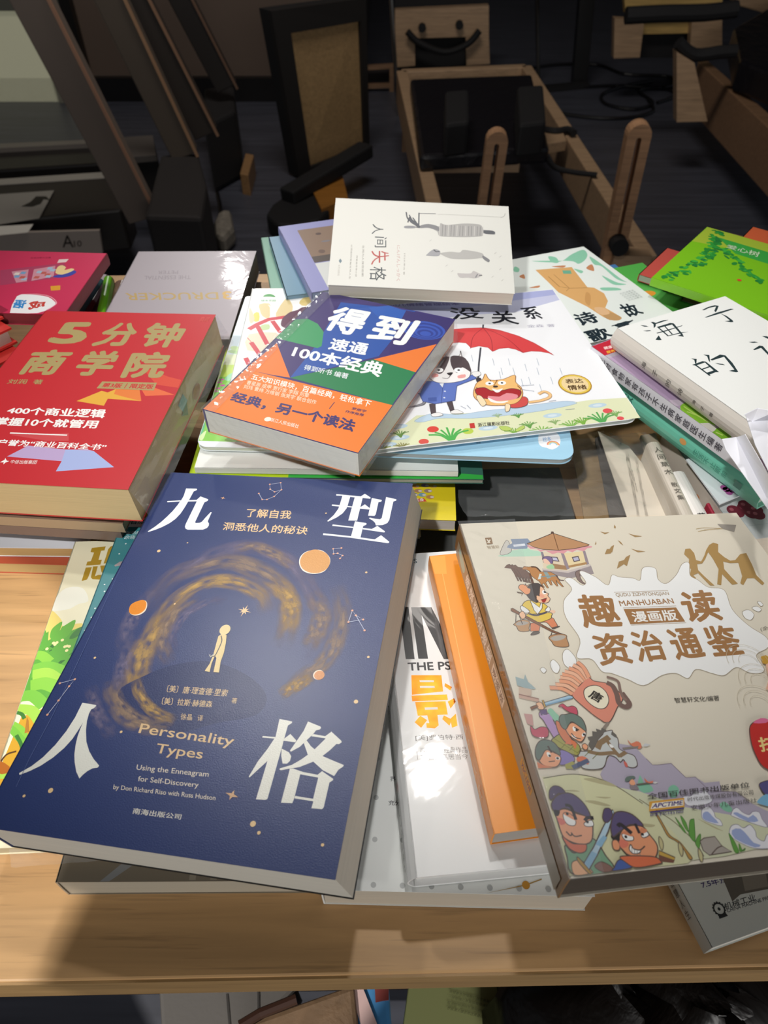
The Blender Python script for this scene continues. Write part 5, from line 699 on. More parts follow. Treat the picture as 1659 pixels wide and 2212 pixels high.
# charcoal book under loose film; near left corner is table shade painted dark
bk = Book('hardcover_book', 'charcoal hardcover lying flat on the table under loose clear film', (.0799,.3797,.759,0,-.0001,.0395,.1289,.0863), .0085, '#464745', '#3f3d3b', 'rough'); bk.flush()
# ---- back of the pile
bk = Book('novel_book', 'white novel with grey sketch drawings lying sideways, propped up behind the centre pile', (.0323,.5835,.872,.2775,.0396,-.0217,.1536,.1048), .0130, '#d3d2cb', '#bdb8ab', 'gloss', spine='t')
bk.labels = {T1: 'thin dark title turned on its side', I: 'grey ink sketches'}
for ch, q, c in (('人', [(.2835,.2978),(.2824,.4063),(.2176,.4129),(.2201,.2922)], '#25333a'), ('间', [(.3037,.4399),(.3061,.5572),(.2386,.564),(.2377,.4394)], '#25333a'), ('失', [(.3181,.5955),(.3225,.7097),(.2239,.7646),(.2217,.6051)], '#a8322c'), ('格', [(.305,.7792),(.3136,.9292),(.2209,.9337),(.2199,.783)], '#25333a')):
    bk.T(T1, ch, [q[0], q[1], q[2], q[3]], c, .004)
for t, q in (('にんげんしっかく', [(.38,.5265),(.3857,.9224),(.366,.9242),(.362,.5283)]), ('[日]太宰治 著', [(.4105,.6164),(.4089,.854),(.4002,.8548),(.4016,.6173)]), ('生而为人我很抱歉', [(.1818,.5463),(.1881,.8973),(.1772,.8983),(.1705,.5474)]), ('以悲剧的笔触写尽人生', [(.1164,.5458),(.1192,.9302),(.1105,.9311),(.1074,.5467)]), ('作家自传体小说', [(.1497,.6651),(.1521,.9007),(.1433,.9016),(.1408,.666)])): bk.T(SL, t, q, '#b98a86' if 'に' in t else '#77736c')
bk.P(SL, [(.0555,.7086),(.0654,.7349),(.0577,.7628),(.0478,.7366)], '#5f7480'); bk.T(SL, '文艺出版社', [(.0583,.7762),(.059,.8986),(.0481,.8997),(.0473,.7773)], '#a09a92')
ink = '#55575c'; wash = '#8b8a8a'
bk.P(I, [(.4868,.2903),(.5342,.2605),(.5936,.2836),(.6056,.2447),(.6412,.262),(.7327,.2359),(.8003,.2331),(.8358,.2462),(.8505,.2989),(.8821,.2998),(.9056,.3098),(.9104,.3506),(.8495,.3403),(.8369,.3745),(.758,.3947),(.6794,.401),(.601,.3983),(.5855,.3465),(.5422,.3096),(.4909,.3148)], '#a3a19e', 1); bk.P(I, [(.8484,.3032),(.9056,.3082),(.9119,.3381),(.8887,.3487),(.8515,.3401)], ink, 1); bk.P(I, [(.4868,.2887),(.5342,.2621),(.5896,.284),(.5973,.3371),(.5698,.3233),(.5303,.3067),(.4909,.3148)], '#77777a', 1)
for k in range(16):
    a_, b_, c_, d_ = [(.6015,.2619),(.8474,.2617),(.5971,.3987),(.8429,.3714)]; t = k / 15; bk.L(I, [(a_[0] + (b_[0] - a_[0]) * t, a_[1] + (b_[1] - a_[1]) * t), (c_[0] + (d_[0] - c_[0]) * t, c_[1] + (d_[1] - c_[1]) * t)], .5, '#7d7c7c' if k % 3 else '#c6c4bf')
for p in ([(.408,.1299),(.4229,.2216),(.4829,.299)], [(.4263,.1621),(.4469,.2359),(.475,.2832)], [(.4022,.3115),(.4435,.3031),(.487,.3111)], [(.4465,.1938),(.4668,.2506),(.4829,.299)], [(.482,.1307),(.4813,.2826)], [(.4193,.2555),(.4305,.187),(.4431,.2531)], [(.4101,.1382),(.4147,.1971),(.427,.2296)]): bk.L(I, p, 1.1, '#3c4048', 1)
bk.P(I, [(.4227,.1963),(.4467,.2191),(.4828,.2741),(.487,.3152),(.4592,.2848),(.4311,.2459)], '#4b4f57', 1); bk.P(I, [(.404,.2988),(.4553,.2936),(.4594,.318),(.4043,.3237)], '#85868a', 1); bk.L(I, [(.486,.1388),(.578,.1335)], .9, '#77777a'); bk.L(I, [(.59,.1408),(.6821,.1355),(.9626,.1361)], .25, '#aaa8a4', 1); bk.L(I, [(.9504,.1416),(.971,.1225),(.9782,.0875)], .5, '#a09e9a', 1)
bk.P(I, [(.6003,.5955),(.6584,.5739),(.7086,.5769),(.7283,.547),(.7709,.5508),(.8325,.5726),(.847,.6107),(.8731,.6475),(.8648,.6717),(.8351,.6276),(.7731,.6455),(.6961,.653),(.6501,.6458),(.6157,.6177)], '#aaa8a4', 1); bk.P(I, [(.8376,.5998),(.8732,.6435),(.8648,.6702),(.8387,.6351)], '#77777a', 1); bk.P(I, [(.5271,.6185),(.5657,.5552),(.6004,.5717),(.5925,.6278),(.531,.63)], '#96969a', 1); bk.L(I, [(.5657,.5592),(.5792,.5817),(.5985,.5758)], 1.2, '#44474d')
bk.P(I, [(.6943,.8118),(.7209,.8093),(.7665,.8049),(.7822,.7766),(.8121,.8005),(.8288,.818),(.792,.8557),(.7505,.8521),(.7089,.8561)], '#b3aeac', 1); bk.L(I, [(.8044,.8089),(.7922,.8481)], .9, '#77777a'); bk.L(I, [(.8116,.8234),(.8288,.8203)], .9, '#55575c')
for p in [(.9281,.6106),(.9238,.7513),(.8794,.8398),(.9314,.8727),(.9021,.5736),(.6303,.7412),(.6603,.7998),(.5424,.4652)]: bk.L(I, [p, (p[0] + .012, p[1] - .02)], .4, '#b3b1ac')
bk.flush()
bk = Book('picture_book', 'lavender picture book with a brown painted scene, tucked under the white novel', (-.0143,.6565,.835,.0002,.0007,.3139,.1489,.1367), .010, '#9697c4', '#8d9ab4', 'gloss')
bk.P(I, [(.11, .10), (.97, .10), (.97, .62), (.11, .62)], '#8a7464')
rr = random.Random(3)
for k in range(26): bk.C(I, (rr.uniform(.16, .9), rr.uniform(.15, .52)), rr.uniform(2, 6), rr.choice(['#a58a74', '#6f5c54', '#b79a7c', '#7c7a80', '#c8bba6', '#5c4c48', '#b88a62']), rr.uniform(1.5, 4))
bk.P(I, [(.11, .53), (.97, .53), (.97, .62), (.11, .62)], '#5c5450'); bk.P(I, [(.11, .63), (.97, .63), (.97, .97), (.11, .97)], '#d3d5d2'); bk.flush()
bk = Book('picture_book', 'sage green picture book with a red and blue figure, left behind the centre pile', (-.0441,.6753,.815,-.0538,-.0048,.1996,.1478,.1326), .010, '#79a893', '#8fa69a', 'gloss')
bk.P(I, [(.13, .1), (.97, .1), (.97, .97), (.2, .97)], '#b9c4c0'); bk.P(I, [(.25, .12), (.5, .08), (.52, .3), (.3, .32)], '#77859a', 2); bk.P(I, [(.27, .28), (.55, .3), (.55, .45), (.3, .42)], '#c09272', 2); bk.P(I, [(.26, .5), (.5, .44), (.62, .5), (.5, .62), (.3, .58)], '#c8604f', 1); bk.P(I, [(.32, .36), (.5, .34), (.52, .46), (.36, .46)], '#dcdcd8', 2); bk.flush()
bq = [(-.083,.689,.825),(-.046,.614,.825)]
slab('picture_book', 'blue-grey book sandwiched beneath the lavender picture book', -.105, .06, .60, .72, .0655, .0090, '#6f93a8', '#7d9cb0', 14)
bk = Book('picture_book', 'white-green picture book with a tan figure and black characters, behind the cat book', (.1819,.6053,.816,-.0406,.0037,.3555,.1127,.1667), .012, '#e9efea', '#c2c8c0', 'gloss')
P = lambda p, c, s=0: bk.P(I, p, c, s)
for p in ([(.4132,.0613),(.6211,.1336),(.814,.0694),(.9567,.0396),(.9435,.1043),(.8636,.1661),(.7671,.1972),(.7238,.1449)], [(.9371,.1361),(.9511,.2547),(.9459,.4558),(.9627,.5052),(.9109,.4464),(.9268,.2802),(.8878,.2377)], [(.8318,.3797),(.876,.482),(.9307,.5262),(.8271,.4984)], [(.6987,.5079),(.8189,.54),(.8306,.572),(.697,.5434)], [(.6788,.2453),(.7274,.2898),(.6868,.31)], [(.5961,.0443),(.649,.0752),(.6153,.1402),(.5664,.1189)], [(.2235,.0912),(.2389,.1272),(.1992,.1636),(.1736,.1411)]): P(p, '#8fccae', 1)
for p in ([(.7832,.2655),(.8698,.2328),(.8165,.3137)], [(.1678,.2169),(.2234,.2011),(.1919,.2538)], [(.5216,.1713),(.6411,.1875),(.6004,.2084)], [(.1481,.3606),(.2455,.3574),(.217,.379)]): P(p, '#c98a62', 1)
P([(.3586,.1751),(.6781,.2214),(.6011,.4745),(.6472,.4941),(.6699,.5718),(.6247,.6571),(.542,.7159),(.5752,.8292),(.5372,.8573),(.4649,.838),(.4459,.7948),(.4201,.6701),(.3731,.5624),(.3316,.4672),(.3454,.3399)], '#dcab6e'); bk.L(I, [(.3975,.2785),(.391,.411),(.4529,.4494),(.5957,.4803)], .8, '#a87a48'); bk.L(I, [(.4608,.2679),(.4529,.4494),(.4014,.4716)], .6, '#a87a48'); P([(.5446,.5241),(.547,.5671),(.4466,.6638),(.4536,.6114)], '#cc9a60', 1); P([(.5198,.7497),(.5752,.8292),(.5272,.8571),(.4618,.8309),(.4597,.7856)], '#c39a68', 1); P([(.568,.2392),(.635,.2572),(.6103,.2972),(.5438,.2793)], '#6fae92'); P([(.4596,.694),(.5337,.7137),(.5242,.7769),(.4493,.7699)], '#e3b98c', 1)
for ch, q in (('故', [(.6503,.7114),(.7877,.721),(.7802,.8451),(.6296,.8564)]), ('诗', [(.2338,.7126),(.402,.7117),(.3991,.8332),(.2011,.8428)]), ('歌', [(.1731,.8842),(.3597,.8849),(.3716,.9847),(.1611,1.0223)]), ('事', [(.4167,.8877),(.5673,.8779),(.6677,.8793),(.4655,.9496)])): bk.T(T1, ch, q, '#1f2e36', .03)
for k in range(5): bk.T(SL, '古风诗意选', [(u + .0, v + k * .02) for u, v in [(.7843,.6023),(.9301,.5914),(.9237,.6083),(.7784,.6191)]], '#b4bcb8')
bk.flush()
b_ = slab('picture_book', 'bright green book with an orange fruit, beneath the white-green picture book', .12, .292, .545, .665, .035, .016, '#55b04e', '#a8c49a', 20)
d_ = Vector(([(.256,.628,.801)])[0]) - b_.root.location; c_, s_ = math.cos(math.radians(20)), math.sin(math.radians(20)); uv_ = ((d_.x * c_ + d_.y * s_) / b_.W + .5, .5 - (-d_.x * s_ + d_.y * c_) / b_.H)
fr_ = Flat(b_.root, b_.W, b_.H, .0161, 'gloss'); fr_.C('printed_fruit', uv_, 8, '#e0962c', 5); fr_.labels['printed_fruit'] = 'orange fruit'; fr_.flush()
slab('picture_book', 'blue book, only a corner showing behind the green one at the back', .13, .272, .58, .70, .016, .0185, '#4a80b8', '#a8b4c0', 19)
# ---- right side
bk = Book('picture_book', 'bright green picture book with dark leafy foliage and a small red apple, right back', (.3666,.581,.835,-.0048,-.002,-.6722,.2132,.1339), .0075, '#7fc41c', '#a3b87a', 'film', spine='b', kind='paper')
lf = '#2f9a3a'
bk.P(I, [(.002, .002), (.5, .002), (.998, .002), (.998, .25), (.6, .22), (.3, .2), (.002, .3)], '#a9c23a'); bk.P(I, [(.08, .12), (.5, .14), (.998, .16), (.998, .40), (.5, .32), (.2, .3)], '#3aa845')
rr = random.Random(5)
for k in range(150):
    t = rr.random(); base = (.035 + .05 * rr.random() + .06 * (1 - abs(2 * t - 1)), .02 + t * .93) if k % 3 else (.10 + .24 * rr.random(), .22 + .5 * rr.random() * .6)
    if k % 3 == 0: base = (.08 + (k / 150) * .30, .20 + (k / 150) * .42 + rr.uniform(-.05, .05))
    bk.C('leafy_foliage', base, rr.uniform(2, 4.2), rr.choice(['#2f9a3a', '#278a36', '#3fae40', '#23803a']), rr.uniform(1.2, 2.4), rr.uniform(0, 3))
bk.C('red_apple', [(.2979,.6691)][0], 2.0, '#d4472f', 2.0); bk.T(T1, '爱心树', [(.1402,.1932),(.2835,.1715),(.2922,.26),(.148,.257)], '#cfe6c0', .012)
bk.flush()
bk = Book('picture_book', 'red picture book with a cream panel, under the bright green one at the right', (.3502,.6166,.81,0,0,-.6564,.1989,.07), .0070, '#c9554a', '#b8bab0', 'film'); bk.P(I, [(.22, .62), (.9, .62), (.9, .97), (.22, .97)], '#e9dfca'); bk.C(I, (.34, .78), 5, '#e0a03f', 3.4); bk.C(I, (.42, .74), 3, '#c96a4a'); bk.flush()
x, y, z, rx, ry, rz, W, H = (.3666,.581,.835,-.0048,-.002,-.6722,.2132,.1339); bk = Book('picture_book', 'orange-red book, just its edge showing behind the bright green picture book', (x + .055, y + .018, z - .0085, 0, 0, rz, W, H), .010, '#d8673f', '#c99f8c', 'gloss'); bk.flush()
slab('picture_book', 'brown book at the back right table edge beneath the red one', .315, .50, .55, .72, .036, .0165, '#8a6a52', '#b8ab98', -33)
bk = Book('poetry_book', 'white hardcover with black brush characters, topmost at the right edge', (.2662,.4333,.855,-.0305,-.0015,.4521,.1109,.1635), .0175, '#f3f4f0', '#dcd8d0', 'gloss', kind='hard', spine_col='#cfc8bf')
bk.labels = {T1: 'black brush characters'}
for ch, q in (('海', [(.1669,.0311),(.4025,.0502),(.411,.176),(.153,.1743)]), ('子', [(.7059,.0489),(.8631,.0547),(.9132,.1169),(.7458,.1989)]), ('的', [(.1794,.3564),(.39,.3929),(.3378,.5306),(.1366,.4953)])):
    pass
B_ = '#2c3d40'
for p in ([(.1709,.0278),(.2026,.0436),(.2075,.0573),(.182,.0474)], [(.1371,.0737),(.1827,.0842),(.1861,.0927),(.156,.0866)], [(.1343,.1617),(.1907,.1391),(.1686,.1772),(.1476,.1725)], [(.2628,.0275),(.2811,.032),(.2877,.0456),(.2521,.0702),(.2265,.0777),(.2599,.0498)], [(.2849,.0446),(.357,.0417),(.3945,.0502),(.3596,.0521),(.2778,.0533)],
          [(.2562,.0762),(.3759,.0765),(.3937,.0874),(.3483,.1809),(.3303,.2013),(.2998,.1817),(.3335,.1802),(.3718,.0918),(.2645,.0883),(.2487,.1638),(.2392,.1561),(.2549,.0803)], [(.1995,.1172),(.2727,.1185),(.4317,.1193),(.4177,.1236),(.2622,.1265),(.2001,.1228)], [(.2605,.1097),(.25,.1599),(.354,.165),(.4041,.178),(.359,.173),(.2366,.1641),(.2497,.124)], [(.3179,.084),(.289,.1602),(.2785,.1592),(.3082,.0852)],
          [(.7013,.0522),(.7733,.043),(.8347,.0447),(.8526,.059),(.7922,.0891),(.7652,.0991),(.7707,.0864),(.829,.0576),(.7724,.0526),(.7126,.0591)], [(.6427,.1118),(.7662,.1043),(.8983,.1068),(.9132,.1169),(.7793,.1185),(.652,.1169)], [(.7839,.1153),(.7961,.1533),(.7879,.193),(.7751,.2073),(.7568,.2027),(.7292,.1818),(.7695,.1885),(.7803,.1525)],
          [(.1794,.3564),(.2107,.3713),(.1625,.4028),(.1665,.3922),(.1887,.3718)], [(.1333,.3982),(.2236,.3961),(.2403,.4059),(.2283,.4941),(.206,.4886),(.2275,.4095),(.1591,.4096),(.1527,.497),(.1416,.497),(.1467,.4077)], [(.1574,.4406),(.2229,.4397),(.2204,.4468),(.1551,.4476)], [(.1521,.4737),(.2195,.4739),(.2147,.4878),(.1438,.4901)],
          [(.2863,.3568),(.3187,.3722),(.2572,.4198),(.2671,.4032),(.2941,.3759)], [(.2835,.4024),(.3848,.3911),(.408,.4074),(.382,.4673),(.3378,.5306),(.3215,.5288),(.2942,.5061),(.3343,.51),(.3883,.4129),(.2861,.4114)], [(.28,.4318),(.3182,.4531),(.3194,.4654),(.2953,.4531)],
          [(.6679,.3718),(.7092,.3819),(.7217,.3949),(.6857,.3866)], [(.622,.4281),(.6968,.4162),(.7135,.4263),(.6575,.5231),(.6504,.5125),(.6859,.4336),(.6283,.4345)], [(.8061,.3616),(.8363,.374),(.8273,.4059),(.8149,.3928)]): bk.P(T1, p, B_)
sp = bk.spine()
for i, (ch, u) in enumerate((('海', .225), ('子', .30), ('的', .385), ('诗', .46), ('海', .55), ('子', .60), ('著', .65))): h_ = .32 if i < 4 else .2; sp.T('spine_lettering', ch, [(u, .5 + h_ / 2 + .05), (u, .5 - h_ / 2 + .05), (u + h_ * .085, .5 - h_ / 2 + .05), (u + h_ * .085, .5 + h_ / 2 + .05)], '#55504c', .005)
sp.L('spine_lettering', [(.03, .75), (.11, .75)], .5, '#c39a8c'); sp.flush(); bk.flush()
bk = Book('cookbook', 'mauve cookbook with green cabbages and a white spine, under the white poetry hardcover', (.2741,.4526,.832,0,.0004,.5277,.1498,.1717), .0130, '#b49cba', '#cfcbc8', 'gloss', spine_col='#dcdbe0')
bk.P('cover_label', [(.003, .003), (.4, .003), (.4, .10), (.003, .09)], '#c22a3c'); bk.T('cover_label', '健康家', [(.0499,.0315),(.1304,.0454),(.1189,.0665),(.0381,.0531)], '#f3d9d4', .02); bk.T('cover_label', '营养餐', [(.0372,.0644),(.1191,.0765),(.1019,.0973),(.0246,.0833)], '#e8b43a', .02); bk.P(I, [(.003, .09), (.4, .10), (.4, .125), (.003, .115)], '#b9b2be')
for p, c in (([(-.0073,.5543),(.0481,.5256),(.0934,.5403),(.0845,.5929),(.0626,.6767),(.0471,.6997),(-.0082,.6563),(-.009,.6013)], '#8fc63a'), ([(-.009,.7168),(.0394,.7111),(.065,.7393),(.0469,.7899),(.0001,.7734)], '#86bf38'), ([(-.035,.6504),(.0398,.6729),(.0436,.7132),(-.0148,.7213),(-.0347,.6886)], '#e3ddd6'), ([(.0101,.4815),(.0623,.508),(.0525,.5278),(-.0004,.5255)], '#cbbccc')): bk.P(I, p, c, 2)
for p in ([(.0341,.543),(.037,.6088),(.0457,.6682)], [(.0166,.5745),(.0419,.6271),(.0482,.6772)], [(.0159,.7294),(.0273,.7577)]): bk.L(I, p, 1.2, '#c9e27a', 1)
sp = bk.spine()
for i, ch in enumerate('吃对食物家有孩子不生病家庭医生编著'): sp.T('spine_lettering', ch, [(.07 + i * .043, .75), (.07 + i * .043, .25), (.105 + i * .043, .25), (.105 + i * .043, .75)], '#4f4c54', .012)
sp.flush(); bk.flush()
bk = Book('hardcover_book', 'mint green glossy book, its thick spine facing the camera at the right', (.2905,.4488,.812,-.0002,.0006,.5208,.1497,.1493), .0210, '#74cbb0', '#cfd2c8', 'film', kind='hard')
sp = bk.spine(); sp.C('spine_lettering', (.53, .42), 3.2, '#e0a25a', 2.6)
for i, ch in enumerate('生活不止眼前'): sp.T('spine_lettering', ch, [(.60 + i * .036, .6), (.60 + i * .036, .35), (.63 + i * .036, .35), (.63 + i * .036, .6)], '#4a9a86', .01)
sp.T('spine_lettering', '早安', [(.10, .75), (.10, .2), (.17, .2), (.17, .75)], '#3a7a6c', .01); sp.P('spine_lettering', [(.86, .62), (.90, .62), (.90, .36), (.86, .36)], '#3a8a78'); sp.flush(); bk.flush()
bk = Book('cookbook', 'grey cookbook with red grapes and fruit dots on its beige spine, below the mint book', (.294,.3983,.778,-.0073,-.0011,.1607,.1096,.1238), .0260, '#cfd3d3', '#d9d3c6', 'gloss', spine_col='#d8cfc2')
for k in range(6): bk.L(I, [(.002, .25 + k * .13), (.998, .25 + k * .13)], .3, '#b4bcbe'); bk.L(I, [(.1 + k * .16, .002), (.1 + k * .16, .998)], .3, '#b4bcbe')
for p in [(.102,.7884),(.1686,.7637),(.1913,.8099),(.1902,.7408),(.238,.7824),(.2266,.8235),(.0913,.7697)]: bk.C(I, p, 5.2, '#7a2c3c'); bk.C(I, (p[0] - .012, p[1] - .01), 1.6, '#b2606c')
sp = bk.spine()
for u, c in ((.36, '#b8524e'), (.45, '#7a9a6a'), (.545, '#d98f52')): sp.C('fruit_dots', (u, .5), 3.6, c, 3.0)
for i, ch in enumerate('四季家常果蔬'): sp.T('spine_lettering', ch, [(.64 + i * .045, .65), (.64 + i * .045, .35), (.67 + i * .045, .35), (.67 + i * .045, .65)], '#9a9288', .01)
sp.flush(); bk.flush()
wc = [(.231,.404,.787),(.258,.412,.787),(.261,.366,.787),(.241,.356,.787)]
b = MB(); b.hexa(wc, [(x, y, z - .0012) for x, y, z in wc], mat('#eff2f6')); o = tag(b.build('fruit_card'), 'white card with purple grapes lying on the grey cookbook', 'card')
b = MB()
for p in [(.249,.372,.788),(.251,.367,.788),(.254,.369,.788),(.25,.37,.788)]: b.add([(p[0] + .0026 * math.cos(t), p[1] + .0026 * math.sin(t), p[2]) for t in [k * math.pi / 6 for k in range(12)]], [tuple(range(12))], mat('#b0559a'))
g_ = b.build('printed_grapes'); g_.parent = o; g_['label'] = 'purple grapes'
def upright(name, label, p0, p1, wd, ht, cover, page, texts=(), tcol='#6a645c'):
    p0, p1 = Vector(p0), Vector(p1); d = p1 - p0; L = d.length; rz = math.atan2(d.y, d.x) + math.pi / 2; c = (p0 + p1) / 2; z0 = TT + .0005
    root = tag(empty(name, (c.x, c.y, z0), (0, 0, rz)), label, 'book'); h = p0.z - z0; b = MB(); b.world = False; n = 9
    pr = [(wd / 2 * math.cos(math.pi * k / (n - 1)), h - wd * .35 + wd * .35 * math.sin(math.pi * k / (n - 1))) for k in range(n)]; pr = [(wd / 2, 0)] + pr + [(-wd / 2, 0)]
    m_ = len(pr); vs = [(x, y, z) for y in (-L / 2, L / 2) for x, z in pr]
    b.add(vs, [(k, m_ + k, m_ + (k + 1) % m_, (k + 1) % m_) for k in range(m_ - 1)], mat(cover)); b.build('cover', root)
    b = MB(); b.world = False; b.box((0, 0, (h - wd * .4) / 2), (wd * .8, L * .97, h - wd * .4), mat(page, 'page')); b.build('page_block', root)
    f = Flat(root, wd, L, h + .0002, 'gloss')
    for ch, v, s_ in texts: f.T('spine_lettering', ch, [(.5 - .28 * s_, v), (.5 + .28 * s_, v), (.5 + .28 * s_, v + .56 * s_ * wd / L), (.5 - .28 * s_, v + .56 * s_ * wd / L)], tcol, .01)
    f.flush(); return root
e = [(.21,.421,.79),(.214,.338,.79)]; upright('upright_book', 'beige book standing spine up, left of the fruit dotted spine', e[0], e[1], .0105, .04, '#cfc5b6', '#c9bfae', [(ch, .08 + i * .1, 1) for i, ch in enumerate('人间草木')] + [(ch, .55 + i * .08, .8) for i, ch in enumerate('散文集')])
e = [(.223,.394,.784),(.227,.343,.784)]; upright('upright_book', 'white book standing spine up between the beige spine and the fruit dots', e[0], e[1], .0135, .034, '#eee9e4', '#e3dcd0', [('花', .86, .8), ('间', .93, .8)], '#3f3a38')
e = [(.239,.366,.778),(.24,.349,.778)]; upright('upright_book', 'thin red book squeezed beside the white upright book', e[0], e[1], .0026, .028, '#b02a44', '#d9c9c0')
# letter page, brown wrapping paper and dark strip under the film
def sheet(name, label, cat, px, col, fin='gloss', th=.0008):
    b = MB(); b.hexa(px, [(x, y, z - th) for x, y, z in px], mat(col, fin)); return tag(b.build(name), label, cat)
o = sheet('letter_page', 'cream page with lines of small print, under the loose film at right', 'page', [(.178,.457,.771),(.199,.438,.771),(.223,.355,.771),(.179,.355,.771)], '#efe3cf')
f = Flat(o, 1, 1, 0, 'gloss'); b = MB()
def quadtext(txts, col):
    b = MB()
    for txt, q in txts:
        g, fs = glyphs(txt, .004); A, B2, C2, D = [Vector(p) for p in q]; b.add([(A * (1 - u) + B2 * u) * (1 - v) + (D * (1 - u) + C2 * u) * v for u, v in g], fs, mat(col))
    return b
b = quadtext([('人生若只如初见', [(.185,.453,.772),(.187,.454,.772),(.196,.445,.772),(.193,.437,.772)]), ('何事秋风悲画扇等闲变却', [(.194,.431,.772),(.197,.431,.772),(.188,.357,.772),(.186,.357,.772)]), ('故人心却道故人心易变', [(.2,.424,.772),(.202,.424,.772),(.194,.356,.772),(.192,.356,.772)]), ('骊山语罢清宵半', [(.194,.41,.772),(.195,.41,.772),(.193,.383,.772),(.192,.383,.772)])], '#8f8474'); t_ = b.build('printed_text'); t_.parent = o
o = sheet('wrapping_paper', 'crumpled brown kraft paper between the dark book and the cream page', 'paper', [(.157,.46,.763),(.187,.467,.763),(.184,.363,.763),(.15,.363,.763)], '#a48860', 'kraft')
o = sheet('paper_strip', 'dark grey paper strip across the brown kraft paper', 'paper', [(.176,.453,.766),(.184,.46,.766),(.181,.36,.766),(.168,.36,.766)], '#5f574f', 'kraft')
sheet('flat_book_cover', 'taupe cover under the cream page at the right', 'book cover', [(.214,.455,.768),(.227,.458,.768),(.228,.358,.768),(.211,.358,.768)], '#b3a590', 'gloss', .004)
fo_ = film('clear_film', None, [(p[0], p[1], TT + .0285) for p in [(.035,.417,.778),(.213,.446,.778),(.225,.353,.778),(.06,.351,.778)]], 30, 22, .0011); tag(fo_, 'loose crumpled clear plastic film spread over the dark book and papers', 'plastic film'); fo_.data.polygons.foreach_set('use_smooth', [True] * len(fo_.data.polygons))
# white folded leaflets at the right edge
def folded(label, faces):
    b = MB()
    for q in faces: n_ = len(q); b.add(q, [tuple(range(n_))], mat('#f0f0f6', 'gloss'))
    o = tag(b.build('folded_leaflet'), label, 'leaflet', 'white folded leaflets on the right edge'); md = o.modifiers.new('paper', 'SOLIDIFY'); md.thickness = .0004; return o
a = [(.211,.339,.862),(.221,.341,.862),(.22,.286,.862),(.216,.266,.862),(.217,.278,.862),(.21,.329,.862)]; bt = [(.215,.325,.878),(.216,.282,.878)]; 
folded('lower white folded leaflet leaning over the mint spine', [[a[0], a[1], a[2], a[3], a[4], a[5]], [a[1], bt[0], bt[1], a[2]]])
a = [(.217,.336,.883),(.219,.331,.883),(.236,.34,.883),(.212,.277,.883),(.213,.309,.883)]; bt = [(.206,.321,.896),(.216,.327,.896),(.225,.324,.896)]
folded('upper white folded leaflet with a bent corner at the right frame edge', [[a[0], a[1], a[2], a[3], a[4]], [bt[0], bt[1], bt[2], a[2], a[1]]])
# ------------------------------------------------------------------ left piles
bk = Book('business_book', 'thick shrink-wrapped red book with big gold characters, on the left stack', (-.2198,.4206,.842,.0309,-.0483,-.1208,.1467,.1966), .0300, '#bf2029', '#c8b083', 'film')
T1, SL, I = 'title_lettering', 'small_lettering', 'cover_illustration'; gd = '#a89560'; bk.labels = {T1: 'big gold characters', I: 'yellow, orange and violet arrows', SL: 'white and gold small print'}
for p, c in (([(.5235,.579),(.6175,.5165),(.654,.5242),(.6953,.4951),(.8431,.5659),(.673,.5595),(.6745,.5993)], '#e0a83a'), ([(.6763,.4586),(.7939,.482),(.8469,.5657),(.7544,.5473),(.6903,.5318)], '#e07a35'), ([(.7917,.4774),(.8773,.4879),(.9956,.5241),(.8523,.5361)], '#e0683a'), ([(.7421,.3598),(.9191,.421),(.991,.4371),(.9951,.4833),(.8767,.4695)], '#d2452f'), ([(.3656,.8787),(.4299,.8215),(.6181,.8321),(.72,.8273),(.7532,.8334),(.8866,.9042),(.6352,.9364),(.6332,.8885)], '#b8a0c8'), ([(.6181,.8321),(.7532,.8334),(.8866,.9042),(.6352,.9364),(.6332,.8885)], '#a3b0dc'), ([(.3041,.7714),(.5848,.7505),(.6079,.7895),(.5042,.7943)], '#c8464a')): bk.P(I, p, c)
bk.T(T1, '5', [(.1513,.0807),(.336,.0753),(.3587,.2348),(.1456,.231)], gd, .04); bk.T(T1, '分', [(.4402,.0746),(.5974,.0734),(.6384,.2361),(.3948,.2442)], gd, .04); bk.T(T1, '钟', [(.6533,.0684),(.8811,.0708),(.8712,.2389),(.6697,.2382)], gd, .04)
bk.T(T1, '商', [(.1137,.2747),(.3422,.267),(.3215,.4339),(.1112,.4369)], gd, .04); bk.T(T1, '学', [(.4062,.2722),(.5974,.2657),(.605,.4328),(.4038,.4308)], gd, .04); bk.T(T1, '院', [(.6564,.272),(.8725,.2647),(.8874,.4316),(.6697,.438)], gd, .04)
bk.T(SL, '刘润  著', [(.0987,.4664),(.2802,.4623),(.2879,.4905),(.1012,.4949)], gd, .015); bk.P(SL, [(.5918,.4618),(.8755,.4584),(.8809,.5043),(.5841,.5031)], gd); bk.T(SL, '第3版｜限定版', [(.6079,.4687),(.867,.4662),(.8697,.4974),(.6027,.4969)], '#c02a2a', .03)
bk.T(SL, '400个商业逻辑', [(.2047,.6251),(.7005,.6182),(.7113,.6672),(.2129,.6631)], '#f3eeea', .03); bk.T(SL, '掌握10个就管用', [(.1803,.6834),(.6977,.6779),(.7029,.7224),(.1869,.7272)], '#f3eeea', .03); bk.L(SL, [(.3025,.7633),(.5838,.7619)], 1.1, '#f3eeea'); bk.T(SL, '用户誉为“商业百科全书”', [(.2194,.7954),(.8007,.7979),(.8011,.8288),(.2189,.8274)], '#f3eeea', .025)
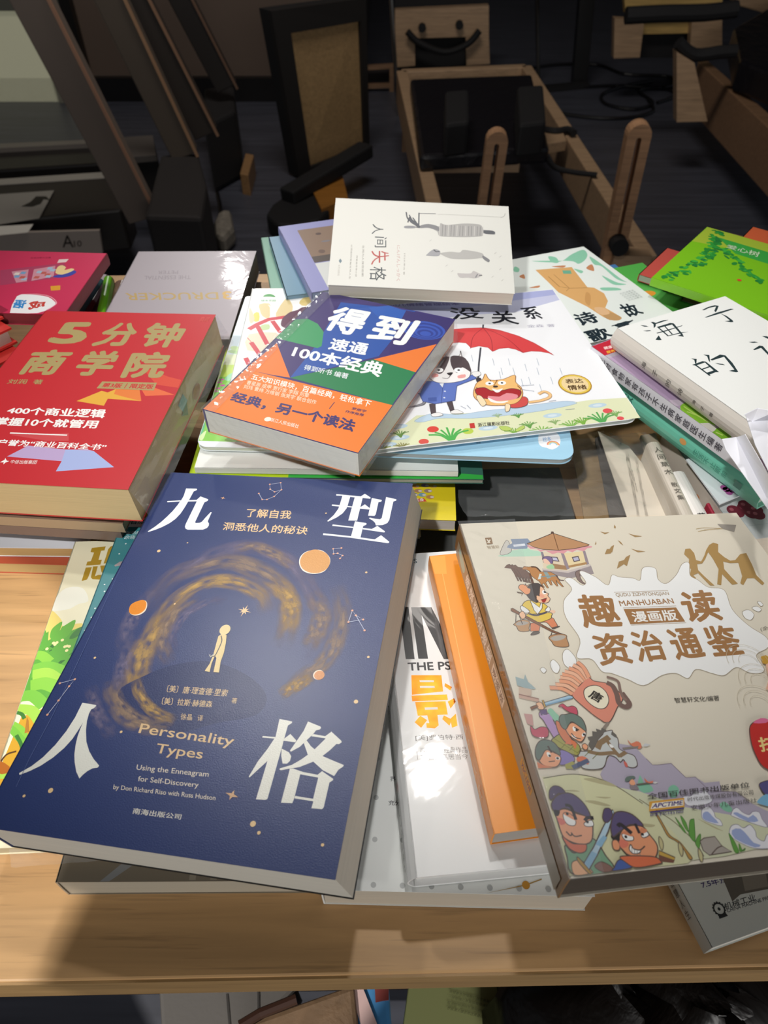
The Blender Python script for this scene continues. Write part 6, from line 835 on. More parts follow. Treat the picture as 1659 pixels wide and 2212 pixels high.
bk.P(SL, [(.352,.9081),(.3657,.8954),(.3633,.8864),(.3796,.8993),(.3915,.9002),(.3784,.9084),(.3749,.9175),(.3701,.9073)], '#f3eeea'); bk.T(SL, '中信出版集团', [(.3985,.8938),(.5209,.8902),(.5238,.9087),(.403,.9116)], '#f0d8d4', .01); bk.T(SL, '典藏', [(.9259,.0183),(.98,.0202),(.9768,.0567),(.9236,.056)], '#d8564e')
bk.flush()
# orange and blue marks on the fore-edge of the red book
M = Matrix(((0, 0, 1, bk.W / 2 - .0006 + .0003), (1, 0, 0, 0), (0, 1, 0, bk.T_ / 2), (0, 0, 0, 1))); fe = Flat(bk.root, bk.H, bk.T_, .0002, 'gloss', M)
fe.C('edge_marks', (.64, .74), 8, '#b56a50', 5); fe.P('edge_marks', [(.47, .30), (.53, .25), (.55, .55), (.49, .62)], '#7f98a8'); fe.P('edge_marks', [(.47, .62), (.54, .55), (.52, .85)], '#7c7a72'); fe.labels['edge_marks'] = 'faded orange and blue print on the page edges'; fe.flush()
film('plastic_wrap', bk.root, [(bk.W / 2 + .0008, -bk.H / 2, .029), (bk.W / 2 + .0008, bk.H / 2, .029), (bk.W / 2 + .009, bk.H / 2, .004), (bk.W / 2 + .007, -bk.H / 2, .002)], 12, 5, .0008, 'loose clear film')
bk = Book('paperback_book', 'taupe paperback directly under the red shrink-wrapped book', (-.2325,.4141,.804,-.0001,-.0005,-.0798,.1312,.1763), .0085, '#8c7763', '#c3ad88', 'gloss', spine='b', spine_col='#a58e72'); bk.flush()
bk = Book('paperback_book', 'dark taupe paperback, second below the red shrink-wrapped book', (-.2361,.4147,.7953,0,-.0005,-.0825,.1318,.1772), .0085, '#6d5a4e', '#7d6a5c', 'gloss', spine='b', spine_col='#75625a'); bk.flush()
bk = Book('paperback_book', 'white paperback sticking out of the lower left stack', (-.2619,.3938,.7715,.0005,-.0028,-.0169,.1073,.1316), .0095, '#e9eaf0', '#bfa26c', 'gloss', spine='t'); bk.flush()
bk = Book('paperback_book', 'orange-red paperback at the bottom of the left stack', (-.2641,.3877,.7615,.0005,-.0029,-.0384,.1055,.1314), .0110, '#b4523a', '#bfa26c', 'gloss', spine='t'); bk.flush()
q_ = [(-.148,.474,.78),(-.156,.446,.78),(-.163,.396,.78),(-.167,.385,.78)]
slab('paperback_book', 'rust brown book lying right of the red one, low in the gap', -.150, -.1135, .34, .52, .0005, .020, '#8a4630', '#b89a78', -9, spine='r')
slab('paperback_book', 'bright orange book edge between the rust brown book and the lime one', -.123, -.1085, .365, .50, .0005, .034, '#e58f22', '#d8a050', -6, spine='r')
bk = Book('hardcover_book', 'silvery mauve hardcover with upside-down gold letters, behind the red book', (-.1933,.6153,.81,.0159,-.018,-.0258,.1219,.1592), .0230, '#a9a0a6', '#6f6a66', 'film')
bk.T(T1, 'DRUCKER', [(.8245,.5873),(.1134,.5946),(.0719,.5135),(.7988,.5064)][0:4], '#b79a5a', .01); bk.T(T1, '3', [(.927,.5878),(.8547,.5875),(.8268,.4958),(.9002,.4962)], '#c9a04a', .03)
bk.T(SL, 'THE ESSENTIAL', [(.5418,.3516),(.1664,.3569),(.1574,.3116),(.5292,.3063)], '#8f878c'); bk.T(SL, 'PETER', [(.4222,.2865),(.2579,.2893),(.2482,.2508),(.4109,.248)], '#8f878c'); bk.flush()
slab('hardcover_book', 'dark book beneath the silvery mauve hardcover', -.245, -.128, .545, .68, .0008, .035, '#4a4038', '#5a5248', -1)
bk = Book('picture_book', 'magenta idiom book with a white oval and cartoon cabinet, back left', (-.348,.5914,.835,.0006,-.0005,-.0545,.1652,.11), .0110, '#c42a52', '#7a2028', 'gloss', spine='r', spine_col='#8f1f2c')
bk.P('title_oval', [(.7141,1.013),(.6815,.748),(.7266,.7193),(.7853,.723),(.8496,.7482),(.8996,.8126),(.9143,.8519),(.9034,.9193),(.8562,.9886),(.7576,1.0353)], '#eceaea', 2); bk.L('title_oval', [(.6975,.7189),(.7817,.7093),(.8573,.7407),(.9132,.825),(.9118,.8789),(.8901,.9402)], .7, '#e6a8b4', 1)
bk.T('title_oval', '成', [(.8636,.8019),(.7669,.8233),(.7956,.9543),(.8673,.8891)], '#c2372c', .04); bk.T('title_oval', '语', [(.7545,.8039),(.6873,.8025),(.7023,.9223),(.772,.9365)], '#2f86c8', .04)
bk.P(I, [(.4716,.3425),(.7975,.192),(.8227,.2526),(.8122,.4508),(.5438,.5895)], '#a83a5c'); bk.P(I, [(.6556,.3124),(.7591,.2421),(.795,.4224),(.6925,.5047)], '#c88a98'); bk.P(I, [(.5423,.3598),(.6267,.3178),(.6703,.5139),(.6182,.54)], '#c88a98')
rr = random.Random(11)
for q in [(.7061,.4445),(.6972,.3549),(.7258,.3678),(.7532,.3958),(.7409,.2901),(.7635,.3191),(.5947,.4385),(.6126,.3769),(.6458,.479),(.6281,.4508),(.5823,.3945),(.7657,.4248)]: bk.P(I, [(q[0] - .014, q[1] - .02), (q[0] + .014, q[1] - .02), (q[0] + .014, q[1] + .02), (q[0] - .014, q[1] + .02)], rr.choice(['#e6d8cc', '#6f9ac0', '#e0c0a0', '#b85a50', '#9fb4c8', '#dccfc4']))
bk.P(I, [(.7901,.4228),(.812,.3911),(.8513,.3273),(.889,.3166),(.9029,.3536),(.8781,.4158),(.825,.4424)], '#3a3f9a', 2); bk.P(I, [(.7898,.3627),(.7779,.2562),(.7971,.2313),(.8265,.2678),(.8278,.3139),(.86,.2806),(.8822,.3095),(.8365,.3891)], '#e2c68c', 2); bk.P(I, [(.7517,.1321),(.8054,.1198),(.8037,.1757),(.7574,.1952)], '#e0c8c4'); bk.P(I, [(.8187,.5817),(.8678,.5634),(.8861,.6363),(.839,.6514)], '#d8962a'); bk.T(SL, '成语故事大全集', [(.5792,.1058),(.694,.0885),(.7013,.1169),(.5865,.1326)], '#9a1f3e')
bk.flush()
# small books between the magenta and the mauve one
for i, (px, wd, cv, lb) in enumerate((([(-.282,.644,.81),(-.285,.558,.81)], .024, '#4a6a7a', 'slate blue book squeezed beside the magenta one'), ([(-.279,.657,.806),(-.278,.565,.806)], .030, '#5a2a44', 'plum book between the slate blue and pink ones'), ([(-.279,.639,.802),(-.272,.571,.802)], .018, '#c060a8', 'pink book edge beside the green one'), ([(-.272,.65,.808),(-.257,.562,.808)], .013, '#6fc01c', 'lime green glossy book standing in the back left gap'))):
    p0, p1 = Vector(px[0]), Vector(px[1]); upright('upright_book', lb, p0 + (p0 - p1) * .0, p1, wd * .62, .05, cv, '#cfc8bc')
e = [(-.262,.657,.8),(-.253,.575,.8)]; upright('upright_book', 'brown book standing in the gap beside the silvery mauve hardcover', e[0], e[1], .017, .05, '#8a6a5a', '#cfc8bc')
# far left red books
lq = [(-.345,.564,.868),(-.333,.616,.868)]
for i, (z, dx, dy, cv, pg, T, lb) in enumerate(((.004, .0, .0, '#5a2026', '#8a3a38', .024, 'maroon book at the bottom of the red stack on the left frame edge'), (.029, .006, .004, '#b23028', '#b08a68', .017, 'second red book from the bottom on the left frame edge'), (.047, .012, .010, '#c2302c', '#b8947a', .017, 'third red book from the bottom on the left frame edge'), (.065, .004, .022, '#c8342f', '#d9cfc0', .015, 'red book with pale pages, second from the top on the left frame edge'), (.081, -.006, .034, '#d03a34', '#e0d8ca', .014, 'topmost red book with pale pages on the left frame edge'))):
    bk = Book('hardcover_book', lb, (-.405 + dx, .505 + dy, TT + z + T, 0, 0, math.radians(52), .10, .15), T, cv, pg, 'gloss', spine='l', kind='hard', group=None); bk.flush()
# ------------------------------------------------------------------ grey book front right
bk = Book('paperback_book', 'grey-white paperback with a gear logo at the front right table edge', (.1965,.1814,.766,0,-.0001,.2809,.1344,.1661), .0120, '#c6cac4', '#d5d2ca', 'film')
bk.T(SL, '你就能躺赢', [(.0803,.8166),(.238,.8135),(.2372,.8286),(.0794,.8312)], '#3a3266', .02); bk.T(SL, '7.5年预期', [(.0814,.8397),(.2241,.8413),(.2154,.863),(.0777,.8575)], '#3a3266', .02)
bk.P(I, [(.1777,.8133),(.4391,.8182),(.3657,.9181),(.2006,.9026),(.158,.9122)], '#5a554e'); bk.P(I, [(.2517,.8443),(.3561,.8411),(.3163,.9066),(.2242,.8983)], '#7a746a'); bk.T(SL, '机械工业', [(.1209,.91),(.2522,.9114),(.2442,.9291),(.1151,.9259)], '#3a3f44', .01); bk.T(SL, 'CHINA MACHINE PRESS', [(.1226,.9251),(.3152,.9294),(.311,.9382),(.1186,.9344)], '#4a4f54', .01)
c_ = [(.0968,.9191)][0]
bk.L('gear_logo', [(c_[0] + 2.6 * math.cos(t) / 1000 / bk.W, c_[1] + 2.6 * math.sin(t) / 1000 / bk.H) for t in [k * math.pi / 12 for k in range(24)]], .7, '#23282c', 0, True); bk.C('gear_logo', c_, .7, '#23282c')
for k in range(14): t = k * math.pi / 7; bk.L('gear_logo', [(c_[0] + r * math.cos(t) / 1000 / bk.W, c_[1] + r * math.sin(t) / 1000 / bk.H) for r in (2.7, 3.3)], .6, '#23282c')
bk.P('gear_logo', [(c_[0] + a / 1000 / bk.W, c_[1] + b_ / 1000 / bk.H) for a, b_ in ((-2, 2.6), (2, 2.6), (2.4, 3.8), (-2.4, 3.8))], '#23282c')
sp = bk.spine()
for i, ch in enumerate('五年后躺赢的智慧人生'): sp.T('spine_lettering', ch, [(.62 + i * .03, .72), (.62 + i * .03, .3), (.643 + i * .03, .3), (.643 + i * .03, .72)], '#55585a', .01)
sp.flush(); bk.flush()
# ------------------------------------------------------------------ under the table
ZU = -.40
def under(name, label, cat, px, h, col, fin='rough'):
    px = list(px); c = [sum(p[k] for p in px) / len(px) for k in range(3)]; b = MB(); b.hexa(px, [(x, y, z - h) for x, y, z in px], mat(col, fin)); root = tag(empty(name, (c[0], c[1], c[2] - h)), label, cat); b.build('body', root, bevel=.004); return root
r_ = under('storage_box', 'grey cardboard box on the low shelf under the table', 'box', [(-.205,.136,.39),(-.077,.134,.39),(-.131,.084,.39),(-.19,.084,.39)], .068, '#66625e'); b = MB()
for q in ([(-.142,.128,.391),(-.14,.128,.391),(-.133,.1,.391),(-.135,.1,.391)], [(-.114,.13,.391),(-.112,.13,.391),(-.109,.106,.391),(-.111,.106,.391)]): b.add(q, [(0, 1, 2, 3)], mat('#3f3c3a'))
b.build('lid_seam', r_)
r_ = under('paper_bag', 'crumpled brown paper bag under the table edge', 'bag', [(-.117,.097,.45),(-.025,.125,.45),(-.018,.077,.45),(-.118,.077,.45)], .128, '#7a6046', 'kraft'); b = MB(); b.tube([(-.116,.096,.453),(-.101,.104,.453),(-.072,.114,.453)], .004, mat('#3f2a22')); b.build('folded_rim', r_, 'dark folded rim')
r_ = under('leaflet', 'pale yellow-green leaflet with lines of print and a red flower, under the table', 'leaflet', [(.022,.134,.42),(.128,.137,.42),(.112,.081,.42),(.012,.081,.42)], .002, '#c9cf8c', 'gloss')
b = quadtext([('满城春色宫墙柳红酥手黄藤酒东风恶欢情薄', [(.057,.126,.421),(.111,.114,.421),(.11,.112,.421),(.056,.124,.421)]), ('一怀愁绪几年离索错错错春如旧人空瘦泪痕', [(.056,.122,.421),(.11,.111,.421),(.109,.109,.421),(.055,.12,.421)]), ('红浥鲛绡透桃花落闲池阁山盟虽在锦书难托', [(.055,.118,.421),(.108,.107,.421),(.107,.105,.421),(.054,.116,.421)]), ('世情薄人情恶雨送黄昏花易落晓风干泪痕残', [(.055,.114,.421),(.107,.103,.421),(.106,.101,.421),(.053,.112,.421)])], '#7d8058'); b.build('printed_text', r_, 'grey-green lines of print')
b = MB()
for q, c in (([(.11,.13,.421),(.115,.13,.421),(.112,.12,.421),(.11,.12,.421)], '#3f6a4a'), ([(.113,.13,.421),(.123,.131,.421),(.12,.125,.421),(.115,.125,.421)], '#b04a50'), ([(.098,.13,.421),(.1,.13,.421),(.098,.123,.421)], '#6a7a50')): b.add(q, [tuple(range(len(q)))], mat(c))
b.build('printed_flower', r_, 'red flower with green stem')
st = [(-.02, .0), (.04, 0)]
under('storage_box', 'dark box beneath the yellow-green leaflet under the table', 'box', [(.029,.131,.416),(.122,.133,.416),(.109,.081,.416),(.017,.081,.416)], .094, '#38342f')  # stands in as a support so the leaflet rests on something
r_ = under('gift_bag', 'blue and pale pink bag beside the brown paper bag', 'bag', [(-.027,.127,.44),(.004,.127,.44),(.008,.078,.44),(-.018,.078,.44)], .118, '#4a8ac0', 'gloss'); b = MB(); b.hexa([(-.028,.121,.444),(-.019,.126,.444),(-.003,.093,.444),(-.011,.078,.444)], [(-.028,.122,.441),(-.019,.127,.441),(-.003,.093,.441),(-.011,.078,.441)], mat('#d8b8b4')); b.build('pink_panel', r_, 'pale pink rounded panel'); b = MB(); b.hexa([(-.008,.126,.444),(.004,.126,.444),(.004,.115,.444),(-.007,.113,.444)], [(-.008,.127,.441),(.004,.127,.441),(.004,.115,.441),(-.007,.114,.441)], mat('#8a4440')); b.build('red_print', r_)
# dark leather bag with folds
pq = [(.157,.141,.41),(.357,.146,.41),(.335,.08,.41),(.143,.08,.41)]; rb = random.Random(4); b = MB(); nu, nv = 24, 10; vs = []
A, B2, C2, D = [Vector(p) for p in pq]
for i in range(nu + 1):
    for j in range(nv + 1):
        u, v = i / nu, j / nv; p = (A * (1 - u) + B2 * u) * (1 - v) + (D * (1 - u) + C2 * u) * v; vs.append(p + Vector((0, 0, .02 * math.sin(u * 17 + math.sin(v * 5) * 1.3) + .012 * math.sin(u * 31 + v * 9))))
b.add(vs, [(i * (nv + 1) + j, (i + 1) * (nv + 1) + j, (i + 1) * (nv + 1) + j + 1, i * (nv + 1) + j + 1) for i in range(nu) for j in range(nv)], mat('#1c1816', 'leather'))
root = tag(empty('leather_bag', (pq[0][0] + .1, pq[0][1], .32)), 'black creased leather bag under the right part of the table', 'bag'); o = b.build('body', root, smooth=True); md = o.modifiers.new('t', 'SOLIDIFY'); md.thickness = .07; md.offset = 1 if False else -1
b = MB(); b.tube([Vector(p) + Vector((0, 0, .025)) for p in [(.179,.119,.42),(.194,.131,.42),(.214,.132,.42),(.222,.114,.42)]], .006, mat('#241d1a', 'leather')); b.build('handle', root)
# ------------------------------------------------------------------ dark training room behind the table
WD, WD2, BK, GY = mat('#b59676', 'wood'), mat('#8f6f54', 'wood'), mat('#131214', 'rough'), mat('#6f675f', 'gloss')
def down(q, h): return [(x, y, z - h) for x, y, z in q]
# treadmills
root = tag(empty('treadmill', (-.9, 2.1, 0)), 'dark treadmill nearest the table, with A10 on its pale side', 'treadmill')
q = [(-1.638,2.355,.22),(-.911,2.47,.22),(-.818,2.296,.22),(-.81,2.185,.22),(-1.475,2.023,.22)]; b = MB(); b.prism([(x, y) for x, y, z in q][::-1], .09, .22, mat('#2b2725', 'gloss')); b.build('deck', root, bevel=.008)
q = [(-1.635,2.349,.222),(-.91,2.481,.222),(-.879,2.433,.222),(-1.613,2.306,.222)]; b = MB(); b.hexa(q, down(q, .02), mat('#a8a39a', 'gloss')); b.build('side_rail', root, 'pale grey rail')
fy = ([(-.991,2.032,.22)])[0][1] - .012; q = [(-1.396,2.02,.213),(-.83,2.02,.228),(-.84,2.02,.158),(-1.431,2.02,.14)]; q = [(x, fy, z) for x, y, z in q]; b = MB(); b.hexa(q, [(x, y + .01, z) for x, y, z in q], mat('#b3a69c', 'gloss')); b.build('side_panel', root, 'pale side panel')
q = [(-.943,2.02,.214),(-.91,2.02,.216),(-.919,2.02,.178),(-.952,2.02,.178)]; q2 = [(-.913,2.02,.198),(-.89,2.02,.199),(-.895,2.02,.181),(-.917,2.02,.179)]
b = quadtext([('A', [(x, fy - .002, z) for x, y, z in q]), ('10', [(x, fy - .002, z) for x, y, z in q2])], '#2a2422'); b.build('number', root, 'dark number A10')
q = [(-1.236,2.289,.223),(-1.06,2.321,.223),(-1.038,2.113,.223),(-1.153,2.068,.223)]; b = MB(); b.add(q, [(0, 1, 2, 3)], mat('#9a968f', 'gloss')); b.build('deck_light_patch', root, 'pale sticker with a dark bird mark')  # reflected light on the deck, painted as a pale quad
b = MB(); q = [(-1.121,2.196,.224),(-1.104,2.23,.224),(-1.101,2.272,.224),(-1.069,2.272,.224),(-1.048,2.244,.224),(-1.07,2.251,.224),(-1.068,2.217,.224),(-1.086,2.196,.224)]; b.add(q, [tuple(range(len(q)))], mat('#1c1a1a')); b.build('bird_mark', root)
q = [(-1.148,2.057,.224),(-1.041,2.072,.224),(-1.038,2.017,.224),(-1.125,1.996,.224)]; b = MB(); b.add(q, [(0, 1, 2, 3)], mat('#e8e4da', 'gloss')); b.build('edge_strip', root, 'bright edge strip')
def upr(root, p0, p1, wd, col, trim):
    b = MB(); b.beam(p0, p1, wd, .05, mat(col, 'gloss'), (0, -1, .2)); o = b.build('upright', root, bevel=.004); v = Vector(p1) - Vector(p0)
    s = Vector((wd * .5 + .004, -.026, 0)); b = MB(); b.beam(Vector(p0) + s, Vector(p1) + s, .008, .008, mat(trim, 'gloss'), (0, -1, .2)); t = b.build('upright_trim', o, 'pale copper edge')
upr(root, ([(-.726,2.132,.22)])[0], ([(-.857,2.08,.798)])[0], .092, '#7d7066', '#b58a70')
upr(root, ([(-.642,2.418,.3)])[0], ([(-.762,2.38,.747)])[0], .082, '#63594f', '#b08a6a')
q = [(-.721,2.41,.3),(-.602,2.426,.3),(-.529,2.166,.3),(-.504,1.943,.3),(-.665,1.955,.3)]; b = MB(); b.prism([(x, y) for x, y, z in q][::-1], .01, .30, mat('#2a2625', 'rough')); b.build('motor_cover', root, bevel=.012)
root = tag(empty('treadmill', (-1.1, 2.9, 0)), 'second dark treadmill behind the nearest one, below the pale window', 'treadmill')
q = [(-1.852,2.767,.2),(-.88,2.902,.2),(-.812,2.676,.2),(-1.724,2.507,.2)]; b = MB(); b.prism([(x, y) for x, y, z in q][::-1], .02, .19, mat('#221f1e', 'gloss')); b.build('deck', root, bevel=.008)
q = [(-1.833,2.734,.205),(-.97,2.847,.205),(-.957,2.809,.205),(-1.806,2.68,.205)]; b = MB(); b.hexa(q, down(q, .02), mat('#77706a', 'gloss')); b.build('side_rail', root)
q = [(-.971,2.842,.21),(-.868,2.861,.21),(-.811,2.661,.21),(-.9,2.639,.21)]; b = MB(); b.hexa(q, down(q, .02), mat('#5f5a56', 'gloss')); b.build('end_cap', root)
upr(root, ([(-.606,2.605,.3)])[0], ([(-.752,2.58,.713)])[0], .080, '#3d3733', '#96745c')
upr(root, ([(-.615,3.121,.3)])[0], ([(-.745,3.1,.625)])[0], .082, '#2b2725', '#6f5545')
q = [(-.745,3.292,.25),(-.626,3.323,.25),(-.573,3.002,.25),(-.665,2.836,.25)]; b = MB(); b.prism([(x, y) for x, y, z in q][::-1], .01, .25, mat('#1b191a', 'rough')); b.build('motor_cover', root, bevel=.012)
q = [(-.565,3.054,.08),(-.528,3.034,.08),(-.523,2.824,.08),(-.558,2.842,.08)]; b = MB(); b.hexa(q, down(q, .085), mat('#a07a52', 'wood')); tag(b.build('wooden_block', bevel=.004), 'small tan wooden block on the floor beside the treadmill', 'block')
q = [(-.593,2.439,.07),(-.591,2.526,.07),(-.551,2.545,.07),(-.517,2.395,.07),(-.54,2.308,.07),(-.573,2.342,.07)]; b = MB(); b.prism([(x, y) for x, y, z in q][::-1], .005, .075, mat('#8a8378', 'kraft')); b.build; o = tag(b.build('cloth_bundle', bevel=.02), 'crumpled pale cloth bundle at the foot of the treadmill', 'cloth')
b = MB(); b.tube(sm([(-.654,2.828,.008),(-.614,2.65,.008),(-.613,2.495,.008),(-.582,2.387,.008),(-.583,2.252,.008),(-.605,2.157,.008)], 6, False), .008, mat('#0f0f10')); tag(b.build('floor_cable'), 'black cable running down beside the cloth bundle', 'cable')
# framed wooden board
A, B2, C2, D = [Vector(p) for p in ([(-.404,2.96,.581)] + [(-.082,3.27,.562)] + [(-.076,3.317,.015)] + [(-.358,2.995,.015)])]
C2 = Vector((B2.x + (C2.x - B2.x), C2.y, .012)); D = Vector((D.x, D.y, .012)); n_ = (B2 - A).cross(D - A).normalized(); n_ = -n_ if n_.y < 0 else n_
lp = lambda u, v: (A * (1 - u) + B2 * u) * (1 - v) + (D * (1 - u) + C2 * u) * v
root = tag(empty('framed_board', (D.x, D.y, 0)), 'tall brown wooden board in a thick black frame standing on the dark floor', 'board')
def slabq(q, th, m): b = MB(); b.hexa(q, [Vector(p) + n_ * th for p in q], m); return b
b = slabq([lp(0, 0), lp(1, 0), lp(1, 1), lp(0, 1)], .05, BK); b.build('back_panel', root)
for nm, (u0, u1, v0, v1) in (('frame_stile', (0, .16, 0, 1)), ('frame_stile', (.93, 1, 0, 1)), ('frame_rail', (.16, .93, 0, .13)), ('frame_rail', (.16, .93, .965, 1))):
    q = [lp(u0, v0) - n_ * .02, lp(u1, v0) - n_ * .02, lp(u1, v1) - n_ * .02, lp(u0, v1) - n_ * .02]; slabq(q, .02, mat('#191513', 'rough')).build(nm, root)
q = [lp(.16, .13) - n_ * .004, lp(.93, .13) - n_ * .004, lp(.93, .965) - n_ * .004, lp(.16, .965) - n_ * .004]; slabq(q, .004, mat('#ab8c62', 'wood')).build('wood_panel', root, 'brown wood-grain panel')
# low black bench with a wooden side
root = tag(empty('balance_bench', (-.3, 2.6, 0)), 'low black padded bench with a glowing orange-brown wooden side, on the floor', 'bench')
q = [(-.419,2.499,.07),(-.405,2.585,.07),(-.36,2.675,.07),(-.296,2.73,.07),(-.222,2.666,.07),(-.195,2.537,.07),(-.226,2.454,.07),(-.303,2.41,.07),(-.371,2.417,.07)]; b = MB(); b.prism([(x, y) for x, y, z in q][::-1], .005, .07, BK); b.build('pad', root, bevel=.012)
b = MB(); b.beam(([(-.351,2.597,.09)])[0], ([(-.068,2.951,.13)])[0], .07, .05, BK); b.build('sloping_beam', root, bevel=.008)
q = [(-.273,2.709,.08),(-.164,2.851,.08),(-.131,2.609,.08),(-.222,2.514,.08)]; b = MB(); b.hexa(q, down(q, .075), mat('#a56e2e', 'wood')); b.build('wooden_side', root, 'orange-brown wood')  # orange-brown glow put into the wood colour
# wooden rack and poles
root = tag(empty('wooden_rack', (-.05, 4.15, 0)), 'small wooden rack with dark shelves, right of the framed board', 'rack')
def bar(nm, px, wd, m, root): b = MB(); b.beam(px[0], px[1], wd, wd, m, (0, 1, .01)); return b.build(nm, root)
for px in ([(-.103,4.15,.108),(.048,4.15,.116)], [(-.105,4.15,.024),(.049,4.15,.028)], [(-.108,4.15,-.112),(.051,4.15,-.103)]): bar('rail', px, .02, WD2, root)
for px in ([(-.101,4.15,.116),(-.098,4.15,-.144)], [(.039,4.15,.12),(.041,4.15,-.144)]): bar('post', px, .022, WD2, root)
q = [(-.104,4.2,.087),(.049,4.2,.096),(.051,4.2,-.123),(-.109,4.2,-.132)]; b = MB(); b.hexa(q, [(x, y + .02, z) for x, y, z in q], mat('#2a2322', 'rough')); b.build('back_panel', root)
b = MB(); b.tube([([(.069,3.768,0)])[0], ([(.027,3.8,.523)])[0]], .009, mat('#c9c4ba', 'metal')); tag(b.build('chrome_pole'), 'thin chrome pole left of the wooden reformer frame', 'pole')
b = MB(); b.tube([([(.828,4.287,0)])[0], ([(.753,4.3,.441)])[0]], .010, mat('#8f8a82', 'metal')); tag(b.build('chrome_pole'), 'thin chrome pole standing between the reformer and the black post', 'pole')
root = tag(empty('black_post', (1.05, 4.25, 0)), 'thick black post with a floor bar behind the reformer', 'post'); b = MB(); b.beam(([(1.037,4.254,0)])[0], ([(.993,4.25,.449)])[0], .075, .06, mat('#0f0e0f', 'gloss'), (0, 1, .01)); b.build('upright', root); b = MB(); b.beam(([(.841,4.146,.01)])[0], ([(1.072,4.217,.01)])[0], .05, .03, BK); b.build('floor_bar', root)
# far wooden end frame
root = tag(empty('wooden_end_frame', (.35, 4.4, 0)), 'pale wooden reformer end frame with a drooping black strap, far back centre', 'exercise frame')
def face(nm, px, th, m, root, label=None): b = MB(); b.hexa(px, [(x, y + th, z) for x, y, z in px], m); return b.build(nm, root, label)
face('crossboard', [(.056,4.35,.314),(.533,4.35,.333),(.547,4.35,.201),(.057,4.35,.189)], .05, WD, root)
face('leg', [(.057,4.35,.189),(.161,4.35,.193),(.167,4.35,.067),(.063,4.35,.058)], .05, WD, root); face('leg', [(.427,4.35,.197),(.547,4.35,.201),(.566,4.35,.075),(.442,4.35,.067)], .05, WD, root)
face('dark_panel', [(.055,4.42,.402),(.533,4.42,.402),(.57,4.42,.053),(.059,4.42,.04)], .02, BK, root)
b = MB(); b.tube(sm([(.12,4.3,.232),(.181,4.3,.184),(.316,4.3,.142),(.434,4.3,.177),(.491,4.3,.236)], 6, False), .016, BK); b.build('strap', root, 'black strap')
for p in [(.197,4.34,.244),(.388,4.34,.256)]: b = MB(); b.tube([Vector(p), Vector(p) + Vector((0, -.03, 0))], .02, BK); b.build('knob', root)
# main reformer
root = tag(empty('pilates_reformer', (.38, 2.6, 0)), 'wooden pilates reformer with black carriage, in the dark behind the white novel', 'exercise machine')
q = [(.074,3.346,.3),(.599,3.419,.3),(.675,1.72,.3),(.148,1.943,.3)]; FL, FR, NR, NL = [Vector(p) for p in q]; 
fx = (NL - FL) * 1.0
for nm, p0, p1 in (('side_rail', FL, FL + (NL - FL) * 1.05), ('side_rail', FR, NR)):
    b = MB(); b.beam(p0 - Vector((0, 0, .06)), p1 - Vector((0, 0, .06)), .045, .12, WD); b.build(nm, root, bevel=.004)
b = MB(); b.beam(FL - Vector((0, 0, .06)), FR - Vector((0, 0, .06)), .045, .12, WD); b.build('end_rail', root, bevel=.004)
b = MB(); b.beam(([(.582,1.725,.28)])[0], NR - Vector((0, 0, .02)), .05, .06, WD); b.build('corner_brace', root)
for p in (FL + Vector((.03, -.03, 0)), FR + Vector((0, -.03, 0)), NR + Vector((-.03, .03, 0)), NL + Vector((0, 0, 0))): b = MB(); b.box((p.x, p.y, .09), (.05, .05, .18), WD2); b.build('leg', root)
q = [(.099,3.04,.35),(.57,3.1,.35),(.513,2.33,.35),(.11,2.261,.35)]; b = MB(); b.hexa(q, down(q, .05), mat('#17151a', 'leather')); cr = b.build('carriage', root, 'black padded carriage', bevel=.012)
for px in ([(.195,2.531,.45),(.271,2.551,.45),(.248,2.245,.45),(.177,2.221,.45)], [(.432,2.58,.45),(.519,2.599,.45),(.472,2.245,.45),(.391,2.221,.45)]): b = MB(); b.hexa(px, down(px, .095), BK); b.build('shoulder_block', cr, bevel=.01)
q = [(.127,2.437,.33),(.426,2.388,.33),(.424,2.317,.33),(.144,2.31,.33)]; b = MB(); b.hexa(q, down(q, .05), WD); b.build('spring_bar', root)
q = [(.526,2.602,.31),(.606,2.629,.31),(.603,2.505,.31),(.517,2.463,.31)]; b = MB(); b.hexa(q, down(q, .03), WD); b.build('rope_cleat', root)
b = MB(); b.tube(sm([(.543,2.595,.315),(.578,2.577,.315),(.622,2.595,.315),(.637,2.559,.315)], 5, False), .012, BK); b.tube(sm([(.513,2.358,.31),(.528,2.275,.31),(.578,2.238,.31),(.644,2.217,.31)], 5, False), .008, BK); b.build('rope', root, 'black rope')
def slotted(px0, px1, wd, th, nm):
    p0, p1 = Vector(px0), Vector(px1); y = (p1 - p0); L = y.length; y.normalize(); x = y.cross(Vector((0, 1, 0))).normalized(); x = -x if x.x < 0 else x; z = x.cross(y); r = wd / 2
    out = [(-r, 0), (r, 0)] + [(r * math.cos(math.pi * k / 10), L - r + r * math.sin(math.pi * k / 10)) for k in range(11)]; s = wd * .11
    inn = [(-s, L * .12), (s, L * .12)] + [(s * math.cos(math.pi * k / 10), L - r * 1.3 + s * math.sin(math.pi * k / 10)) for k in range(11)]
    n = len(out); P3 = lambda q, d: p0 + x * q[0] + y * q[1] + z * d; b = MB()
    vs = [P3(q, -th / 2) for q in out] + [P3(q, -th / 2) for q in inn] + [P3(q, th / 2) for q in out] + [P3(q, th / 2) for q in inn]; fs = []
    for k in range(n):
        j = (k + 1) % n; fs += [(k, j, n + j, n + k), (2 * n + j, 2 * n + k, 3 * n + k, 3 * n + j), (j, k, 2 * n + k, 2 * n + j), (n + k, n + j, 3 * n + j, 3 * n + k)]
    b.add(vs, fs, mat('#c29570', 'wood')); return b.build(nm, root)
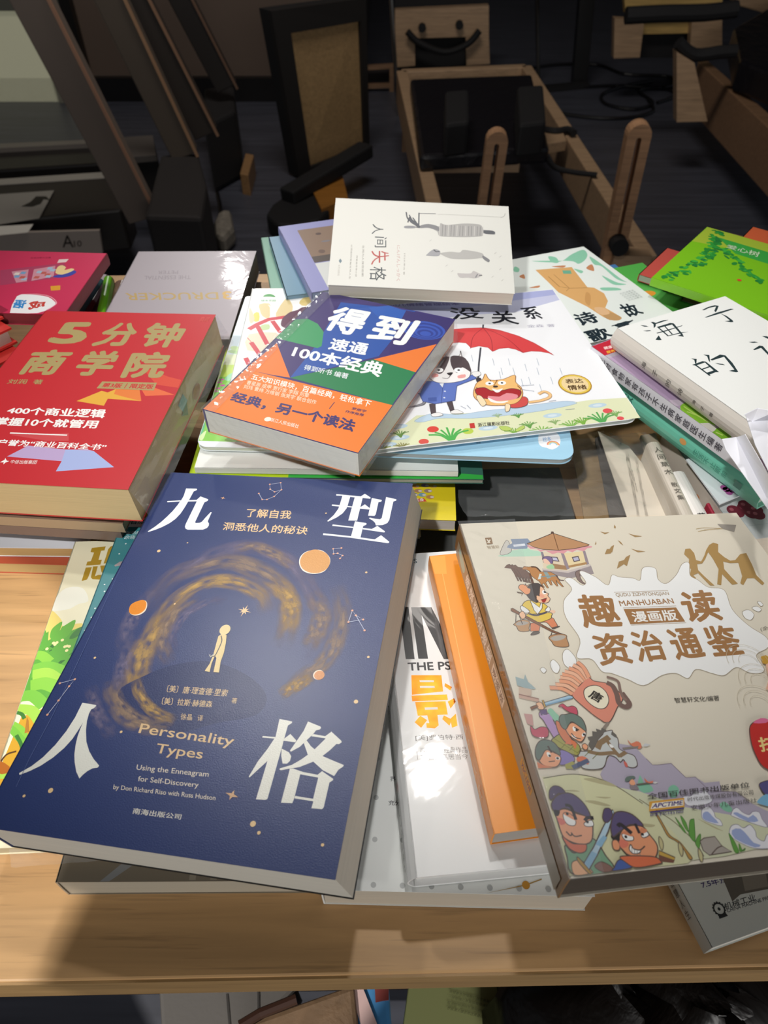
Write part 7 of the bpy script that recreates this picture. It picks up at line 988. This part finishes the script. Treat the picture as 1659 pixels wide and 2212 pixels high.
slotted(([(.27,1.86,.336)])[0], ([(.274,1.84,.559)])[0], .052, .03, 'slotted_post'); slotted(([(.589,1.74,.261)])[0], ([(.565,1.7,.62)])[0], .053, .03, 'slotted_post')
p = Vector(([(.583,1.7,.339)])[0]); b = MB(); b.tube([p + Vector((0, .012, 0)), p + Vector((0, -.02, 0))], .022, BK, 16); b.build('locking_knob', root, 'black knob')
# right hand reformers
root = tag(empty('pilates_reformer', (1.3, 3.0, 0)), 'second wooden reformer with a black padded top, cut by the right frame edge', 'exercise machine')
q = [(1.341,3.482,.3),(1.386,3.524,.3),(1.394,2.426,.3),(1.332,2.347,.3)]; b = MB(); b.hexa(q, down(q, .17), WD2); b.build('side_rail', root, bevel=.004)
a, c = ([(1.33,3.682,.28),(1.158,2.79,.28)]); q = [(1.065,3,.447),(1.14,3,.391),(1.26,3,.215),(1.141,3,.215)]; face('leg', [(1.075,3.02,.442),(1.151,3.02,.407),(1.265,3.02,.208),(1.146,3.02,.205)], .05, WD, root)
q = [(1.472,3.53,.41),(2.028,4.262,.41),(1.483,2.607,.41),(1.33,3.043,.41)]; b = MB(); b.hexa(q, down(q, .10), mat('#141318', 'leather')); b.build('carriage', root, bevel=.012)
b = MB(); b.tube(sm([(.941,3.3,.498),(1.08,3.3,.504),(1.24,3.3,.507),(1.365,3.3,.519)], 4, False), .03, BK, 12); b.build('foot_bar', root, 'black padded bar')
b = MB(); b.tube(sm([(1.082,3.05,.465),(1.154,3.05,.426),(1.254,3.05,.435),(1.305,3.05,.438)], 4, False), .022, BK, 10); b.build('side_bar', root, 'black bar')
root = tag(empty('wooden_end_frame', (1.5, 4.0, 0)), 'yellowish wooden frame behind the second reformer, at the top right', 'exercise frame')
face('crossboard', [(1.066,3.9,.507),(1.515,3.9,.507),(1.548,3.9,.397),(1.11,3.9,.386)], .05, mat('#c9a765', 'wood'), root); face('leg', [(1.063,3.9,.368),(1.202,3.9,.361),(1.219,3.9,.213),(1.096,3.9,.209)], .05, WD, root); face('lower_board', [(1.196,3.95,.351),(1.576,3.95,.366),(1.597,3.95,.303),(1.214,3.95,.296)], .04, mat('#c9a765', 'wood'), root); face('leg', [(1.42,3.9,.368),(1.556,3.9,.375),(1.602,3.9,.24),(1.45,3.9,.236)], .05, WD, root); face('dark_panel', [(1.223,4,.293),(1.482,4,.3),(1.518,4,.187),(1.251,4,.187)], .02, BK, root)
b = MB(); b.hexa([(1.734,4.3,.441),(2.03,4.3,.441),(2.103,4.3,.268),(1.774,4.3,.343)], [(x, y + .3, z) for x, y, z in [(1.734,4.3,.441),(2.03,4.3,.441),(2.103,4.3,.268),(1.774,4.3,.343)]], WD); tag(b.build('wooden_box', bevel=.006), 'brown wooden box behind the second reformer at the top right corner', 'box')
# cables on the floor
for lb, px in (('long black cable looping across the floor by the chrome pole', [(.775,4.513,.008),(.971,4.603,.008),(1.207,4.603,.008),(1.322,4.425,.008),(1.539,4.382,.008),(1.554,4.257,.008),(1.434,4.177,.008),(1.224,4.217,.008),(.973,4.177,.008),(.699,4.13,.008)]), ('coiled black cable left of the second reformer', [(1.441,4.298,.008),(1.243,4.193,.008),(1.118,4.061,.008),(1.11,3.914,.008),(1.229,3.837,.008),(1.346,3.935,.008),(1.325,4.13,.008),(1.458,4.177,.008),(1.498,4.061,.008),(1.369,3.935,.008)]), ('black cable trailing to the main reformer', [(.855,3.775,.008),(1.021,3.708,.008),(1.177,3.715,.008),(1.313,3.809,.008),(1.336,3.986,.008)]), ('thin cable under the second reformer', [(1.525,3.837,.008),(1.563,3.741,.008),(1.634,3.755,.008),(1.692,3.663,.008),(1.789,3.689,.008)])):
    b = MB(); b.tube(sm(px, 6, False), .008, mat('#151416', 'gloss')); tag(b.build('floor_cable'), lb, 'cable')
